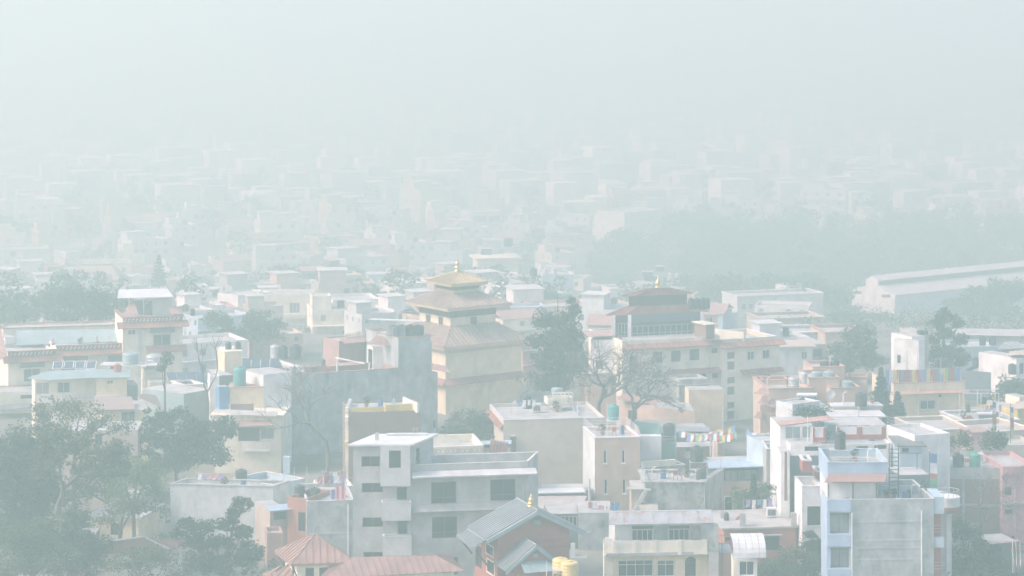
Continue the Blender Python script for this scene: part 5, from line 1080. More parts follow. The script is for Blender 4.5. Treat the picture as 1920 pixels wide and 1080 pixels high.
# ---- brick wall house with yellow parapet
def yellowtop():
    h = House('brick_walled_house', 'house with blank brown brick wall and yellow roof parapet', 286, Z3(985, 768), Z3(1468, 755), 7, BRICKB, ph=.15); b = h.m
    p = h.blk(Z3(1000, 738), Z3(1232, 730), .3, YELLOW, d=286.7, z0=b.zr, name='parapet_wall'); p2 = h.blk(Z3(1232, 718), Z3(1456, 705), .3, YELLOW, d=286.7, z0=b.zr, name='parapet_wall')
    p3 = h.blk(Z3(1448, 703), Z3(1462, 702), 4.5, CREAM2, d=286.5, z0=b.zr, name='parapet_wall')
    l = h.blk(Z3(962, 735), Z3(985, 735), 6, CREAM2, d=286.3, ph=0); l.band(0, Z3(0, 800)[1], Z3(0, 835)[1], .7, CREAM2, name='balcony_front'); l.band(0, Z3(0, 968)[1], Z3(0, 1000)[1], .7, YELLOW, name='balcony_front')
    l.band(0, Z3(0, 735)[1], Z3(0, 765)[1], .3, CREAM2, name='ledge')
    return h, b
YT, YTb = yellowtop()
tank(*Z3(1388, 752), 17, 9, CONCL, 'round grey tank cover on the yellow parapet roof', z=YTb.zr)

# ---- house with balcony left of the grey building
def balcony_house():
    h = House('balcony_house', 'cream house with balustrade balcony under a faded awning', 303, Z3(80, 785), Z3(528, 788), 8, CREAM2, ph=0); b = h.m
    b.win(0, *Z3(240, 868, 385, 962), nx=2, fm=DARKST); b.win(0, *Z3(388, 868, 480, 950), nx=2, fm=CONCL, gm=CURTAIN_HAZE)
    b.balusters(0, Z3(256, 0)[0], Z3(450, 0)[0], Z3(0, 968)[1], Z3(0, 1022)[1], .9, WHITE); b.top(CREAM2, .4, .12)
    q = [PT(*Z3(200, 866), 301.2), PT(*Z3(478, 856), 301.2), PT(*Z3(420, 822), 302.9), PT(*Z3(232, 828), 302.9)]; panel_roof(q, 1.3, PINKTIN, h.root, name='awning_sheet', seam=.03)
    b.eave(0, Z3(0, 800)[1], 1.0, .45, PINKTIN, x0=Z3(465, 0)[0], ext=.3, ref=Z3(465, 0)[0]) if False else None
    p = h.blk(Z3(80, 748), Z3(500, 765), .3, WHITE, d=303.1, z0=b.zt+.125, name='parapet_wall')
    u = h.blk(Z3(180, 602), Z3(412, 600), 5, CREAM, d=307, z0=b.zt+.12, name='upper_wall'); w = h.blk(Z3(190, 712), Z3(345, 708), .3, BRICKB, d=305, z0=b.zt+.12, name='planter_wall'); u.top(SALMON, .15, .1)
    l = h.blk(Z3(48, 525), Z3(112, 523), 3, WHITE, d=309, ph=.2); t = h.blk(Z3(112, 596), Z3(176, 590), 1, TARPB, d=306, name='blue_panel')
    l2 = h.blk(Z3(112, 520), Z3(205, 514), 5, GREYBLUE, d=310, ph=0); c = h.blk(Z3(148, 362), Z3(262, 356), 4, CREAM, d=313, ph=0, name='stair_tower'); c.top(CREAM2, .12, .1); m = MB()
    for x in (132, 145, 196, 208, 220): p = PT(*Z3(x, 360), 313.4); m.bar(p, PT(*Z3(x+(x < 150)*-6, 275), 313.4), .04)
    m.build('rebar', PIPEW, h.root)
    w = h.blk(Z3(262, 480), Z3(410, 515), 4, WHITE, d=311.5, ph=0); return h
balcony_house()
tank(*Z3(175, 358), 12, 18, BLACKP, 'black tank among bare rebar on the cream stair tower, left of two', d=315); tank(*Z3(237, 356), 12, 18, BLACKP, 'black tank among bare rebar on the cream stair tower, right of two', d=315)
tank(*Z3(250, 584), 24, 34, TEALP, 'large turquoise water tank below the cream stair tower', d=308)
# steel and dark tanks with dark panels further back
def panels_back():
    h = House('panel_roof_house', 'low house carrying a row of dark panels behind the cream stair tower', 332, Z3(258, 470), Z3(520, 462), 7, TAN, ph=0); b = h.m
    for i in range(4):
        p = [PT(*Z3(265+i*63, 468), 331), PT(*Z3(322+i*63, 466), 331), PT(*Z3(326+i*63, 405), 334), PT(*Z3(270+i*63, 407), 334)]; m = MB(); n = (p[1]-p[0]).cross(p[3]-p[0]).normalized(); m.slab(p, n, .07); m.build('panel', SOLAR, h.root)
    w = House('white_gable_house', 'white wedge shaped roof wall right of the dark panels', 334, Z3(505, 410), Z3(680, 462), 5, WHITE, ph=0, side=Z3(500, 405)); return h
panels_back()
tank(*Z3(488, 405), 18, 26, STEEL, 'pale steel tank behind the dark panels, left of three', d=338); tank(*Z3(545, 405), 16, 24, BLACKP, 'dark tank in the middle behind the dark panels', d=338); tank(*Z3(628, 405), 22, 26, BLACKP, 'large dark tank at the right behind the dark panels', d=338)

# ---- pagoda
def pagoda():
    th = math.radians(36); U = Vector((math.cos(th), math.sin(th), 0)); V = Vector((-math.sin(th), math.cos(th), 0)); dc = 352; c = Vector(((857.7-960)*dc/F, dc, 0))
    root = thing('pagoda', 'three tiered pagoda temple with copper roofs and golden spire', 'pagoda', c)
    def sq(w, z): return [c+U*x*w/2+V*y*w/2+Vector((0, 0, z)) for x, y in ((-1, -1), (1, -1), (1, 1), (-1, 1))]
    def wall(w, z0, z1, mat, name='wall'): return Block(root, sq(w, 0), z0, z1, mat, ph=0, name=name)
    def roof(we, ze, wt, zt, mat, pitch, lift=.28):
        e, t = sq(we, ze), sq(wt, zt)
        for i in range(4):
            j = (i+1) % 4; panel_roof([e[i], e[j], t[j], t[i]], pitch, mat, root, seam=.13, seamw=.14, thick=.06)
        m = MB()
        for i in range(4):
            d = (e[i]-t[i]).normalized(); tip = e[i]+Vector((d.x, d.y, 0))*.45+Vector((0, 0, lift+.25)); m.tube([t[i]+Vector((0, 0, .1)), e[i]+Vector((0, 0, .12)), e[i]+Vector((d.x, d.y, 0))*.25+Vector((0, 0, .2)), tip], [.09, .1, .08, .02], 6)
        m.build('hip_ridge', mat, root)
        a, b = sq(we-.06, 0), sq(we-.4, 0); m = MB()
        for i in range(4):
            j = (i+1) % 4; z = Vector((0, 0, ze)); m.hexa([a[i]+z-Vector((0, 0, .34)), a[j]+z-Vector((0, 0, .34)), b[j]+z-Vector((0, 0, .34)), b[i]+z-Vector((0, 0, .34))], [a[i]+z-Vector((0, 0, .02)), a[j]+z-Vector((0, 0, .02)), b[j]+z-Vector((0, 0, .02)), b[i]+z-Vector((0, 0, .02))])
        m.build('fascia', GILT, root)
    def struts(wi, zi, we, ze, n):
        for i, (a, b) in enumerate(((U, V), (V, -U), (-U, -V), (-V, U))):
            if i == 1 or i == 2: continue
            for k in range(n):
                f = (k+.5)/n-.5; p = c-b*wi/2+a*f*wi*1.0; q = c-b*we*.44+a*f*we*.9; m = MB(); m.bar(p+Vector((0, 0, zi)), q+Vector((0, 0, ze)), .07); m.build('strut', WOOD, root)
    base = wall(12.6, 0, 9.1, CREAM); mid = wall(7.5, 9.2, 12.55, CREAM); wall(7.62, 12.55, 13.95, WOOD, 'wood_frieze'); wall(4.2, 15.2, 16.0, GILT, 'neck_band'); wall(4.3, 16.0, 16.9, WOOD, 'wood_frieze')
    for e, us in ((0, (3.3,)), (3, (1.6, 4.6))):
        for uu in us: mid.winu(e, uu, uu+1.1, 11.25, 12.5, nx=1, fm=WOOD, gm=WOOD)
    mid.door(0, 0, 0, 1, 1) if False else None
    roof(14.3, 9.1, 7.4, 11.35, COPPER, .62); roof(10.3, 13.95, 4.1, 15.45, COPPER, .55); roof(6.1, 16.9, .9, 18.05, GILT, .5, .2)
    struts(7.7, 12.6, 10.2, 13.75, 7); struts(4.3, 15.95, 6.0, 16.75, 5)
    base.eave(0, ZP(0, 0)[1]+255, .9, .55, REDTILE, ext=.5) if False else None
    for e in (0, 3): 
        a, u, n, L = base.edge(e); P = [a-u*.6+n*.9+Vector((0, 0, 4.0)), a+u*(L+.6)+n*.9+Vector((0, 0, 4.0)), a+u*L+n*.003+Vector((0, 0, 4.75)), a+n*.003+Vector((0, 0, 4.75))]; panel_roof(P, .7, REDTILE, root, name='tile_course', seam=.05)
    wall(12.72, 8.2, 8.75, TAN, 'cornice')
    m = MB(); q = sq(1.1, 0); m.prism([(p.x, p.y) for p in q], 17.95, 18.25); m.build('roof_platform', COPPER, root)
    f = Vector((c.x, c.y, 18.25)); m = MB(); m.lathe(f, [(.48, 0), (.5, .1), (.3, .2), (.22, .45), (.5, .52), (.52, .6), (.24, .68), (.30, .9), (.36, 1.05), (.22, 1.3), (.12, 1.45), (.17, 1.55), (.08, 1.75), (.1, 1.85), (.015, 2.3)], 16); m.build('finial', GOLD, root, smooth=True)
pagoda()

# ---- monastery
def monastery():
    h = House('monastery', 'pale cream monastery with glazed pavilion and red roof bands', 334, Z7(600, 428), Z7(1258, 394), 12, CREAM2, ph=.2); b = h.m
    for y, x0, x1 in ((460, 600, 1270), (628, 905, 1275)): b.eave(0, Z7(0, y)[1], .9, .5, REDTILE, x0=Z7(x0, 0)[0], ref=Z7(x0, 0)[0], ext=.3, pitch=.8) if x0 == 600 else b.eave(0, Z7(0, y)[1], .9, .5, REDTILE, x0=Z7(x0, 0)[0], x1=Z7(x1-20, 0)[0], pitch=.8)
    W = dict(fm=BROWNF, gm=GLASSG)
    for r in ((650, 530, 702, 620), (805, 503, 872, 577), (930, 495, 995, 570), (1055, 485, 1120, 560), (1203, 478, 1243, 512)): b.win(0, *Z7(*r), nx=2, **W)
    for r in ((1055, 657, 1095, 682), (1125, 652, 1163, 676), (1208, 646, 1245, 680), (930, 665, 998, 740)): b.win(0, *Z7(*r), nx=1, **W)
    m = MB(); a, u, n, L = b.edge(0); p, _ = b.hit(0, *Z7(1190, 500)); m.tube([a+u*p+n*.12+Vector((0, 0, 1)), a+u*p+n*.12+Vector((0, 0, b.zr))], .1, 6); m.build('drain_pipe', PIPEW, h.root)
    # right wing
    r = h.blk(Z7(1268, 470), Z7(1662, 442), 10, CREAM2, d=b.fp[1].y-.6, ph=0, name='right_wing'); r.eave(0, Z7(0, 448)[1], 1.0, .55, REDTILE, ref=Z7(1268, 0)[0], ext=.5, pitch=.8)
    for y0, y1 in ((505, 550), (568, 622), (675, 716), (738, 792), (842, 885), (903, 960)): r.win(0, *Z7(1310, y0, 1358, y1), nx=1, **W)
    for q in ((1446, 500, 1492, 558), (1548, 490, 1596, 550)): r.win(0, *Z7(*q), nx=2, fm=WFRAME, gm=GLASS, trim=WFRAME)
    r.win(0, *Z7(1523, 657, 1602, 725), nx=2, fm=BROWNF); r.eave(0, Z7(0, 628)[1], .9, .45, REDTILE, x0=Z7(1396, 0)[0], ref=Z7(1396, 0)[0], ext=.3, pitch=.8)
    t = h.blk(Z7(1268, 425), Z7(1640, 400), 8, CREAM, d=b.fp[1].y+.5, z0=r.zt, ph=.5, name='roof_parapet'); t.cope(WFRAME, .1, .1)
    t2 = h.blk(Z7(1225, 345), Z7(1420, 370), .4, CREAM2, d=344, z0=r.zt, name='roof_parapet')
    # left return wing
    l = h.blk(Z7(388, 420), Z7(600, 425), 9, WHITE, d=337, ph=0, name='left_wing'); q = [PT(*Z7(340, 405), 336), PT(*Z7(540, 398), 337), PT(*Z7(535, 362), 342), PT(*Z7(350, 368), 342)]; panel_roof(q, .9, PINKTIN, h.root); l.win(0, *Z7(420, 560, 470, 620)) 
    # glazed pavilion
    g0 = PT(*Z7(650, 418), 339); fp, zt = footprint(Z7(650, 250), Z7(1138, 228), 339, 8, Z7(542, 252)); g = Block(h.root, fp, b.zr-.1, zt, WOOD, ph=0, name='pavilion_wall')
    g.win(0, *Z7(665, 318, 1118, 405), nx=12, ny=.3, fm=GREENTIN, gm=GLASS, fw=.12); g.win(3, *Z7(552, 308, 640, 400), nx=4, ny=.3, fm=GREENTIN, gm=GLASS, fw=.12)
    g.band(0, Z7(0, 258)[1], Z7(0, 308)[1], .12, GREYBLUE, ref=Z7(660, 0)[0], name='carved_frieze'); g.band(0, Z7(0, 398)[1], Z7(0, 418)[1], .10, CREAM2, ref=Z7(660, 0)[0], name='sill_band')
    for q in (g.fp[0], g.fp[1], g.fp[3]):
        m = MB(); m.box(q.x-.22, q.y-.25, g.z0, q.x+.22, q.y+.2, zt-.05); m.build('pillar', WHITE, h.root)
    c = sum(g.fp, Vector((0, 0, 0)))/4
    def hip(ring, ze, k, zt2, name='roof_panel'):
        e = [c+(p-c)*ring+Vector((0, 0, ze)) for p in g.fp]; t = [c+(p-c)*k+Vector((0, 0, zt2)) for p in g.fp]
        for i in range(4): j = (i+1) % 4; panel_roof([e[i], e[j], t[j], t[i]], .8, REDTILE, h.root, seam=.05)
        m = MB()
        for i in range(4): m.tube([t[i]+Vector((0, 0, .08)), e[i]+Vector((0, 0, .1)), e[i]+(e[i]-t[i])*.06+Vector((0, 0, .3))], [.1, .1, .03], 6)
        m.build('hip_ridge', REDTILE, h.root)
    hip(1.16, zt-.1, .67, zt+1.0)
    fp2 = [c+(p-c)*.66 for p in g.fp]; d = Block(h.root, fp2, zt+.6, zt+2.35, WOOD, ph=0, name='lantern_wall')
    hip(.80, zt+2.35, .25, zt+3.15); m = MB(); q = [c+(p-c)*.25 for p in g.fp]; m.prism([(p.x, p.y) for p in q], zt+3.1, zt+3.3); m.build('roof_cap', REDTILE, h.root)
    f = Vector((c.x, c.y, zt+3.3)); m = MB(); m.lathe(f, [(.45, 0), (.5, .12), (.28, .25), (.4, .5), (.42, .7), (.2, 1.0), (.12, 1.2), (.02, 1.7)], 14); m.build('finial', GOLD, h.root, smooth=True)
    k = h.blk(Z7(1165, 322), Z7(1222, 318), 3, BRICKB, d=337, z0=b.zr, name='stair_turret'); k.top(CREAM2, .3, .12)
    return h, b, c, zt
MN, MNb, MNc, MNz = monastery()
for i, x in enumerate((1065, 1105, 1145, 1172)):
    tank(Z7(x, 0)[0], Z7(0, 212)[1], 12, 20, BLACKP, ['dark tank behind the monastery lantern roof, first from the gold spire', 'dark tank behind the lantern roof, between two others', 'dark tank at the corner of the group behind the lantern roof', 'dark tank farthest from the gold spire behind the lantern roof'][i], d=338.5, group='tanks behind the monastery lantern')
pole(Z7(1185, 0)[0], Z7(0, 210)[1], Z7(0, 300)[1], 'ladder like steel mast right of the monastery pavilion', d=337, mat=STEEL, r=.08, cross=(1.2,))
# yellow block and pink house below the monastery
def below():
    h = House('yellow_block', 'pale yellow blank walled block with stained parapet under the monastery', 322, Z7(1050, 760), Z7(1284, 756), 3, CREAM, ph=0); p = h.blk(Z7(985, 690), Z7(1180, 682), 4, MOSSY, d=327, ph=.4, name='stained_parapet'); p.top(CONC, .3, .1, z=PT(*Z7(985, 735), 326.5).z)
    k = House('pink_house', 'faded pink house behind the bare spreading tree', 318, Z7(585, 850), Z7(1092, 905), 7, PEACH, ph=0, side=Z7(560, 800)); k.m.win(0, *Z7(640, 900, 700, 960))
    l = k.blk(Z7(360, 705), Z7(560, 700), 6, PEACH, d=324, ph=.4); l.cope(SALMON, .05, .1); l.win(0, *Z7(465, 755, 505, 815), nx=1, fm=WFRAME); e = [PT(*Z7(570, 825), 317), PT(*Z7(1105, 912), 316), PT(*Z7(1040, 850), 321), PT(*Z7(600, 790), 321)]; panel_roof(e, .9, SALMON, k.root, seam=.04)
below()

# ---- left monastery complex with red bands and white dotted frieze
def dotted(blk, e, y0, y1, out, x0=None, x1=None, ref=None, pitch=.62):
    a, u, n, L = blk.edge(e); rx = ref if ref is not None else x0; u0 = 0 if x0 is None else blk.hit(e, x0, y0)[0]; u1 = L if x1 is None else blk.hit(e, x1, y0)[0]; zt = blk.hit(e, rx, y0)[1]; zb = blk.hit(e, rx, y1)[1]
    def bx(m, ua, ub, za, zb2, oa, ob): m.hexa([a+u*ua+n*oa+Vector((0, 0, za)), a+u*ub+n*oa+Vector((0, 0, za)), a+u*ub+n*ob+Vector((0, 0, za)), a+u*ua+n*ob+Vector((0, 0, za))], [a+u*ua+n*oa+Vector((0, 0, zb2)), a+u*ub+n*oa+Vector((0, 0, zb2)), a+u*ub+n*ob+Vector((0, 0, zb2)), a+u*ua+n*ob+Vector((0, 0, zb2))])
    m = MB(); bx(m, u0, u1, zb, zt, .003, out); m.build('frieze', REDTILE, blk.root)
    m = MB(); bx(m, u0-.1, u1+.1, zt+.003, zt+.2, .003, out+.25); m.build('cornice', REDTILE, blk.root); m = MB(); k = int((u1-u0)/.55)
    for r in range(2):
        for i in range(k): c = u0+.27+(u1-u0-.5)*i/k+.12*r; hz = (zt-zb); bx(m, c-.14, c+.14, zb+hz*(.12+.45*r), zb+hz*(.42+.45*r), out-.02, out+.09)
    m.build('dentil', WHITE, blk.root, kind='stuff')
def left_complex():
    h = House('monastery_hall', 'long cream monastery hall with red eaves and white dotted frieze', 352, Z1(380, 545), Z1(968, 520), 8, CREAM2, ph=.3, side=Z1(330, 500)); b = h.m
    dotted(b, 0, Z1(0, 540)[1], Z1(0, 562)[1], .25, ref=Z1(382, 0)[0]); b.eave(0, Z1(0, 566)[1], 1.1, .75, REDTILE, ref=Z1(382, 0)[0], ext=.6, pitch=.8)
    for r in ((420, 640, 585, 700), (745, 645, 830, 705)): b.win(0, *Z1(*r), nx=3, fm=BROWNF, hood=None)
    def valance(blk, r, e=0): x0, y0, x1, y1 = Z1(*r); blk.band(e, y0, y1, .5, GREYBLUE, x0=x0, x1=x1, ref=x0, name='valance')
    valance(b, (415, 602, 590, 635)); valance(b, (730, 605, 832, 640))
    l = h.blk(Z1(55, 592), Z1(378, 575), 9, CREAM2, d=349, ph=.3, name='front_wing'); dotted(l, 0, Z1(0, 580)[1], Z1(0, 604)[1], .25, ref=Z1(60, 0)[0]); l.eave(0, Z1(0, 607)[1], 1.2, .8, REDTILE, ref=Z1(60, 0)[0], ext=.8, pitch=.8)
    l.win(0, *Z1(160, 690, 272, 776), nx=2, fm=WFRAME, gm=GLASSG); valance(l, (135, 648, 298, 684)); l.eave(0, Z1(0, 808)[1], 1.2, .7, REDTILE, ref=Z1(60, 0)[0], ext=1.2, pitch=.8)
    # upper terrace: glazed greenhouse roof and rear parapet
    p = h.blk(Z1(20, 420), Z1(826, 395), 5, CREAM2, d=362, z0=b.zr, ph=.2, name='terrace_wall'); p.cope(REDTILE, .12, .12); q = [PT(*Z1(110, 532), 357), PT(*Z1(828, 505), 358.5), PT(*Z1(828, 422), 361.8), PT(*Z1(110, 447), 361)]; panel_roof(q, 1.9, GREENTIN, h.root, name='roof_sheet', seam=.04)
    w = h.blk(Z1(35, 478), Z1(105, 470), 3, WHITE, d=357, z0=b.zr)
    # tower block
    t = h.blk(Z1(828, 345), Z1(1232, 330), 8, CREAM2, d=353.5, ph=.3, name='tower'); dotted(t, 0, Z1(0, 350)[1], Z1(0, 376)[1], .22, ref=Z1(830, 0)[0]); t.eave(0, Z1(0, 378)[1], 1.1, .75, REDTILE, ref=Z1(830, 0)[0], ext=.8, pitch=.8); t.cope(REDTILE, .2, .14)
    t.win(0, *Z1(865, 425, 915, 459), nx=2, fm=WFRAME); t.win(0, *Z1(1035, 458, 1153, 533), nx=2, fm=WFRAME, trim=CREAM); valance(t, (1015, 415, 1175, 448)); t.eave(0, Z1(0, 538)[1], 1.1, .7, REDTILE, x0=Z1(988, 0)[0], ref=Z1(988, 0)[0], ext=.5, pitch=.8)
    t.win(1, *Z1(1236, 430, 1252, 510), nx=1) if False else None
    m = MB(); a, u, n, L = t.edge(0); s, _ = t.hit(0, *Z1(935, 450))
    for o in (0, .3): m.tube([a+u*(s+o)+n*.12+Vector((0, 0, 5)), a+u*(s+o)+n*.12+Vector((0, 0, t.zt))], .06, 6)
    m.build('drain_pipe', CONCL, h.root)
    # roof top: tilted red tile skirt, sheet roof on frame
    q = [PT(*Z1(842, 325), 354.5), PT(*Z1(935, 322), 354.8), PT(*Z1(905, 240), 357), PT(*Z1(872, 238), 357)]; panel_roof(q, .8, SALMON, h.root, name='tile_course', seam=.05); q = [PT(*Z1(1150, 320), 355), PT(*Z1(1225, 320), 355.4), PT(*Z1(1180, 270), 357), PT(*Z1(1140, 270), 357)]; panel_roof(q, .8, SALMON, h.root, name='tile_course', seam=.05)
    q = [PT(*Z1(792, 215), 356), PT(*Z1(1172, 207), 356), PT(*Z1(1130, 150), 361), PT(*Z1(800, 156), 361)]; panel_roof(q, 1.1, WHITETIN, h.root, name='roof_sheet', ribs=3, seam=.03, seamw=.06)
    r = h.blk(Z1(1028, 215), Z1(1178, 212), 3, CONCL, d=357.5, z0=t.zr, name='roof_room'); r2 = h.blk(Z1(905, 230), Z1(1025, 228), 2, DARKROOF, d=359, z0=t.zr, name='roof_room'); m = MB()
    for x in (872, 970, 1165): m = MB(); p0 = PT(*Z1(x, 330), 356.4); m.bar(p0, PT(*Z1(x, 212), 356.4), .06); m.build('post', WFRAME, h.root)
    m = MB(); m.bar(PT(*Z1(965, 265), 356.3), PT(*Z1(1025, 215), 356.3), .05); m.build('brace', WFRAME, h.root)
    # far left tiled flank
    q = [PT(*Z1(-30, 650), 344), PT(*Z1(48, 600), 346), PT(*Z1(8, 420), 352), PT(*Z1(-60, 430), 350)]; panel_roof(q, .8, SALMON, h.root, name='tile_course', seam=.05)
    k = h.blk(Z1(-40, 850), Z1(232, 842), 6, CREAM2, d=344, ph=0, name='lower_wall'); k.win(0, *Z1(140, 865, 222, 892), nx=2); q = [PT(*Z1(-30, 975), 340), PT(*Z1(262, 945), 341), PT(*Z1(255, 918), 344), PT(*Z1(-30, 935), 344)]; panel_roof(q, 1.2, DARKROOF, h.root, name='roof_sheet', seam=.03)
    for x, y in ((290, 425), (562, 415)): m = MB(); p0 = PT(*Z1(x, y), 361.5); m.bar(p0, p0+Vector((0, 0, 1.2)), .04); m.lathe(p0+Vector((0, 0, 1.2)), [(.1, 0), (.16, .15), (.05, .35)], 8); m.build('roof_ornament', SALMON, h.root)
    for x, y in ((358, 530), (655, 515), (590, 378)): m = MB(); p0 = PT(*Z1(x, y), 352); m.lathe(p0, [(.18, 0), (.3, .25), (.1, .5), (.14, .7), (.02, 1.0)], 10); m.build('roof_ornament', SALMON, h.root)
    return h, b, t
LC, LCb, LCt = left_complex()
tank(*Z1(1060, 328), 21, 13, BLACKP, 'squat black tank on the roof of the hall tower', z=LCt.zr); tank(*Z1(1300, 330), 9, 13, BLACKP, 'small dark tank just right of the hall tower', d=362)
# ---- green tin roofed house
def greenroof():
    h = House('green_roofed_house', 'house with grey green hipped tin roof and white balustrade balcony', 322, Z1(235, 768), Z1(648, 752), 7, CREAM2, ph=0, side=Z1(215, 735)); b = h.m
    b.win(0, *Z1(388, 780, 472, 852), nx=2, fm=WFRAME, gm=GLASSG, trim=WFRAME); b.win(0, *Z1(245, 782, 332, 862), nx=2, fm=CREAM, gm=CURTAIN_HAZE)
    e = [PT(*Z1(325, 768), 320.5), PT(*Z1(700, 748), 321.5), PT(*Z1(650, 690), 327), PT(*Z1(335, 705), 326)]; panel_roof(e, .9, GREENTIN, h.root, seam=.04); f = [PT(*Z1(185, 755), 324), e[0], e[3]]; panel_roof(f, .9, GREENTIN, h.root, seam=.04)
    b.balusters(0, Z1(262, 0)[0], Z1(640, 0)[0], Z1(0, 862)[1], Z1(0, 912)[1], 1.1, WHITE); k = h.blk(Z1(228, 850), Z1(272, 870), 4, CREAM, d=320, ph=0) if False else None
    c = h.blk(Z1(650, 752), Z1(856, 748), 6, CREAM, d=321.5, ph=0, name='side_wall'); c.win(0, *Z1(722, 768, 765, 793), nx=2, fm=WFRAME); c.top(GREENTIN, .4, .1); c.band(0, Z1(0, 872)[1], Z1(0, 886)[1], .4, CONCL, ref=Z1(652, 0)[0])
    s = h.blk(Z1(862, 800), Z1(930, 797), 4, GREYBLUE, d=323, ph=0)
    return h
greenroof()
for i in range(4):
    x = 355+i*75; p = PT(*Z1(x+35, 692), 327.5); t = thing('solar_collector', ['dark tilted panel on the green tin roof, first from the hall window', 'dark tilted panel on the green tin roof, second from the hall window', 'dark tilted panel on the green tin roof, third from the hall window', 'dark tilted panel on the green tin roof, nearest the steel tank'][i], 'solar panel', p, 'solar panels above the green tin roof'); m = MB()
    q = [PT(*Z1(x, 694), 327), PT(*Z1(x+62, 690), 327), PT(*Z1(x+72, 640), 329.5), PT(*Z1(x+8, 646), 329.5)]; n = (q[1]-q[0]).cross(q[3]-q[0]).normalized(); m.slab(q, n, .06); m.build('glass', SOLAR, t); m = MB()
    for a, b in ((0, 1), (1, 2), (2, 3), (3, 0)): m.bar(q[a]+n*.07, q[b]+n*.07, .06)
    m.build('frame', WFRAME, t)
def tankframe():
    t = House('tank_tower', 'cream tower block holding a pale square steel tank', 330, Z1(982, 695), Z1(1092, 690), 3.5, CREAM2, ph=0); t.m.top(CONCL, .15, .12); l = t.blk(Z1(1015, 780), Z1(1120, 775), 3, CREAM2, d=327, ph=0)
    c = PT(*Z1(880, 655), 330); st = stand(c-Vector((0, 0, 7.0)), 6.2*1.2, 7.0, 'tall rusty steel frame holding a grey tank left of the cream tank tower', CONCL, 3)
tankframe()
tank(*Z1(1035, 686), 28, 26, STEEL, 'pale steel tank on top of the cream tank tower', d=331.5); tank(*Z1(880, 652), 30, 20, GREENTIN, 'grey green tank on the tall steel frame left of the tank tower', d=330); tank(*Z1(905, 628), 20, 13, STEEL, 'pale tank end behind the grey green tank on the frame', d=333)
tank(*Z1(792, 725), 14, 19, REDP, 'faded red drum beside the tall tank frame', d=326); tank(*Z1(1366, 715), 12, 18, BLUEP, 'blue water tank with white lid left of the pale tree trunk', d=325)
def panelrow():
    h = House('panel_house', 'low white walled terrace with large dark panels behind it', 322, Z1(1240, 800), Z1(1384, 795), 7, CREAM2, ph=.3, side=Z1(1150, 772)); h.m.cope(WHITE, .06, .08); h.m.eave(0, Z1(0, 845)[1], 1.0, .5, PINKTIN, ref=Z1(1240, 0)[0], ext=1.2)
    for i in range(4):
        x = 1122+i*66; q = [PT(*Z1(x+22, 788+i*2), 325), PT(*Z1(x+80, 790), 325), PT(*Z1(x+62, 716), 329), PT(*Z1(x, 716), 329)]; m = MB(); n = (q[1]-q[0]).cross(q[3]-q[0]).normalized(); m.slab(q, n, .08); m.build('panel', SOLAR, h.root)
    g = h.blk(Z1(960, 822), Z1(1240, 860), 5, GREENTIN, d=318, ph=0); w = h.blk(Z1(1130, 880), Z1(1384, 872), 5, CREAM2, d=318.5, ph=0); w.win(0, *Z1(1255, 885, 1330, 900), nx=2)
    r = House('pink_roof_house', 'cream house with faded pink corrugated roof above the trees', 306, Z1(690, 975), Z1(1000, 965), 7, CREAM, ph=0); r.m.win(0, *Z1(818, 975, 912, 1062), nx=2, fm=WFRAME, gm=GLASSG); q = [PT(*Z1(615, 972), 304), PT(*Z1(912, 965), 305), PT(*Z1(890, 880), 311), PT(*Z1(640, 890), 311)]; panel_roof(q, .95, BROWNTIN, r.root, name='roof_sheet', ribs=3, seam=.04, seamw=.07); q = [PT(*Z1(925, 880), 311), PT(*Z1(1100, 960), 306), PT(*Z1(1050, 870), 313), PT(*Z1(960, 872), 313)]; panel_roof(q, .95, BROWNTIN, r.root, name='roof_sheet', ribs=3, seam=.04, seamw=.07)
    c = House('court_house', 'grey walled house below the pink roof, half hidden by trees', 285, Z2(440, 100), Z2(930, 95), 6, TAN, ph=0); c.m.win(0, *Z2(640, 120, 690, 200)); 
    b = House('low_brick_house', 'low pink walled house with little tiled roof among the left trees', 282, Z2(430, 270), Z2(720, 270), 4, TAN, ph=.3); q = [PT(*Z2(650, 305), 279), PT(*Z2(815, 300), 279), PT(*Z2(800, 270), 282), PT(*Z2(665, 272), 282)]; panel_roof(q, .8, REDTILE, b.root, name='tile_course')
panelrow()

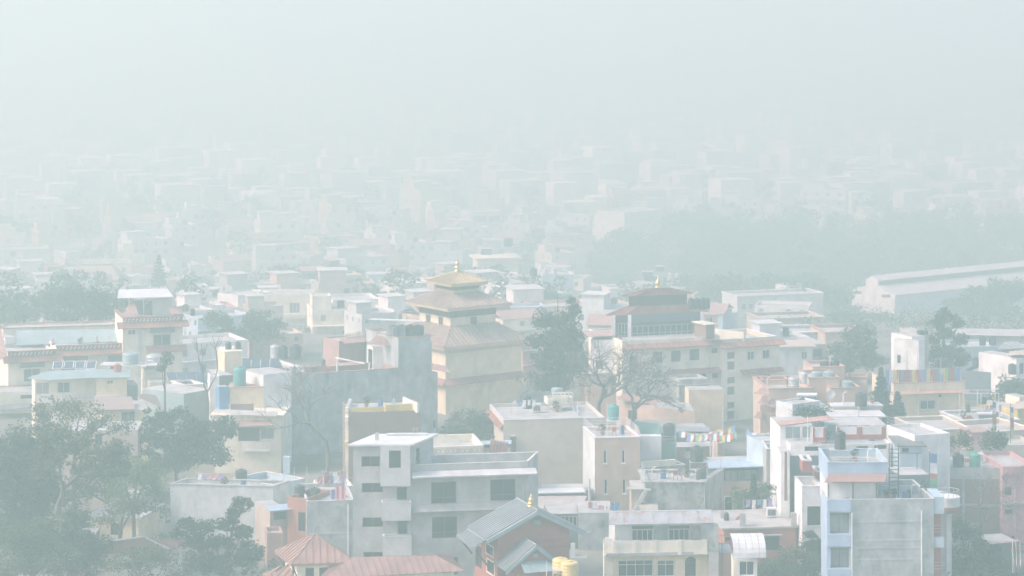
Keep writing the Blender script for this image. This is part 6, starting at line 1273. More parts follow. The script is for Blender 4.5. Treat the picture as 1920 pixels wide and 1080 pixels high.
# ---- pink house with tanks on stepped roofs (right)
def pinktanks():
    h = House('stepped_house', 'salmon pink house with stepped roofs crowded by grey tanks', 302, ZK(320, 432), ZK(780, 425), 9, PEACH, ph=.6); b = h.m; b.cope(SALMON, .1, .14)
    t = h.blk(ZK(735, 322), ZK(1045, 318), 6, PEACH, d=305, ph=.3); t.cope(SALMON, .08, .12); k = h.blk(ZK(778, 212), ZK(1100, 206), 5, PEACH, d=311, ph=.3); k.cope(SALMON, .08, .12); r = h.blk(ZK(965, 425), ZK(1262, 418), 5, PEACH, d=303, ph=.3); r.cope(SALMON, .08, .12)
    q = h.blk(ZK(1110, 312), ZK(1325, 318), 3, PEACH, d=314, ph=.7); q.cope(SALMON, .08, .12); e = h.blk(ZK(265, 345), ZK(530, 342), 3, PEACH, d=309, ph=.6); e.cope(SALMON, .08, .12); w = h.blk(ZK(245, 590), ZK(400, 588), 3, PEACH, d=299, ph=0, name='side_wall'); w.win(0, *ZK(305, 655, 325, 830), nx=1, fm=WFRAME, gm=CREAM2)
    for i, (x0, y0, x1, y1) in enumerate(((185, 470, 330, 400), (222, 575, 320, 480), (300, 600, 392, 520), (325, 680, 400, 600), (185, 720, 260, 650))):
        pr = [PT(*ZK(x0, y0), 297-i*.3), PT(*ZK(x1, y0+15), 297-i*.3), PT(*ZK(x1, y1+10), 300), PT(*ZK(x0+(x1-x0)*.6, y1), 300)]; panel_roof(pr, .6, SALMON, h.root, name='tile_course', seam=.05)
    return h, b, t, k, r
PTK, PKb, PKt, PKk, PKr = pinktanks()
for x, y, w, hh, mt, z, l in ((585, 440, 21, 25, STEEL, None, 'large pale grey tank on the left of the stepped pink house'), (685, 372, 14, 21, CONCL, None, 'tall beige tank behind the large pale grey one'), (820, 318, 20, 12, GREENTIN, 't', 'grey tank on the tall pink block, left of the pair'), (938, 318, 20, 13, GREENTIN, 't', 'grey tank on the tall pink block, right of the pair'), (895, 205, 18, 11, BLACKP, 'k', 'dark tank on the topmost pink roof, left of two'), (1000, 200, 18, 12, BLACKP, 'k', 'dark tank on the topmost pink roof, right of two'), (1125, 415, 22, 13, GREENTIN, 'r', 'squat grey tank on the right pink roof below a dish')):
    z = {'t': PKt.zr, 'k': PKk.zr, 'r': PKr.zr}.get(z); tank(*ZK(x, y), w, hh, mt, l, z=z, d=303.6 if z is None else None)
dish(*ZK(1160, 330), 11, PKr.zr+.6, 4.0, 'dark satellite dish on a tall mast above the right pink roof')
def greyterrace():
    h = House('grey_terrace_house', 'grey terraced house with railed roof and beige boxes in front of the pink house', 285, ZK(985, 612), ZK(1480, 605), 6, TAN, ph=0, side=ZK(940, 580)); h.m.top(CONCL, .12, .14)
    l = h.blk(ZK(400, 720), ZK(572, 730), 5, WHITEOLD, d=284, ph=0, side=ZK(400, 540)) if False else h.blk(ZK(402, 545), ZK(572, 582), 4, WHITEOLD, d=286, ph=.2); m = h.blk(ZK(572, 640), ZK(985, 625), 5, CONC, d=285.5, ph=0); m.rail(0, .9, STEEL, gap=1.0)
    c = h.blk(ZK(985, 715), ZK(1480, 712), 6, GREENTIN, d=281, ph=0); c.top(CONCL, .4, .14); c.door(0, *ZK(1370, 755, 1435, 810)); m = MB(); p = PT(*ZK(1240, 740), 280.6); m.bar(p, PT(*ZK(1240, 605), 280.6), .1); m.build('pipe', PIPEW, h.root)
    return h
GT = greyterrace(); slab_z = GT.m.zt+.14
tank(*ZK(1265, 600), 23, 25, BLACKP, 'large black tank on the pale slab roof in front of the pink house', z=slab_z); dish(*ZK(965, 570), 18, slab_z-.3, .9, 'grey satellite dish at the left end of the pale slab roof', GREYTIN)
heater(*ZK(725, 590), GT.m.zt-.2, 34, 18, 'solar water heater with white drum on the grey terrace'); 
t = thing('hedge', 'low clipped hedge along the front of the grey terrace', 'hedge', PT(*ZK(760, 700), 284)); v, f = leaf_cloud([(PT(*ZK(590+i*24, 672+4*(i % 3)), 284), Vector((.75, .6, .95))) for i in range(15)], 60, .28, random.Random(2)); crown_mesh('leaves', v, f, LEAF_B, t)

# ---- cream house with big prayer flags (right)
def flaghouse():
    h = House('flag_roof_house', 'pale cream house with large coloured flags along its flat roof', 322, Z8(915, 530), Z8(1363, 518), 9, CREAM, ph=.4); b = h.m; b.cope(SALMON, .05, .1)
    b.win(0, *Z8(1082, 634, 1176, 690), nx=2, fm=WFRAME, gm=GLASS, trim=PALEBLUE); b.win(0, *Z8(1260, 712, 1316, 786), nx=2, fm=WFRAME, gm=GLASS, trim=PALEBLUE); b.win(0, *Z8(1196, 595, 1216, 615), nx=1); b.win(0, *Z8(945, 645, 985, 710), nx=1, fm=WFRAME)
    b.eave(0, Z8(0, 582)[1], .7, .25, SALMON, ref=Z8(950, 0)[0], ext=.4); m = MB(); a, u, n, L = b.edge(0); p, _ = b.hit(0, *Z8(1068, 600)); m.tube([a+u*p+n*.1, a+u*p+n*.1+Vector((0, 0, b.zr))], .08, 6); m.build('drain_pipe', CREAM2, h.root)
    k = h.blk(Z8(1090, 790), Z8(1360, 785), 6, CREAM2, d=314, ph=.5); k.cope(CREAM2, .1, .1)
    return h, b
FH, FHb = flaghouse()
cols = [FABRIC_B, FABRIC_W, FABRIC_Y, REDP, FABRIC_B, REDP, FABRIC_V, FABRIC_Y, REDP, FABRIC_V, FABRIC_B, FABRIC_Y, REDP, BRICKB, FABRIC_B, FABRIC_Y, FABRIC_G, REDP, FABRIC_B, FABRIC_B]
flag_string(PT(*Z8(872, 442), 323), PT(*Z8(1335, 425), 324), 'row of large upright coloured flags along the cream house roof', 20, .72, 4.4, .15, cols=cols)
for i, x in enumerate((875, 1000, 1065, 1210, 1335)): pole(Z8(x, 0)[0], Z8(0, (440, 320, 318, 365, 425)[i])[1], Z8(0, 525)[1], ['post at the conifer end of the flag row', 'tall thin pole beside the white tower behind the flags', 'second tall thin pole right of the white tower', 'post in the middle of the flag row', 'post at the far right end of the flag row'][i], d=323.5, mat=STEEL)
def rightback():
    h = House('white_tower_house', 'white stepped tower house behind the prayer flag roof', 350, Z8(1072, 262), Z8(1108, 258), 7, WHITE, ph=0, side=Z8(918, 252)); h.m.win(3, *Z8(938, 350, 960, 402), nx=1); k = h.blk(Z8(1030, 238), Z8(1110, 232), 5, WHITE, d=355, ph=0); k2 = h.blk(Z8(1060, 210), Z8(1135, 206), 5, TAN, d=360, ph=0)
    g = House('grey_rear_house', 'grey house with dark tanks behind the tall feathery tree', 356, Z8(1340, 445), Z8(1640, 470), 8, GREYBLUE, ph=.4); g2 = g.blk(Z8(1290, 300), Z8(1560, 295), 7, PALEBLUE, d=372, ph=.3); g2.win(0, *Z8(1470, 325, 1495, 350), nx=1); g2.win(0, *Z8(1500, 325, 1522, 350), nx=1)
    g.m.win(0, *Z8(1570, 535, 1595, 575), nx=1); r = g.blk(Z8(1560, 310), Z8(1730, 320), 6, CONC, d=376, ph=0, name='gable_house'); q = [PT(*Z8(1555, 320), 374), PT(*Z8(1730, 310), 375), PT(*Z8(1690, 270), 380), PT(*Z8(1610, 250), 380)]; panel_roof(q, .9, GREYTIN, g.root)
    a = House('long_grey_roof_house', 'long low house with grey sheet roofs at far right', 395, Z8(1180, 225), Z8(1740, 235), 8, CONC, ph=0); q = [PT(*Z8(1160, 222), 393), PT(*Z8(1740, 235), 393), PT(*Z8(1740, 195), 402), PT(*Z8(1180, 188), 402)]; panel_roof(q, 2.2, CONCL, a.root, seam=.03)
    w = House('white_edge_house', 'white house cut by the right edge of the picture', 350, Z8(1680, 370), Z8(1760, 360), 7, WHITE, ph=0); w.m.win(0, *Z8(1700, 400, 1728, 470)); q = [PT(*Z8(1630, 355), 350), PT(*Z8(1760, 350), 350), PT(*Z8(1760, 325), 355), PT(*Z8(1635, 330), 355)]; panel_roof(q, 1, TAN, w.root)
    y = House('yellow_edge_house', 'yellow house with brown hipped roof at the right edge', 318, Z8(1690, 690), Z8(1770, 680), 7, YELLOW, ph=0); q = [PT(*Z8(1640, 690), 316), PT(*Z8(1770, 685), 316), PT(*Z8(1760, 640), 322), PT(*Z8(1680, 645), 322)]; panel_roof(q, .9, TAN, y.root); y.blk(Z8(1700, 615), Z8(1760, 610), 3, CREAM2, d=323, ph=0)
    t = House('pale_terrace_house', 'pale flat roofed house with pipe frames right of the flag roof house', 312, Z8(1370, 770), Z8(1700, 755), 8, CONCL, ph=.3); t.m.cope(WHITE, .08, .1)
    return t, g, g2
RT, RG, RG2 = rightback()
heater(*Z8(1495, 760), RT.m.zr+.6, 30, 12, 'solar water heater drum on the pale terrace right of the flag house')
for x, y, w, hh, d, l in ((1470, 290, 13, 16, 371, 'dark tank on the pale grey rear house, left of two'), (1533, 290, 14, 16, 371, 'dark tank on the pale grey rear house, right of two'), (1430, 425, 14, 18, 357, 'dark tank under the right branches of the feathery tree'), (1480, 425, 16, 18, 357.5, 'broad dark tank right of the feathery tree'), (1562, 415, 11, 17, 357, 'small grey tank farther right of the feathery tree'), (1190, 418, 12, 14, 345, 'dark tank behind the flags at the left of the feathery tree'), (1245, 418, 14, 14, 345.5, 'dark tank behind the flags at the foot of the feathery tree'), (1655, 470, 15, 19, 349, 'dark tank at the right edge beside the white house'), (1472, 655, 15, 13, 317, 'dark tank inside a pipe frame on the pale terrace'), (1080, 225, 13, 9, 360, 'small dark tank on the tan rear tower, left'), (1115, 222, 10, 8, 360, 'small dark tank on the tan rear tower, right'), (1380, 705, 9, 14, 316, 'narrow dark tank at the corner of the flag roof house')): tank(*Z8(x, y), w, hh, BLACKP, l, d=d)
fr = PT(*Z8(1460, 700), 316); m = MB()
for dx in (-2.2, 0, 2.2):
    for dy in (0, 2.5): m.bar(fr+Vector((dx, dy, -1.5)), fr+Vector((dx, dy, 2.2)), .06)
for dz in (0, 2.2):
    m.bar(fr+Vector((-2.2, 0, dz)), fr+Vector((2.2, 0, dz)), .05); m.bar(fr+Vector((-2.2, 2.5, dz)), fr+Vector((2.2, 2.5, dz)), .05)
tag(m.build('pipe_frame', PIPEW, loc=fr), 'white pipe frame on the pale terrace right of the flag house', 'frame')

# ================================================================== small rooftop clutter
def roof_spot(b, u, v):
    p0, p1, p3 = b.fp[0], b.fp[1], b.fp[3]; p = p0+(p1-p0)*u+(p3-p0)*v; return Vector((p.x, p.y, (b.zr if b.ph > .03 else b.zt+.01)))
def clutter(blk, where, items, zoff=0.0):
    rr = random.Random(where)
    for kind, u, v in items:
        p = roof_spot(blk, u, v)+Vector((0, 0, zoff))
        if kind == 'pots':
            t = thing('potted_plant', f'bushy potted plant on {where}', 'plant', p); MB().lathe(p, [(.18, 0), (.27, .36), (.29, .4)], 10).build('pot', ORANGE, t); vv, ff = leaf_cloud([(p+Vector((0, 0, .85)), Vector((.42, .42, .5)))], 70, .24, rr); crown_mesh('leaves', vv, ff, LEAF_M, t)
        elif kind == 'drum':
            t = thing('drum', f'upright blue drum on {where}', 'drum', p); MB().lathe(p, [(.3, 0), (.31, .3), (.29, .32), (.31, .6), (.29, .62), (.3, .9)], 14).build('body', BLUEP, t); MB().lathe(p+Vector((0, 0, .902)), [(.29, 0), (.27, .04)], 14).build('lid', BLACKP, t)
        elif kind == 'vent':
            t = thing('vent_pipe', f'white bent vent pipe on {where}', 'pipe', p); MB().tube([p, p+Vector((0, 0, 1.1)), p+Vector((.12, 0, 1.3)), p+Vector((.4, 0, 1.3))], .07, 7).build('pipe', PIPEW, t)
        elif kind == 'rebar':
            t = thing('column_stub', f'concrete column stub with rusty bars on {where}', 'column stub', p); m = MB(); m.box(p.x-.17, p.y-.17, p.z, p.x+.17, p.y+.17, p.z+.7); m.build('stub', CONC, t)
            for sx in (-1, 1):
                for sy in (-1, 1): m = MB(); q = p+Vector((sx*.12, sy*.12, .69)); m.bar(q, q+Vector((rr.uniform(-.12, .12), rr.uniform(-.1, .1), rr.uniform(.7, 1.1))), .022); m.build('bar', BROWNF, t)
        elif kind == 'line':
            t = thing('clothes_line', f'washing line with clothes on {where}', 'clothes line', p); u2 = (blk.fp[1]-blk.fp[0]).normalized(); q = p+u2*3.2
            for a in (p, q): m = MB(); m.bar(a, a+Vector((0, 0, 1.7)), .035); m.build('post', STEEL, t)
            m = MB(); m.tube([p+Vector((0, 0, 1.66)), (p+q)/2+Vector((0, 0, 1.52)), q+Vector((0, 0, 1.66))], .012, 4); m.build('cord', PIPEW, t)
            for i in range(5):
                c = p+(q-p)*(.14+.18*i)+Vector((0, 0, 1.55)); w, h2 = rr.uniform(.16, .26), rr.uniform(.5, 1.0); nn = Vector((-u2.y, u2.x, 0)); m = MB(); g = [[c+u2*s*w+nn*(.05*k*(1 if (s+k) % 2 else -1)*.6)-Vector((0, 0, h2*k/3)) for s in (-1, 0, 1)] for k in range(4)]
                for k in range(3):
                    for s in range(2): f4 = [g[k][s], g[k][s+1], g[k+1][s+1], g[k+1][s]]; m.hexa(f4, [x+nn*.015 for x in f4])
                m.build('cloth', rr.choice((FABRIC_W, FABRIC_B, FABRIC_P, REDP, FABRIC_W, FABRIC_V)), t)
        elif kind == 'bricks':
            t = thing('brick_pile', f'loose brick pile on {where}', 'brick pile', p)
            for k in range(3):
                for i in range(4-k): m = MB(); x = p.x-.5+.26*i+.13*k; z = p.z+.13*k; m.box(x, p.y-.2, z, x+.24, p.y+.3, z+.12); m.build('brick', ORANGE, t)
        elif kind == 'cooler':
            t = thing('roof_cabinet', f'white metal cabinet on {where}', 'cabinet', p); m = MB(); m.box(p.x-.5, p.y-.3, p.z+.1, p.x+.5, p.y+.3, p.z+1.0); m.build('case', WFRAME, t); m = MB(); m.box(p.x-.38, p.y-.33, p.z+.25, p.x+.38, p.y-.302, p.z+.85); m.build('grille', DARKST, t)
        elif kind == 'chair':
            t = thing('plastic_chair', f'red plastic chair on {where}', 'chair', p); m = MB(); m.box(p.x-.22, p.y-.22, p.z+.42, p.x+.22, p.y+.22, p.z+.46); m.build('seat', REDP, t); m = MB(); m.box(p.x-.22, p.y+.2, p.z+.462, p.x+.22, p.y+.24, p.z+.88); m.build('backrest', REDP, t)
            for sx in (-1, 1):
                for sy in (-1, 1): m = MB(); m.bar(p+Vector((sx*.2, sy*.2, 0)), p+Vector((sx*.19, sy*.19, .42)), .025); m.build('leg', REDP, t)
clutter(UF.m, 'the unfinished building slab roof', [('rebar', .25, .4)], .19)
clutter(WH.m, 'the weathered white house roof', [('pots', .45, .5), ('drum', .62, .6), ('line', .15, .6)])
clutter(PA.m, 'the patchy wall terrace', [('line', .3, .75), ('drum', .62, .3), ('pots', .2, .25), ('bricks', .8, .4)])
clutter(MO.m, 'the mossy house roof', [('drum', .35, .5), ('vent', .15, .4), ('chair', .55, .4), ('pots', .75, .6)])
clutter(CSb, 'the tall cream house terrace', [('line', .15, .55), ('pots', .62, .6), ('vent', .8, .4), ('cooler', .42, .6)])
clutter(PHb, 'the peach house terrace', [('pots', .3, .5), ('chair', .55, .45), ('drum', .75, .55)])
clutter(OH.m, 'the orange house slab roof', [('bricks', .35, .45), ('rebar', .12, .55), ('line', .45, .65), ('cooler', .8, .5)], .19)
clutter(BH.m, 'the concrete house terrace', [('drum', .74, .35), ('vent', .85, .5)])
clutter(BHp, 'the sky blue parapet roof', [('vent', .75, .5), ('pots', .55, .6)])
clutter(BP.m, 'the brick house roof', [('chair', .35, .35), ('bricks', .55, .5), ('cooler', .7, .45)])
clutter(WR.m, 'the white and red house terrace', [('pots', .15, .2), ('line', .45, .35), ('drum', .8, .3)])
clutter(BWb, 'the red lined long terrace', [('line', .2, .5), ('pots', .45, .6), ('cooler', .33, .5), ('chair', .55, .6)])
clutter(BWt, 'the grey tower roof', [('vent', .12, .3)])
clutter(YTb, 'the yellow parapet roof', [('pots', .3, .6), ('rebar', .7, .7), ('drum', .5, .6)])
clutter(MNb, 'the monastery front terrace', [('pots', .05, .2), ('vent', .9, .3)])
clutter(LCb, 'the monastery hall terrace', [('pots', .3, .3), ('vent', .6, .3), ('drum', .85, .3)])
clutter(PKb, 'the left pink stepped roof', [('vent', .15, .5), ('pots', .6, .4)])
clutter(PKk, 'the topmost pink stepped roof', [('vent', .7, .5)])
clutter(FHb, 'the flag house roof', [('pots', .2, .2), ('drum', .8, .2), ('chair', .5, .2)])
clutter(RT.m, 'the pale terrace right of the flags', [('pots', .1, .3), ('line', .5, .5), ('cooler', .75, .4), ('bricks', .3, .5)])
clutter(GT.m, 'the beige boxed slab roof', [('vent', .25, .5), ('pots', .85, .6)], .14)
# ================================================================== fourth rank: hazy but distinct buildings
def simple(name, label, d, A, B, depth, mat, wins=(), ph=.4, cope=None, cat='building', extra=None, fm=WFRAME, gm=GLASSG, side=None):
    if d > 500: d *= 1.75; depth *= 1.6
    h = House(name, label, d, A, B, depth, mat, ph=ph, cat=cat, side=side)
    for r in wins: h.m.win(0, *r, nx=2 if r[2]-r[0] > 8 else 1, fm=fm, gm=gm, rec=.2)
    if cope: h.m.cope(cope, .2, .15)
    return h
def zz(Z, *rs): return [Z(*r) for r in rs]
h = simple('white_house', 'white two storey house with overhanging parapet left of the pagoda', 412, Z3(905, 60), Z3(1215, 52), 9, WHITE, zz(Z3, (993, 85, 1030, 125), (1138, 80, 1228, 122), (960, 95, 975, 122)), cope=WHITE); h.m.band(0, Z3(0, 8)[1], Z3(0, 62)[1], .5, WHITE, name='parapet_band') if False else None
b = h.blk(Z3(880, 10), Z3(1195, 0), 9, WHITE, d=410, z0=h.m.zt-.3, ph=.5); g = h.blk(Z3(915, 150), Z3(1230, 142), 6, WHITE, d=407, ph=.3); g.cope(WHITE, .2, .12)
for r in ((1000, 178, 1026, 218), (1042, 176, 1070, 216), (1088, 175, 1114, 214)): g.win(0, *Z3(*r), nx=1, fm=REDP, gm=REDP)
g.win(0, *Z3(920, 205, 960, 285), nx=2); b2 = h.blk(Z3(1215, 40), Z3(1470, 32), 8, WHITE, d=416, ph=.3); b2.win(0, *Z3(1320, 88, 1340, 118), nx=1)
h = simple('grey_white_house', 'greyish white house with arched window and long flat roof behind the left trees', 432, Z3(238, -5), Z3(545, -20), 10, WHITEOLD, zz(Z3, (305, 30, 330, 50)), cope=WHITE)
a = h.blk(ZM(262, 905), ZM(528, 905), 9, CREAM2, d=429, ph=.3); a.win(0, *ZM(418, 945, 468, 995), nx=3, fm=WFRAME, gm=GLASSG); a.win(0, *ZM(425, 1045, 470, 1080), nx=3); a.band(0, ZM(0, 1000)[1], ZM(0, 1020)[1], .8, CREAM2, x0=ZM(395, 0)[0])
a2 = h.blk(ZM(72, 895), ZM(170, 910), 9, WHITE, d=430, ph=.3); a2.win(0, *ZM(82, 940, 128, 1000), nx=2, gm=REDP)
h = simple('peach_tower_house', 'hazy peach house with planted roof terrace left of the pagoda', 462, ZM(575, 820), ZM(770, 812), 9, PEACH, zz(ZM, (668, 845, 695, 880), (590, 880, 610, 930)), cope=PEACH); h.m.band(0, ZM(0, 880)[1], ZM(0, 895)[1], .6, PEACH); k = h.blk(ZM(600, 890), ZM(900, 885), 8, PEACH, d=455, ph=.3); k.win(0, *ZM(560, 885, 595, 935))
k = h.blk(ZM(612, 745), ZM(660, 742), 4, GREYBLUE, d=466, ph=0); k.top(SALMON, .3, .12); q = [PT(*ZM(445, 795), 460), PT(*ZM(560, 790), 460), PT(*ZM(600, 766), 468), PT(*ZM(470, 778), 468)]; panel_roof(q, 1.6, SALMON, h.root, seam=.03); k = h.blk(ZM(475, 795), ZM(552, 792), 6, GREENTIN, d=462, ph=0); k.win(0, *ZM(485, 805, 545, 845), nx=3)
t = thing('roof_garden', 'bushy roof garden on the hazy peach house', 'plants', PT(*ZM(640, 800), 465)); v, f = leaf_cloud([(PT(*ZM(590+i*14, 795-8*(i % 3)), 465), Vector((1.0, .8, 1.1))) for i in range(13)], 36, .6, random.Random(4)); crown_mesh('leaves', v, f, LEAF_D, t)
h = simple('white_terrace_house', 'white house with green tinted balconies far left of the pagoda', 525, ZM(75, 742), ZM(255, 735), 10, WHITE, zz(ZM, (90, 825, 110, 865), (150, 780, 175, 805), (195, 775, 220, 805)), cope=WHITE); h.m.band(0, ZM(0, 742)[1], ZM(0, 758)[1], 1.0, PALEBLUE); h.m.band(0, ZM(0, 800)[1], ZM(0, 815)[1], 1.2, WHITE); k = h.blk(ZM(205, 850), ZM(258, 846), 6, WHITE, d=907, ph=0); k2 = h.blk(ZM(258, 705), ZM(380, 705), 15, GREENTIN, d=931, ph=.3)
h = simple('white_corner_house', 'white flat roofed house immediately left of the pagoda top', 432, ZM(900, 840), ZM(1010, 858), 8, WHITE, cope=WHITE); k = h.blk(ZM(948, 860), ZM(1055, 852), 8, WHITE, d=428, ph=.3); k.cope(WHITE, .3, .2); k.win(0, *ZM(990, 895, 1032, 935), nx=2)
h = simple('cream_tower_house', 'cream house with stepped tower and tank frame behind the pagoda', 465, ZP(745, 125), ZP(1110, 118), 8, CREAM2, zz(ZP, (905, 168, 962, 235),)); h.m.top(CREAM2, .9, .35); k = h.blk(ZP(830, 290), ZP(1135, 285), 9, CREAM2, d=460, ph=.3); k.cope(CREAM2, .6, .2); k.win(0, *ZP(915, 340, 945, 420), nx=1); k3 = h.blk(ZP(700, 430), ZP(950, 428), 8, CREAM2, d=455, ph=.4)
for z in ((755, 125, 240),): m = MB(); p = PT(*ZP(760, 240), 463); m.bar(p, PT(*ZP(760, 130), 463), .12); m.build('column', CREAM2, h.root)
c = PT(*ZP(1030, 105), 466); stand(c, 4.0, PT(*ZP(1030, 10), 466).z-c.z, 'tall thin frame under a dark tank behind the pagoda spire', STEEL, 3); tank(*ZP(1022, 10), 17, 16, BLACKP, 'dark square looking tank on the tall frame behind the pagoda', d=466); heater(*ZP(825, 85), h.m.zt+.3, 20, 12, 'white drum solar heater on the cream tower behind the pagoda')
h = simple('white_block_house', 'bright white house with dark frame tank right of the pagoda roof', 425, ZP(955, 380), ZP(1100, 372), 8, WHITE, cope=WHITE); k = h.blk(ZP(1070, 405), ZP(1340, 398), 7, WHITE, d=421, ph=0); k.top(CONCL, .3, .2); k.win(0, *ZP(1140, 505, 1268, 545), nx=3); k2 = h.blk(ZP(1020, 560), ZP(1370, 552), 6, PALEBLUE, d=416, ph=.5); k3 = h.blk(ZP(1020, 640), ZP(1250, 632), 5, PEACH, d=408, ph=0)
c = PT(*ZP(1250, 340), 424); stand(c, 1.4, PT(*ZP(1250, 275), 424).z-c.z, 'small frame under the dark tank on the bright white house', STEEL, 1.4); tank(*ZP(1250, 275), 14, 15, BLACKP, 'dark tank on a frame on the bright white house', d=424)
h = simple('pale_slab_house', 'tall pale blank house right of the dark feathery tree', 445, ZP(1330, 265), ZP(1610, 262), 9, PALEBLUE)
for i, x in enumerate((1355, 1435)): 
    p = PT(*ZP(x, 262), 446); tank(*ZP(x, 262), 10, 12, CONCL, ['pale capped tank on the tall pale blank house, left', 'pale capped tank on the tall pale blank house, right'][i], d=446)
h = simple('tank_top_house', 'pale house topped with white solar drums behind the monastery spire', 455, ZS(185, 185), ZS(500, 178), 9, WHITE, cope=WHITE); h.blk(ZS(285, 185), ZS(490, 182), 5, GREYTIN, d=450, ph=0); h.blk(ZS(270, 150), ZS(330, 165), 4, SALMON, d=460, ph=0)
for x, y, w, l in ((345, 132, 20, 'white drum solar heater on the pale house, lower one'), (397, 110, 15, 'white drum solar heater topmost behind the monastery spire'), (360, 150, 26, 'long pale solar heater below the white drums')): heater(*ZS(x, y), PT(*ZS(x, y), 458).z, w, 10, l)
for x, l in ((438, 'pale stacked tank behind the monastery, left of two'), (467, 'pale stacked tank behind the monastery, right of two')): tank(*ZS(x, 165), 11, 22, CONCL, l, d=458)
h = simple('dormitory', 'long pale dormitory with a row of windows right of the monastery roof', 442, ZS(720, 215), ZS(1080, 200), 9, WHITEOLD, zz(ZS, *[(x, 248-x*.03+20, x+18, 272-x*.03+20) for x in (740, 768, 798, 828, 875, 903, 960, 988)]), cope=WHITE); h.blk(ZS(925, 170), ZS(1010, 165), 5, WHITE, d=447, ph=.2)
h = simple('brown_terrace_house', 'brownish flat house in front of the long dormitory', 405, ZS(820, 310), ZS(1085, 302), 8, TAN, cope=TAN); h.blk(ZS(625, 285), ZS(720, 280), 7, PALEBLUE, d=415, ph=.3)
for x, w, l in ((875, 10, 'grey tank at the left of the brownish flat house'), (972, 20, 'broad grey tank pair on the brownish flat house'), (1100, 12, 'dark tank right of the brownish flat house, left of two'), (1125, 12, 'dark tank right of the brownish flat house, right of two')): tank(*ZS(x, 352), w, 13, GREYBLUE, l, d=398)
h = simple('salmon_house', 'hazy salmon house right of the cream monastery wing', 388, Z8(490, 215), Z8(755, 210), 9, PEACH, zz(Z8, (545, 300, 575, 340),), cope=SALMON); 
h = simple('grey_cottage', 'greyish cottage with pink eave right of the monastery wing', 368, Z8(205, 305), Z8(410, 302), 6, WHITEOLD, zz(Z8, (342, 330, 378, 378),)); h.m.eave(0, Z8(0, 285)[1], 1.2, .6, SALMON, ext=.5) if False else h.m.top(TAN, .5, .2); k = h.blk(Z8(412, 285), Z8(500, 282), 7, TAN, d=372, ph=0); k.win(0, *Z8(412, 312, 470, 362), nx=2); 
h = simple('teal_flat_house', 'pale teal flat roofed house above the grey cottage', 392, Z8(190, 215), Z8(490, 210), 8, PALEBLUE, cope=WHITE)
for x, l in ((175, 'dark tank on the teal house, left'), (245, 'dark tank on the teal house, right')): tank(*Z8(x, 228), 12, 16, BLACKP, l, d=388)
# long sheds at right
def longshed():
    h = House('long_shed', 'long pale shed with stepped roof and white gable wall at right', 468, ZS(1205, 182), ZS(1380, 235), 8, WHITE, ph=0, side=ZS(1660, 200)) if False else None
    G = lambda x, y: PT0(*ZS(x, y), 660-12.3*(x-1200)/180); A = G(1258, 140)
    run = Vector((140, 104, 0)); root = thing('long_shed', 'long pale shed with stepped roof and white gable wall at right', 'building', (A.x, A.y, 0))
    m = MB(); pr = [G(1200, 290), G(1380, 290), G(1380, 210), G(1308, 168), G(1308, 148), G(1280, 130), G(1258, 142), G(1258, 168), G(1200, 182)]; pr[0].z = pr[1].z = gz(660)-2; bk = [p+Vector((.4, .3, 0)) for p in pr]; m.hexa(pr, bk); m.build('gable_wall', WHITE, root)
    for r in ((1325, 206, 1362, 218), (1210, 192, 1240, 203)): x0, y0, x1, y1 = r; nn = Vector((-.73, -.68, 0)); q = [G(x0, y1)+nn*.02, G(x1, y1)+nn*.02, G(x1, y0)+nn*.02, G(x0, y0)+nn*.02]; m = MB(); m.hexa(q, [v+nn*.06 for v in q]); m.build('window', GLASS, root)
    def wing(a, b, th=.2, name='roof_sheet', mat=CONCL, n=16):
        for i in range(n):
            f0, f1 = run*(i/n), run*((i+1)/n)-run.normalized()*.05; q = [a+f0, a+f1, b+f1, b+f0]; nn = (q[1]-q[0]).cross(q[3]-q[0]).normalized(); nn = nn if nn.z > 0 else -nn; m = MB(); m.slab(q, nn, th); m.build(name, mat, root)
    wing(G(1382, 212), G(1306, 170)); wing(G(1312, 150), G(1282, 130)+Vector((0, .5, 0)))
    a, b = G(1380, 214), G(1306, 168)
    for p, z0, z1, mt in ((a, gz(740)-2, a.z-.05, PALEBLUE), (G(1306, 168), b.z, G(1306, 150).z, DARKROOF)):
        m = MB(); q = [Vector((p.x, p.y, z0)), Vector((p.x+run.x, p.y+run.y, z0)), Vector((p.x+run.x, p.y+run.y, z1)), Vector((p.x, p.y, z1))]; m.hexa(q, [v+Vector((-.2, .3, 0)) for v in q]); m.build('side_wall', mt, root)
longshed()
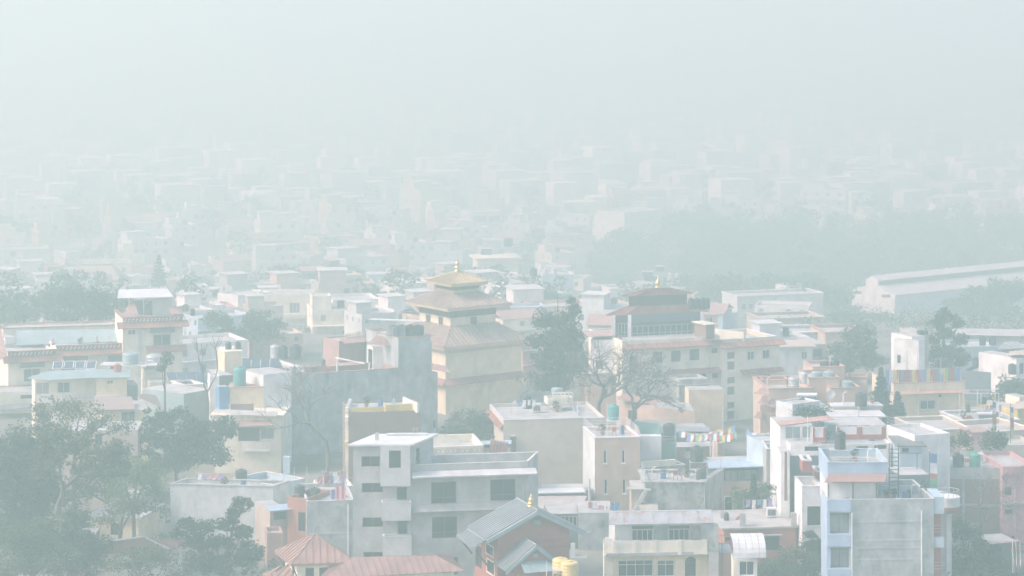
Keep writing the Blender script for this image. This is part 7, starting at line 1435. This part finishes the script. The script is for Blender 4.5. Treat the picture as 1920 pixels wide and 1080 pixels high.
# pagoda roofed tower, white roof strip, conifer area at left
def lefttower():
    c = PT(*Z1(640, 105), 470); root = thing('gate_tower', 'hazy tower with upturned tiled roof above the left trees', 'tower', (c.x, c.y, 0)); w = Block(root, [c+Vector((x, y, 0)) for x, y in ((-4.8, -4), (4.8, -4), (4.8, 4), (-4.8, 4))], gz(c.y)-.5, c.z, CREAM, ph=0); e = [c+Vector((x, y, 0)) for x, y in ((-8.6, -6.6), (8.6, -6.6), (8.6, 6.6), (-8.6, 6.6))]; t = [c+Vector((x, y, 4.6)) for x, y in ((-4.6, -1.3), (4.6, -1.3), (4.6, 1.3), (-4.6, 1.3))]
    for i in range(4): j = (i+1) % 4; panel_roof([e[i], e[j], t[j], t[i]], 1.0, TAN, root, seam=.1, seamw=.2)
    m = MB(); m.tube([c+Vector((-6.0, 0, 6.2)), c+Vector((-4.2, 0, 4.9)), c+Vector((4.2, 0, 4.9)), c+Vector((6.0, 0, 6.2))], [.15, .35, .35, .15], 6)
    for i in range(4): m.tube([t[i], e[i]+Vector((0, 0, .2)), e[i]*1.0+(e[i]-t[i])*.12+Vector((0, 0, .9))], [.2, .2, .05], 6)
    m.build('ridge', TAN, root)
    simple('white_roofed_shed', 'white flat roofed shed left of the hazy gate tower', 440, Z1(245, 98), Z1(370, 95), 6, WHITE); simple('grey_slab_tower', 'big hazy grey windowless block far left', 640, ZL(350, 768), ZL(640, 750), 14, PALEBLUE, ph=.6)
    h = simple('pale_step_house', 'pale hazy house with white stair tower at far left', 560, ZL(190, 900), ZL(340, 880), 12, WHITEOLD); h.blk(ZL(200, 890), ZL(238, 888), 10, WHITE, d=973, ph=0)
    h = simple('flat_roof_house', 'hazy house with long pale roof right of the single conifer', 505, ZL(655, 965), ZL(745, 960), 9, CREAM2, zz(ZL, (672, 988, 698, 1008),), cope=WHITE); simple('pale_long_house', 'long pale roof line at far left above the trees', 520, ZL(10, 905), ZL(180, 900), 9, WHITEOLD, cope=WHITE)
lefttower()
# named far landmarks
for nm, lb, d, A, B, dp, mt, ws in (
    ('white_wall_house', 'bright white windowless house standing over the dark wood', 650, ZF(1105, 763), ZF(1200, 774), 10, WFRAME, ()), ('white_stub_tower', 'bright white upper block rising over the windowless white house', 652, ZF(1155, 708), ZF(1205, 715), 8, WFRAME, ()),
    ('white_low_wing', 'low white wing right of the windowless white house', 651, ZF(1200, 800), ZF(1265, 805), 8, WHITE, ()),
    ('grey_narrow_house', 'narrow pale house with white edge right of the bright white house', 670, ZF(1300, 715), ZF(1385, 705), 10, WHITEOLD, ()), ('pink_school', 'pinkish house with a row of dark openings at far right', 680, ZF(1632, 715), ZF(1790, 708), 10, PEACH, [ZF(x, 728, x+12, 752) for x in (1640, 1658, 1676, 1694)]),
    ('pale_shop_house', 'pale flat house left of the pinkish row of openings', 665, ZF(1480, 742), ZF(1600, 738), 9, WHITEOLD, [ZF(1490, 750, 1500, 785)]), ('verandah_house', 'white verandah house glowing above the pagoda tank frame', 610, ZM(1292, 510), ZM(1440, 505), 10, WHITE, [ZM(1305, 525, 1370, 555), ZM(1380, 525, 1435, 555)]),
    ('white_patch_house', 'small bright white cube house in the haze above the pagoda', 690, ZM(885, 412), ZM(948, 419), 9, WHITE, ()), ('grey_roof_hall', 'wide pale hall roof in the haze right of the small white cube', 700, ZM(1150, 440), ZM(1500, 450), 14, CONCL, ()),
    ('white_patch_house', 'small bright white house at left edge of the dark wood', 560, ZF(245, 817), ZF(355, 829), 12, WHITE, ()), ('pale_pink_house', 'pale pink house left of the dark wood', 590, ZF(0, 890), ZF(130, 886), 10, SALMON, [ZF(20, 920, 40, 945), ZF(50, 918, 72, 943)]),
    ('twin_pier_house', 'tall pale building with two white piers in the far left haze', 900, ZL(628, 515), ZL(765, 508), 14, WHITE, ()), ('tiered_house', 'pale stepped house with tank in the left haze', 760, ZL(1010, 690), ZL(1180, 682), 12, WHITE, ()),
    ('red_brick_school', 'reddish house with windows in the right haze', 760, ZF(905, 690), ZF(1000, 684), 11, SALMON, [ZF(x, y, x+14, y+20) for x in (918, 952, 980) for y in (700, 730)]), ('long_pale_block', 'long pale block with balcony lines in the haze above the wood', 720, ZF(1030, 690), ZF(1150, 684), 11, WHITEOLD, ())):
    simple(nm, lb, d, A, B, dp, mt, ws, cope=mt if d < 640 else None)

# ================================================================== trees
TG = 'trees growing between the houses'
tree('spreading_tree', 'broad dark tree rising behind the long monastery hall, left mass', 402, 110, [(60, 575, 55, 30), (110, 565, 50, 30), (20, 585, 35, 25)], LEAF_M, leaf=.5, clump=1.1, seed=1, group=TG)
tree('spreading_tree', 'broad dark tree behind the monastery hall, nearest the hall tower', 396, 190, [(150, 565, 45, 25), (200, 575, 42, 28), (160, 590, 60, 20)], LEAF_D, leaf=.5, clump=1.1, seed=2, group=TG)
tree('leafy_tree', 'rounded tree with two crowns behind the cream stair tower', 392, 470, [(410, 600, 28, 18), (485, 605, 42, 24), (505, 620, 38, 16), (440, 625, 35, 12)], LEAF_M, leaf=.45, clump=1.0, seed=3, group=TG)
tree('leafy_tree', 'hazy light tree between the white house and the stair tower tree', 405, 590, [(590, 630, 35, 22), (560, 655, 40, 20), (615, 655, 30, 18)], LEAF_O, leaf=.5, clump=1.1, seed=4, n=20, group=TG)
tree('feathery_tree', 'tall dark drooping tree right of the pagoda', 326, 1050, [(1072, 580, 12, 22), (1060, 612, 28, 26), (1022, 600, 20, 20), (1040, 640, 42, 26), (1078, 640, 18, 30), (1035, 680, 45, 26), (1080, 680, 24, 24), (1040, 715, 50, 20), (1000, 640, 10, 12)], LEAF_D, n=30, leaf=.42, clump=.9, droop=.35, trunk_r=.35, seed=5, group=TG)
pole(1046, 549, 640, 'bent bare stem sticking up from the drooping tree', d=326, mat=BARKG, r=.07)
bare_tree('bare_tree', 'wide bare tree with pale tangled branches in front of the monastery', 308, 1120, 800, 1.35, 13.5, seed=21, r=.42, depth=7, up=.08, fork=.22, split=(2, 3))
bare_tree('bare_tree', 'second bare tree spreading right in front of the pale yellow block', 306, 1185, 800, 1.5, 11.5, seed=33, r=.34, depth=7, up=.04, fork=.20, lean=.35, split=(2, 3))
bare_tree('bare_tree', 'bare leafless tree in front of the stained grey wall', 298, 612, 885, 1.1, 12.5, seed=14, r=.30, depth=6, up=.12, fork=.3, split=(2, 2, 3))
bare_tree('bare_tree', 'thin bare tree at the foot of the pagoda wall', 312, 972, 770, 1.2, 4.5, seed=9, r=.10, depth=5)
tree('bushy_tree', 'dense round bushy tree below the pagoda', 300, 880, [(875, 800, 48, 30), (905, 800, 30, 26), (850, 815, 30, 20), (895, 830, 42, 18)], LEAF_M, leaf=.32, clump=.8, fill=1.3, seed=6, group=TG)
tree('feathery_tree', 'tall dark feathery tree with drooping limbs at right', 362, 1772, [(1772, 590, 14, 16), (1757, 605, 13, 13), (1795, 605, 12, 10), (1770, 625, 18, 16), (1745, 635, 14, 8), (1800, 635, 14, 12), (1772, 655, 26, 16), (1800, 665, 20, 10), (1745, 668, 16, 10), (1778, 680, 34, 10)], LEAF_D, n=26, leaf=.4, clump=.8, droop=.3, seed=7, group=TG)
conifer('conifer', 'dark conical conifer beside the prayer flag roof', 313, 1652, 690, 790, 56, LEAF_C, seed=5, tiers=12, n=20)
conifer('conifer', 'lower dark conifer leaning right below the conical one', 308, 1683, 735, 800, 50, LEAF_C, seed=8, tiers=9, n=20)
conifer('conifer', 'slim hazy conifer standing alone above the left roofs', 452, 298, 478, 535, 36, LEAF_C, seed=6, tiers=9, leaf=.7, n=10)
# left foreground trees
tree('dark_tree', 'big dark dense tree filling the left edge', 262, 40, [(20, 850, 60, 50), (65, 860, 50, 45), (30, 920, 70, 55), (80, 930, 45, 45), (40, 990, 70, 45)], LEAF_D, leaf=.36, clump=.9, fill=2.1, seed=11, trunk_r=.4, group=TG)
bare_tree('spreading_tree', 'forked olive tree with thin feathery crown at left', 250, 108, 960, 1.25, 10.5, seed=41, r=.34, depth=6, leaves=LEAF_O, nleaf=26, up=.1, fork=.26, lean=.2)
tree('thin_tree', 'thin pale tree whose crown overlaps the tin roofs at left', 272, 140, [(100, 768, 48, 22), (150, 772, 48, 24), (190, 795, 34, 22), (110, 805, 50, 18), (70, 775, 30, 20), (225, 800, 26, 18)], LEAF_O, n=13, leaf=.34, clump=.9, seed=12, group=TG)
tree('drooping_tree', 'drooping dark tree left of the balcony house', 288, 330, [(300, 790, 38, 26), (345, 795, 40, 32), (290, 830, 30, 28), (350, 840, 40, 28), (395, 815, 28, 30), (425, 800, 20, 22), (400, 850, 40, 22), (320, 865, 45, 20)], LEAF_D, n=28, leaf=.42, clump=.85, droop=.3, seed=13, group=TG)
pole(309, 690, 780, 'slender pale palm trunk above the drooping tree', d=300, mat=BARKG, r=.14); 
tree('drooping_plant', 'small drooping top of the slender trunk beside the tank tower', 300, 309, [(313, 672, 9, 12), (305, 690, 8, 8)], LEAF_M, n=22, leaf=.3, clump=.5, droop=.4, trunk_r=.12, seed=15)
bare_tree('bare_tree', 'bare pale forked trunk left of the blue panel', 305, 389, 790, .7, 8.5, seed=62, r=.16, depth=3, up=.3, fork=.45)
tree('bushy_tree', 'dark bushy tree low between the left edge trees and the cottage', 246, 165, [(150, 1010, 34, 26), (185, 1030, 34, 24), (160, 1055, 46, 24), (140, 975, 26, 18)], LEAF_D, leaf=.32, clump=.75, seed=71, fill=1.2, group=TG)
tree('leafy_tree', 'mid green tree filling the gap behind the forked olive tree', 270, 205, [(170, 880, 38, 24), (215, 850, 34, 20), (190, 915, 36, 24), (150, 920, 30, 24)], LEAF_M, leaf=.34, clump=.85, seed=72, group=TG)
tree('light_tree', 'bright green airy tree in the middle of the left garden', 258, 250, [(235, 890, 45, 25), (270, 915, 45, 28), (225, 930, 38, 22), (290, 890, 30, 18), (260, 870, 30, 14)], LEAF_L, n=20, leaf=.26, clump=.8, seed=16, group=TG)
tree('fig_tree', 'clumped dark fig tree in front of the weathered white house', 240, 420, [(452, 945, 20, 14), (440, 965, 16, 16), (425, 985, 20, 12), (385, 990, 22, 16), (350, 985, 18, 14), (455, 1000, 22, 18), (410, 1020, 30, 18), (365, 1020, 28, 18), (470, 1030, 26, 20), (430, 1055, 50, 22), (375, 1060, 40, 22), (335, 1000, 14, 10)], LEAF_D, n=30, leaf=.28, clump=.5, seed=17, fill=.9, group=TG)
tree('bushy_tree', 'olive bushy tree at the bottom left corner', 244, 60, [(40, 1010, 45, 30), (90, 1000, 40, 30), (30, 1060, 55, 30), (110, 1050, 45, 35)], LEAF_M, leaf=.32, clump=.8, seed=18, fill=1.2, group=TG)
tree('olive_tree', 'grey olive tree between the cottage and the tiled roof', 252, 225, [(235, 955, 40, 16), (270, 950, 34, 14), (200, 970, 22, 16)], LEAF_O, n=16, leaf=.28, clump=.7, seed=19, group=TG)
tree('shrub', 'bleached shrub in front of the tiled cottage', 241, 260, [(230, 1060, 40, 22), (290, 1055, 40, 22), (260, 1040, 40, 14)], LEAF_O, n=22, leaf=.24, clump=.6, seed=20, cat='shrub')
tree('shrub', 'green shrubs in the lane beside the fig tree', 262, 520, [(505, 1050, 20, 20), (490, 1075, 30, 20), (545, 1000, 14, 10)], LEAF_M, n=22, leaf=.28, clump=.6, seed=22, cat='shrub')
tree('shrub', 'low dark bush at the base of the mossy house yard', 262, 1410, [(1395, 935, 22, 14), (1425, 940, 30, 18), (1440, 920, 18, 10)], LEAF_M, n=22, leaf=.28, clump=.6, seed=23, cat='shrub')
conifer('conifer', 'small bushy conifer in the mossy house yard', 263, 1413, 890, 950, 26, LEAF_B, seed=12, tiers=8, leaf=.3, n=18)
tree('shrub', 'pale climbing plant on the peach wall of the mossy yard', 261, 1385, [(1383, 940, 10, 30), (1388, 965, 8, 20)], LEAF_L, n=14, leaf=.26, clump=.5, seed=24, cat='shrub')
tree('bushy_tree', 'leafy bushes under the annex and the blue house', 246, 1480, [(1440, 1065, 35, 18), (1490, 1050, 35, 22), (1520, 1060, 30, 26), (1465, 1075, 60, 20)], LEAF_M, leaf=.26, clump=.6, seed=25, fill=1.2, group=TG)
tree('shrub', 'dark narrow bush beside the slate wall', 250, 1522, [(1518, 1015, 12, 20), (1528, 1030, 14, 24)], LEAF_D, leaf=.26, clump=.5, seed=26, cat='shrub')
tree('bushy_tree', 'tangled green tree right of the concrete house', 250, 1820, [(1800, 995, 22, 20), (1820, 1010, 30, 24), (1800, 1050, 34, 28), (1845, 1040, 30, 30), (1870, 1060, 30, 24)], LEAF_M, leaf=.28, clump=.65, n=20, seed=27, group=TG)
bare_tree('bare_tree', 'leaning bare twig tree before the brick panels', 251, 1836, 1010, 1.2, 7, seed=55, r=.10, depth=5)
tree('leafy_tree', 'hazy tree mass between the monastery wing and the conifer', 372, 1590, [(1590, 660, 40, 25), (1610, 630, 36, 25), (1570, 690, 40, 18), (1625, 670, 30, 22)], LEAF_M, leaf=.5, clump=1.1, seed=28, group=TG)
tree('leafy_tree', 'dark tree behind the grey rear house at right edge', 345, 1900, [(1890, 720, 22, 18), (1905, 735, 30, 22), (1870, 745, 20, 12)], LEAF_M, leaf=.42, clump=.9, seed=29, group=TG)
tree('leafy_tree', 'small tree in front of the pale blank house by the feathery tree', 425, 1030, [(1030, 555, 14, 12), (1025, 568, 16, 10)], LEAF_M, leaf=.5, clump=.9, seed=30, group=TG)
tree('leafy_tree', 'trees around the middle white house foot', 395, 640, [(640, 668, 26, 14), (670, 660, 20, 10)], LEAF_M, leaf=.45, clump=.9, seed=31, group=TG)
tree('leafy_tree', 'tree in front of the low white sheds at right', 440, 1560, [(1565, 600, 24, 14), (1600, 590, 26, 16), (1640, 600, 30, 14)], LEAF_M, leaf=.6, clump=1.2, seed=32, group=TG)
tree('leafy_tree', 'round tree hiding the lower end of the long shed', 448, 1850, [(1830, 562, 36, 24), (1880, 550, 44, 28), (1915, 545, 30, 26), (1855, 588, 64, 20), (1800, 580, 34, 18), (1772, 592, 24, 12)], LEAF_M, leaf=.6, clump=1.3, seed=34, group=TG)
for i, (x, y, d, l) in enumerate(((1500, 622, 410, 'hazy tree mass right of the brownish flat house'), (1590, 612, 425, 'rounded hazy tree below the white gable of the long shed'), (1665, 618, 432, 'wide hazy tree under the middle of the long shed'), (1735, 628, 420, 'hazy tree mass left of the tall feathery tree'), (1885, 622, 430, 'hazy tree at right edge under the long shed'))): tree('leafy_tree', l, d, x, [(x-22, y, 26, 16), (x+20, y+4, 26, 15), (x, y-9, 24, 13)], LEAF_M, leaf=.55, clump=1.2, seed=60+i, group=TG)
tree('leafy_tree', 'hazy tree left of the slim conifer', 488, 30, [(30, 530, 40, 16), (10, 545, 30, 14), (70, 540, 30, 12)], LEAF_M, leaf=.7, clump=1.4, seed=35, group=TG)
up_ = PT(1838, 1015, 254); t = thing('utility_pole', 'dark utility pole with crossarm in front of the brick panels', 'utility pole', (up_.x, up_.y, 0)); tp_ = PT(1838, 945, 254)
MB().tube([(up_.x, up_.y, 0), tp_], [.14, .09], 8).build('pole', DARKST, t); MB().box(tp_.x-.9, tp_.y-.06, tp_.z-.5, tp_.x+.9, tp_.y+.06, tp_.z-.38).build('crossarm', WOOD, t)
for i, (a, b, l) in enumerate(((tp_+Vector((.8, 0, -.36)), PT(1930, 1002, 252), 'thin cable falling right from the utility pole'), (tp_+Vector((-.8, 0, -.36)), PT(1735, 985, 246), 'thin cable running left from the utility pole'), (tp_+Vector((.2, 0, -.36)), PT(1900, 975, 258), 'thin cable from the utility pole to the pink house'))):
    mid = (a+b)/2-Vector((0, 0, .5)); tag(MB().tube([a, (a+mid)/2-Vector((0, 0, .12)), mid, (mid+b)/2-Vector((0, 0, .12)), b], .03, 4).build('cable', DARKST, loc=a), l, 'cable')
# undergrowth along the bottom of the picture
rng = random.Random(77); cl = []
for _ in range(260):
    px = rng.choice((rng.uniform(-40, 560), rng.uniform(-40, 560), rng.uniform(1370, 1560), rng.uniform(1770, 1960))); d = rng.uniform(238, 300); r = rng.uniform(.5, 1.2); cl.append((Vector(((px-960)*d/F, d, r*.6)), Vector((r*1.3, r*1.3, r))))
for _ in range(150):
    px, d = rng.uniform(1470, 1960), rng.uniform(388, 600); r = rng.uniform(1.2, 2.2); cl.append((Vector(((px-960)*d/F, d, gz(d)+r*.7)), Vector((r*1.5, r*1.5, r))))
for _ in range(170):
    px, d = rng.choice((rng.uniform(1970, 2350), rng.uniform(-430, -50))), rng.uniform(215, 460); r = rng.uniform(.9, 2.0); cl.append((Vector(((px-960)*d/F, d, gz(d)+r*rng.uniform(.6, 1.8))), Vector((r*1.4, r*1.4, r*1.2))))
v, f = leaf_cloud(cl, 60, .36, rng); o = crown_mesh('undergrowth', v, f, LEAF_M, None, kind='stuff')

# the dark wood at right
cl = []; FOR = []
for _ in range(380):
    d = rng.uniform(600, 1010); px = rng.uniform(1085+max(0, d-835)*.75, 1990); hgt = (rng.uniform(9, 15) if px > 1250 else rng.uniform(7, 11))*(1 if d > 800 else .62); X = (px-960)*d/F
    if px > 1560 and d < 735+(px-1600)*.42: continue
    if px < 1200 and d < 760: continue
    FOR.append((X, d))
    for k in range(7): cl.append((Vector((X+rng.uniform(-5, 5), d+rng.uniform(-5, 5), gz(d)+hgt*rng.uniform(.3, 1))), Vector((3.0, 3.0, 2.2))))
v, f = leaf_cloud(cl, 70, 1.15, rng); crown_mesh('forest', v, f, LEAF_M, None, kind='stuff')

# ================================================================== the far city
def archetype(w, dp, hgt, storeys, kind, seed):
    """one far house in local coordinates: wall with openings, roof, windows"""
    r = random.Random(seed); parts = []
    root = bpy.data.objects.new('far_house', None); fp = [Vector((-w/2, -dp/2, 0)), Vector((w/2, -dp/2, 0)), Vector((w/2, dp/2, 0)), Vector((-w/2, dp/2, 0))]
    COL.objects.link(root); b = Block(root, fp, 0, hgt, WHITE, ph=.7 if kind != 'tin' else 0, roof=CONC); sh = hgt/storeys
    for s in range(storeys):
        for e, L in ((0, w), (3, dp)):
            k = max(2, int(L/3)); 
            for i in range(k):
                if r.random() < .18: continue
                c = L*(i+.5)/k; ww = r.choice((.5, .65)); b.winu(e, c-ww, c+ww, s*sh+.9, s*sh+2.2, nx=1, fm=WFRAME, gm=GLASSG if r.random() < .4 else CURTAIN_HAZE, rec=.2)  # most far panes take the paler glass: haze put into their colour
        if s and r.random() < .6: a, u, n, L = b.edge(0); m = MB(); z = s*sh; m.hexa([a+n*.003+Vector((0, 0, z-.1)), a+u*L+n*.003+Vector((0, 0, z-.1)), a+u*L+n*.9+Vector((0, 0, z-.1)), a+n*.9+Vector((0, 0, z-.1))], [a+n*.003+Vector((0, 0, z+.1)), a+u*L+n*.003+Vector((0, 0, z+.1)), a+u*L+n*.9+Vector((0, 0, z+.1)), a+n*.9+Vector((0, 0, z+.1))]); m.build('ledge', WHITE, root)
    if kind == 'cap':
        q = Block(root, [Vector((-w/2+.6, -.5, 0)), Vector((.2, -.5, 0)), Vector((.2, dp/2-.4, 0)), Vector((-w/2+.6, dp/2-.4, 0))], hgt-.7, hgt+2.3, WHITE, ph=0, name='stair_room'); q.top(CONCL, .4, .15)
    if kind == 'tin':
        panel_roof([Vector((-w/2-.4, -dp/2-.4, hgt+.05)), Vector((w/2+.4, -dp/2-.4, hgt+.05)), Vector((w/2+.4, 0, hgt+1.6)), Vector((-w/2-.4, 0, hgt+1.6))], 2, PINKTIN, root, seam=.04); panel_roof([Vector((w/2+.4, dp/2+.4, hgt+.05)), Vector((-w/2-.4, dp/2+.4, hgt+.05)), Vector((-w/2-.4, 0, hgt+1.6)), Vector((w/2+.4, 0, hgt+1.6))], 2, PINKTIN, root, seam=.04)
    if kind == 'tank':
        MB().lathe(Vector((w*.25, dp*.2, hgt-.7)), [(.7, 0), (.7, 1.4), (.4, 1.6)], 12).build('roof_tank', BLACKP, root); q = Block(root, [Vector((-w/2+.5, 0, 0)), Vector((-w/2+4, 0, 0)), Vector((-w/2+4, dp/2-.5, 0)), Vector((-w/2+.5, dp/2-.5, 0))], hgt-.7, hgt+2.1, WHITE, ph=.3, name='stair_room')
    return root
ARCH = []
for i, (w, dp, hg, st, kd) in enumerate(((9, 9, 6.6, 2, 'cap'), (11, 9, 9.3, 3, 'cap'), (8, 10, 6.4, 2, 'tank'), (13, 10, 6.8, 2, 'plain'), (10, 8, 5.6, 2, 'tin'), (9, 9, 9.4, 3, 'tank'), (14, 11, 12.3, 4, 'cap'), (12, 9, 5.8, 2, 'plain'))): ARCH.append((archetype(w, dp, hg, st, kd, 100+i), max(w, dp)*.72, hg, st, kd))
finish_blocks()
FARCOL = [(WHITE, 'white'), (CREAM2, 'pale cream'), (WHITEOLD, 'greyish white'), (PEACH, 'peach'), (PALEBLUE, 'pale blue'), (SALMON, 'salmon'), (CONCL, 'grey'), (TAN, 'tan'), (WHITE, 'white'), (CONC, 'concrete grey')]
def copytree(src, loc, rz, mat, label, group):
    r = src.copy(); COL.objects.link(r); r.location = loc; r.rotation_euler = (0, 0, rz); k = random.Random(int(loc[0]*7+loc[1])).uniform(.66, .98)*(1+.45*min(1, max(0, loc[1]-400)/400)); r.scale = (k, k, k*.92); tag(r, label, 'house', group); r.name = 'city_house'
    for ch in src.children:
        c = ch.copy(); COL.objects.link(c); c.parent = r
        if ch.type == 'MESH' and ch.name.split('.')[0] in ('wall', 'ledge', 'stair_room'): c.material_slots[0].link = 'OBJECT'; c.material_slots[0].material = mat
        for g2 in ch.children: d2 = g2.copy(); COL.objects.link(d2); d2.parent = c
    return r
rng = random.Random(5); placed = list(OCC); n_far = 0; rows = []; spots = []
d = 382.0
while d < 1500:
    x = -d*.225+rng.uniform(0, 8)
    while x < d*.225:
        X, Y = x+rng.uniform(-3, 3), d+rng.uniform(-6, 6); px = 960+F*X/Y; k = rng.randrange(len(ARCH)); R = ARCH[k][1]*(1+.45*min(1, max(0, Y-400)/400))
        ok = all((X-a)**2+(Y-b)**2 > (R*.85+r)**2*.72 for a, b, r in placed) and not any((X-a)**2+(Y-b)**2 < (R+4)**2 for a, b in FOR)
        if ok and ((Y < 520 and ARCH[k][2] > 7) or (Y < 800 and ARCH[k][2] > 9.4) or (px < 330 and Y < 500) or (px > 1560 and Y < 620)): ok = False
        if ok and px > 1080 and 520 < Y < 1030: ok = False
        if ok: placed.append((X, Y, R*.85)); spots.append((X, Y, k, px))
        x += rng.uniform(9, 14)*(1+.5*min(1, max(0, d-400)/400))
    d += 15+d*.010
spots.sort(key=lambda s: s[1]); used = {}
HOUSES = [(o.location.x, o.location.y, ' '.join(o['label'].split()[:9])) for o in COL.objects if o.type == 'EMPTY' and o.get('category') in ('house', 'building') and not o.get('group')]
LAND = ((-200, 330, 'the slim conifer', 'left of'), (330, 560, 'the stair tower', 'above'), (560, 780, 'the white house', 'above'), (780, 960, 'the pagoda spire', 'above'), (960, 1150, 'the drooping tree', 'above'), (1150, 1400, 'the monastery spire', 'above'), (1400, 1650, 'the bright white house', 'around'), (1650, 2300, 'the feathery tree', 'above'))
WORDS = {2: 'low', 3: 'three storey', 4: 'tall', 5: 'very tall'}; ROOF = {'cap': 'stair room', 'tank': 'roof tank', 'plain': 'flat roof', 'tin': 'tin roof'}
for X, Y, k, px in spots[:285]:
    src, R, hg, st, kd = ARCH[k]; mt, cn = rng.choice(FARCOL); land = next((l for l in LAND if l[0] <= px < l[1]), LAND[-1])
    haze = 'lightly hazed' if Y < 480 else 'hazy' if Y < 640 else 'faint' if Y < 860 else 'very faint' if Y < 1120 else 'nearly vanished'
    lab = f'{haze} {cn} {WORDS[st]} house with {ROOF[kd]} {land[3]} {land[2]}'; 
    for q in range(10):
        if lab not in used: break
        mt, cn = FARCOL[(FARCOL.index((mt, cn))+3) % 10]; lab = f'{haze} {cn} {WORDS[st]} house with {ROOF[kd]} {land[3]} {land[2]}'
    if lab in used:
        for w9 in [l for _, l in sorted((((960+F*a/b)-px)**2+(b-Y)**2*.2, l) for a, b, l in HOUSES)[:30]]:
            lab = ' '.join(f'{haze} {cn} {WORDS[st]} house beyond the {w9}'.split()[:16])
            if lab not in used: break
    used[lab] = 1
    lab = ' '.join(lab.split()[:16])
    copytree(src, (X, Y, gz(Y)-.8*(Y > 420)), math.radians(rng.choice((12, 20, 26, 32, -15))+rng.uniform(-6, 6)), mt, lab, 'houses of the hazy city')
for src, *_ in ARCH:
    for ch in list(src.children):
        for g2 in list(ch.children): bpy.data.objects.remove(g2)
        bpy.data.objects.remove(ch)
    bpy.data.objects.remove(src)
# beyond: the city as one mass
m = MB(); left = [s for s in spots[285:]]
for X, Y, k, px in left:
    R = ARCH[k][1]*1.15; w = R/.72; hg = ARCH[k][2]*1.15; a = math.radians(20); u = Vector((math.cos(a), math.sin(a), 0)); v = Vector((-u.y, u.x, 0)); c = Vector((X, Y, 0)); m.prism([tuple((c+u*sx*w/2+v*sy*w*.42).xy) for sx, sy in ((-1, -1), (1, -1), (1, 1), (-1, 1))], VALLEY, VALLEY+hg)
d = 1500
while d < 3600:
    x = -d*.215
    while x < d*.215:
        if rng.random() < .8:
            w, dp, hg = rng.uniform(7, 15), rng.uniform(7, 12), rng.choice((5, 6, 7, 7, 9.5, 9.5, 12.5, 15.5)); a = math.radians(rng.uniform(5, 35)); u = Vector((math.cos(a), math.sin(a), 0)); v = Vector((-u.y, u.x, 0)); c = Vector((x, d+rng.uniform(-10, 10), 0))
            m.prism([tuple((c+u*sx*w/2+v*sy*dp/2).xy) for sx, sy in ((-1, -1), (1, -1), (1, 1), (-1, 1))], VALLEY, VALLEY+hg)
            if rng.random() < .5: m.prism([tuple((c+u*(sx*2.2-2)+v*(sy*2+1)).xy) for sx, sy in ((-1, -1), (1, -1), (1, 1), (-1, 1))], VALLEY+hg, VALLEY+hg+2.6)
        x += rng.uniform(15, 30)
    d += 22+d*.010
m.build('distant_city', mk('distant_walls', (.62, .60, .56), island=.5, streak=.1), None, kind='stuff')
# trees scattered through the far city
TREEG = 'trees scattered through the hazy city'
def treeproto(seed, hgt):
    r = random.Random(seed); root = bpy.data.objects.new('city_tree', None); COL.objects.link(root); cl = [(Vector((r.uniform(-2.6, 2.6), r.uniform(-2.6, 2.6), hgt*r.uniform(.45, 1))), Vector((1.3, 1.3, 1.0))) for _ in range(14)]
    MB().tube([(0, 0, -.2), (0, 0, hgt*.6)], [.3, .15], 6).build('trunk', BARK, root); v, f = leaf_cloud(cl, 22, .75, r); crown_mesh('crown', v, f, LEAF_M, root); return root
TP = [treeproto(i, h) for i, h in enumerate((6, 8, 10))]; cnt = 0; rng = random.Random(8)
SIZE = ('low bushy', 'middling bushy', 'taller bushy'); LANDT = []; usedt = {}
while cnt < 120:
    Y = rng.choice((rng.uniform(400, 800), rng.uniform(700, 1250))); px = rng.uniform(-30, 1950); X = (px-960)*Y/F
    if any((X-a)**2+(Y-b)**2 < (r*.75+2.2)**2 for a, b, r in placed) or (px > 1060 and 480 < Y < 1030) or (px > 345 and Y < 500) or (245 < px < 350 and Y < 700): continue
    i = rng.randrange(3); src = TP[i]; r = src.copy(); COL.objects.link(r); r.location = (X, Y, gz(Y)); r.rotation_euler = (0, 0, rng.uniform(0, 6)); r.scale = [1+.4*min(1, max(0, Y-400)/400)]*3; land = next((l for l in LAND if l[0] <= px < l[1]), LAND[-1]); haze = 'lightly hazed' if Y < 480 else 'hazy' if Y < 640 else 'faint' if Y < 900 else 'very faint'
    near = [l for _, l in sorted(((X-a)**2+(Y-b)**2, l) for a, b, l in HOUSES)[:25]]
    for q in near:
        lab = f'{haze} {SIZE[i]} tree next to the {q}'; lab = ' '.join(lab.split()[:16])
        if lab not in usedt: break
    usedt[lab] = 1
    tag(r, ' '.join(lab.split()[:16]), 'tree', TREEG); placed.append((X, Y, 3)); cnt += 1
    for ch in src.children: c = ch.copy(); COL.objects.link(c); c.parent = r
for src in TP:
    for ch in list(src.children): bpy.data.objects.remove(ch)
    bpy.data.objects.remove(src)

# ================================================================== haze
hz = MB(); hz.box(-3600, -80, -46.0, 3600, 9600, 62); ho = hz.build('haze', GROUND, None, kind='stuff'); hm = bpy.data.materials.new('haze'); hm.use_nodes = True; ht = hm.node_tree; ht.nodes.remove(ht.nodes['Principled BSDF'])
pv = ht.nodes.new('ShaderNodeVolumePrincipled'); pv.inputs['Color'].default_value = (*HAZE_COLOR, 1); pv.inputs['Absorption Color'].default_value = (.2, 0, 0, 1); pv.inputs['Density'].default_value = HAZE_DENSITY; pv.inputs['Anisotropy'].default_value = HAZE_ANISO
ht.links.new(pv.outputs[0], ht.nodes['Material Output'].inputs['Volume']); ho.data.materials.clear(); ho.data.materials.append(hm)
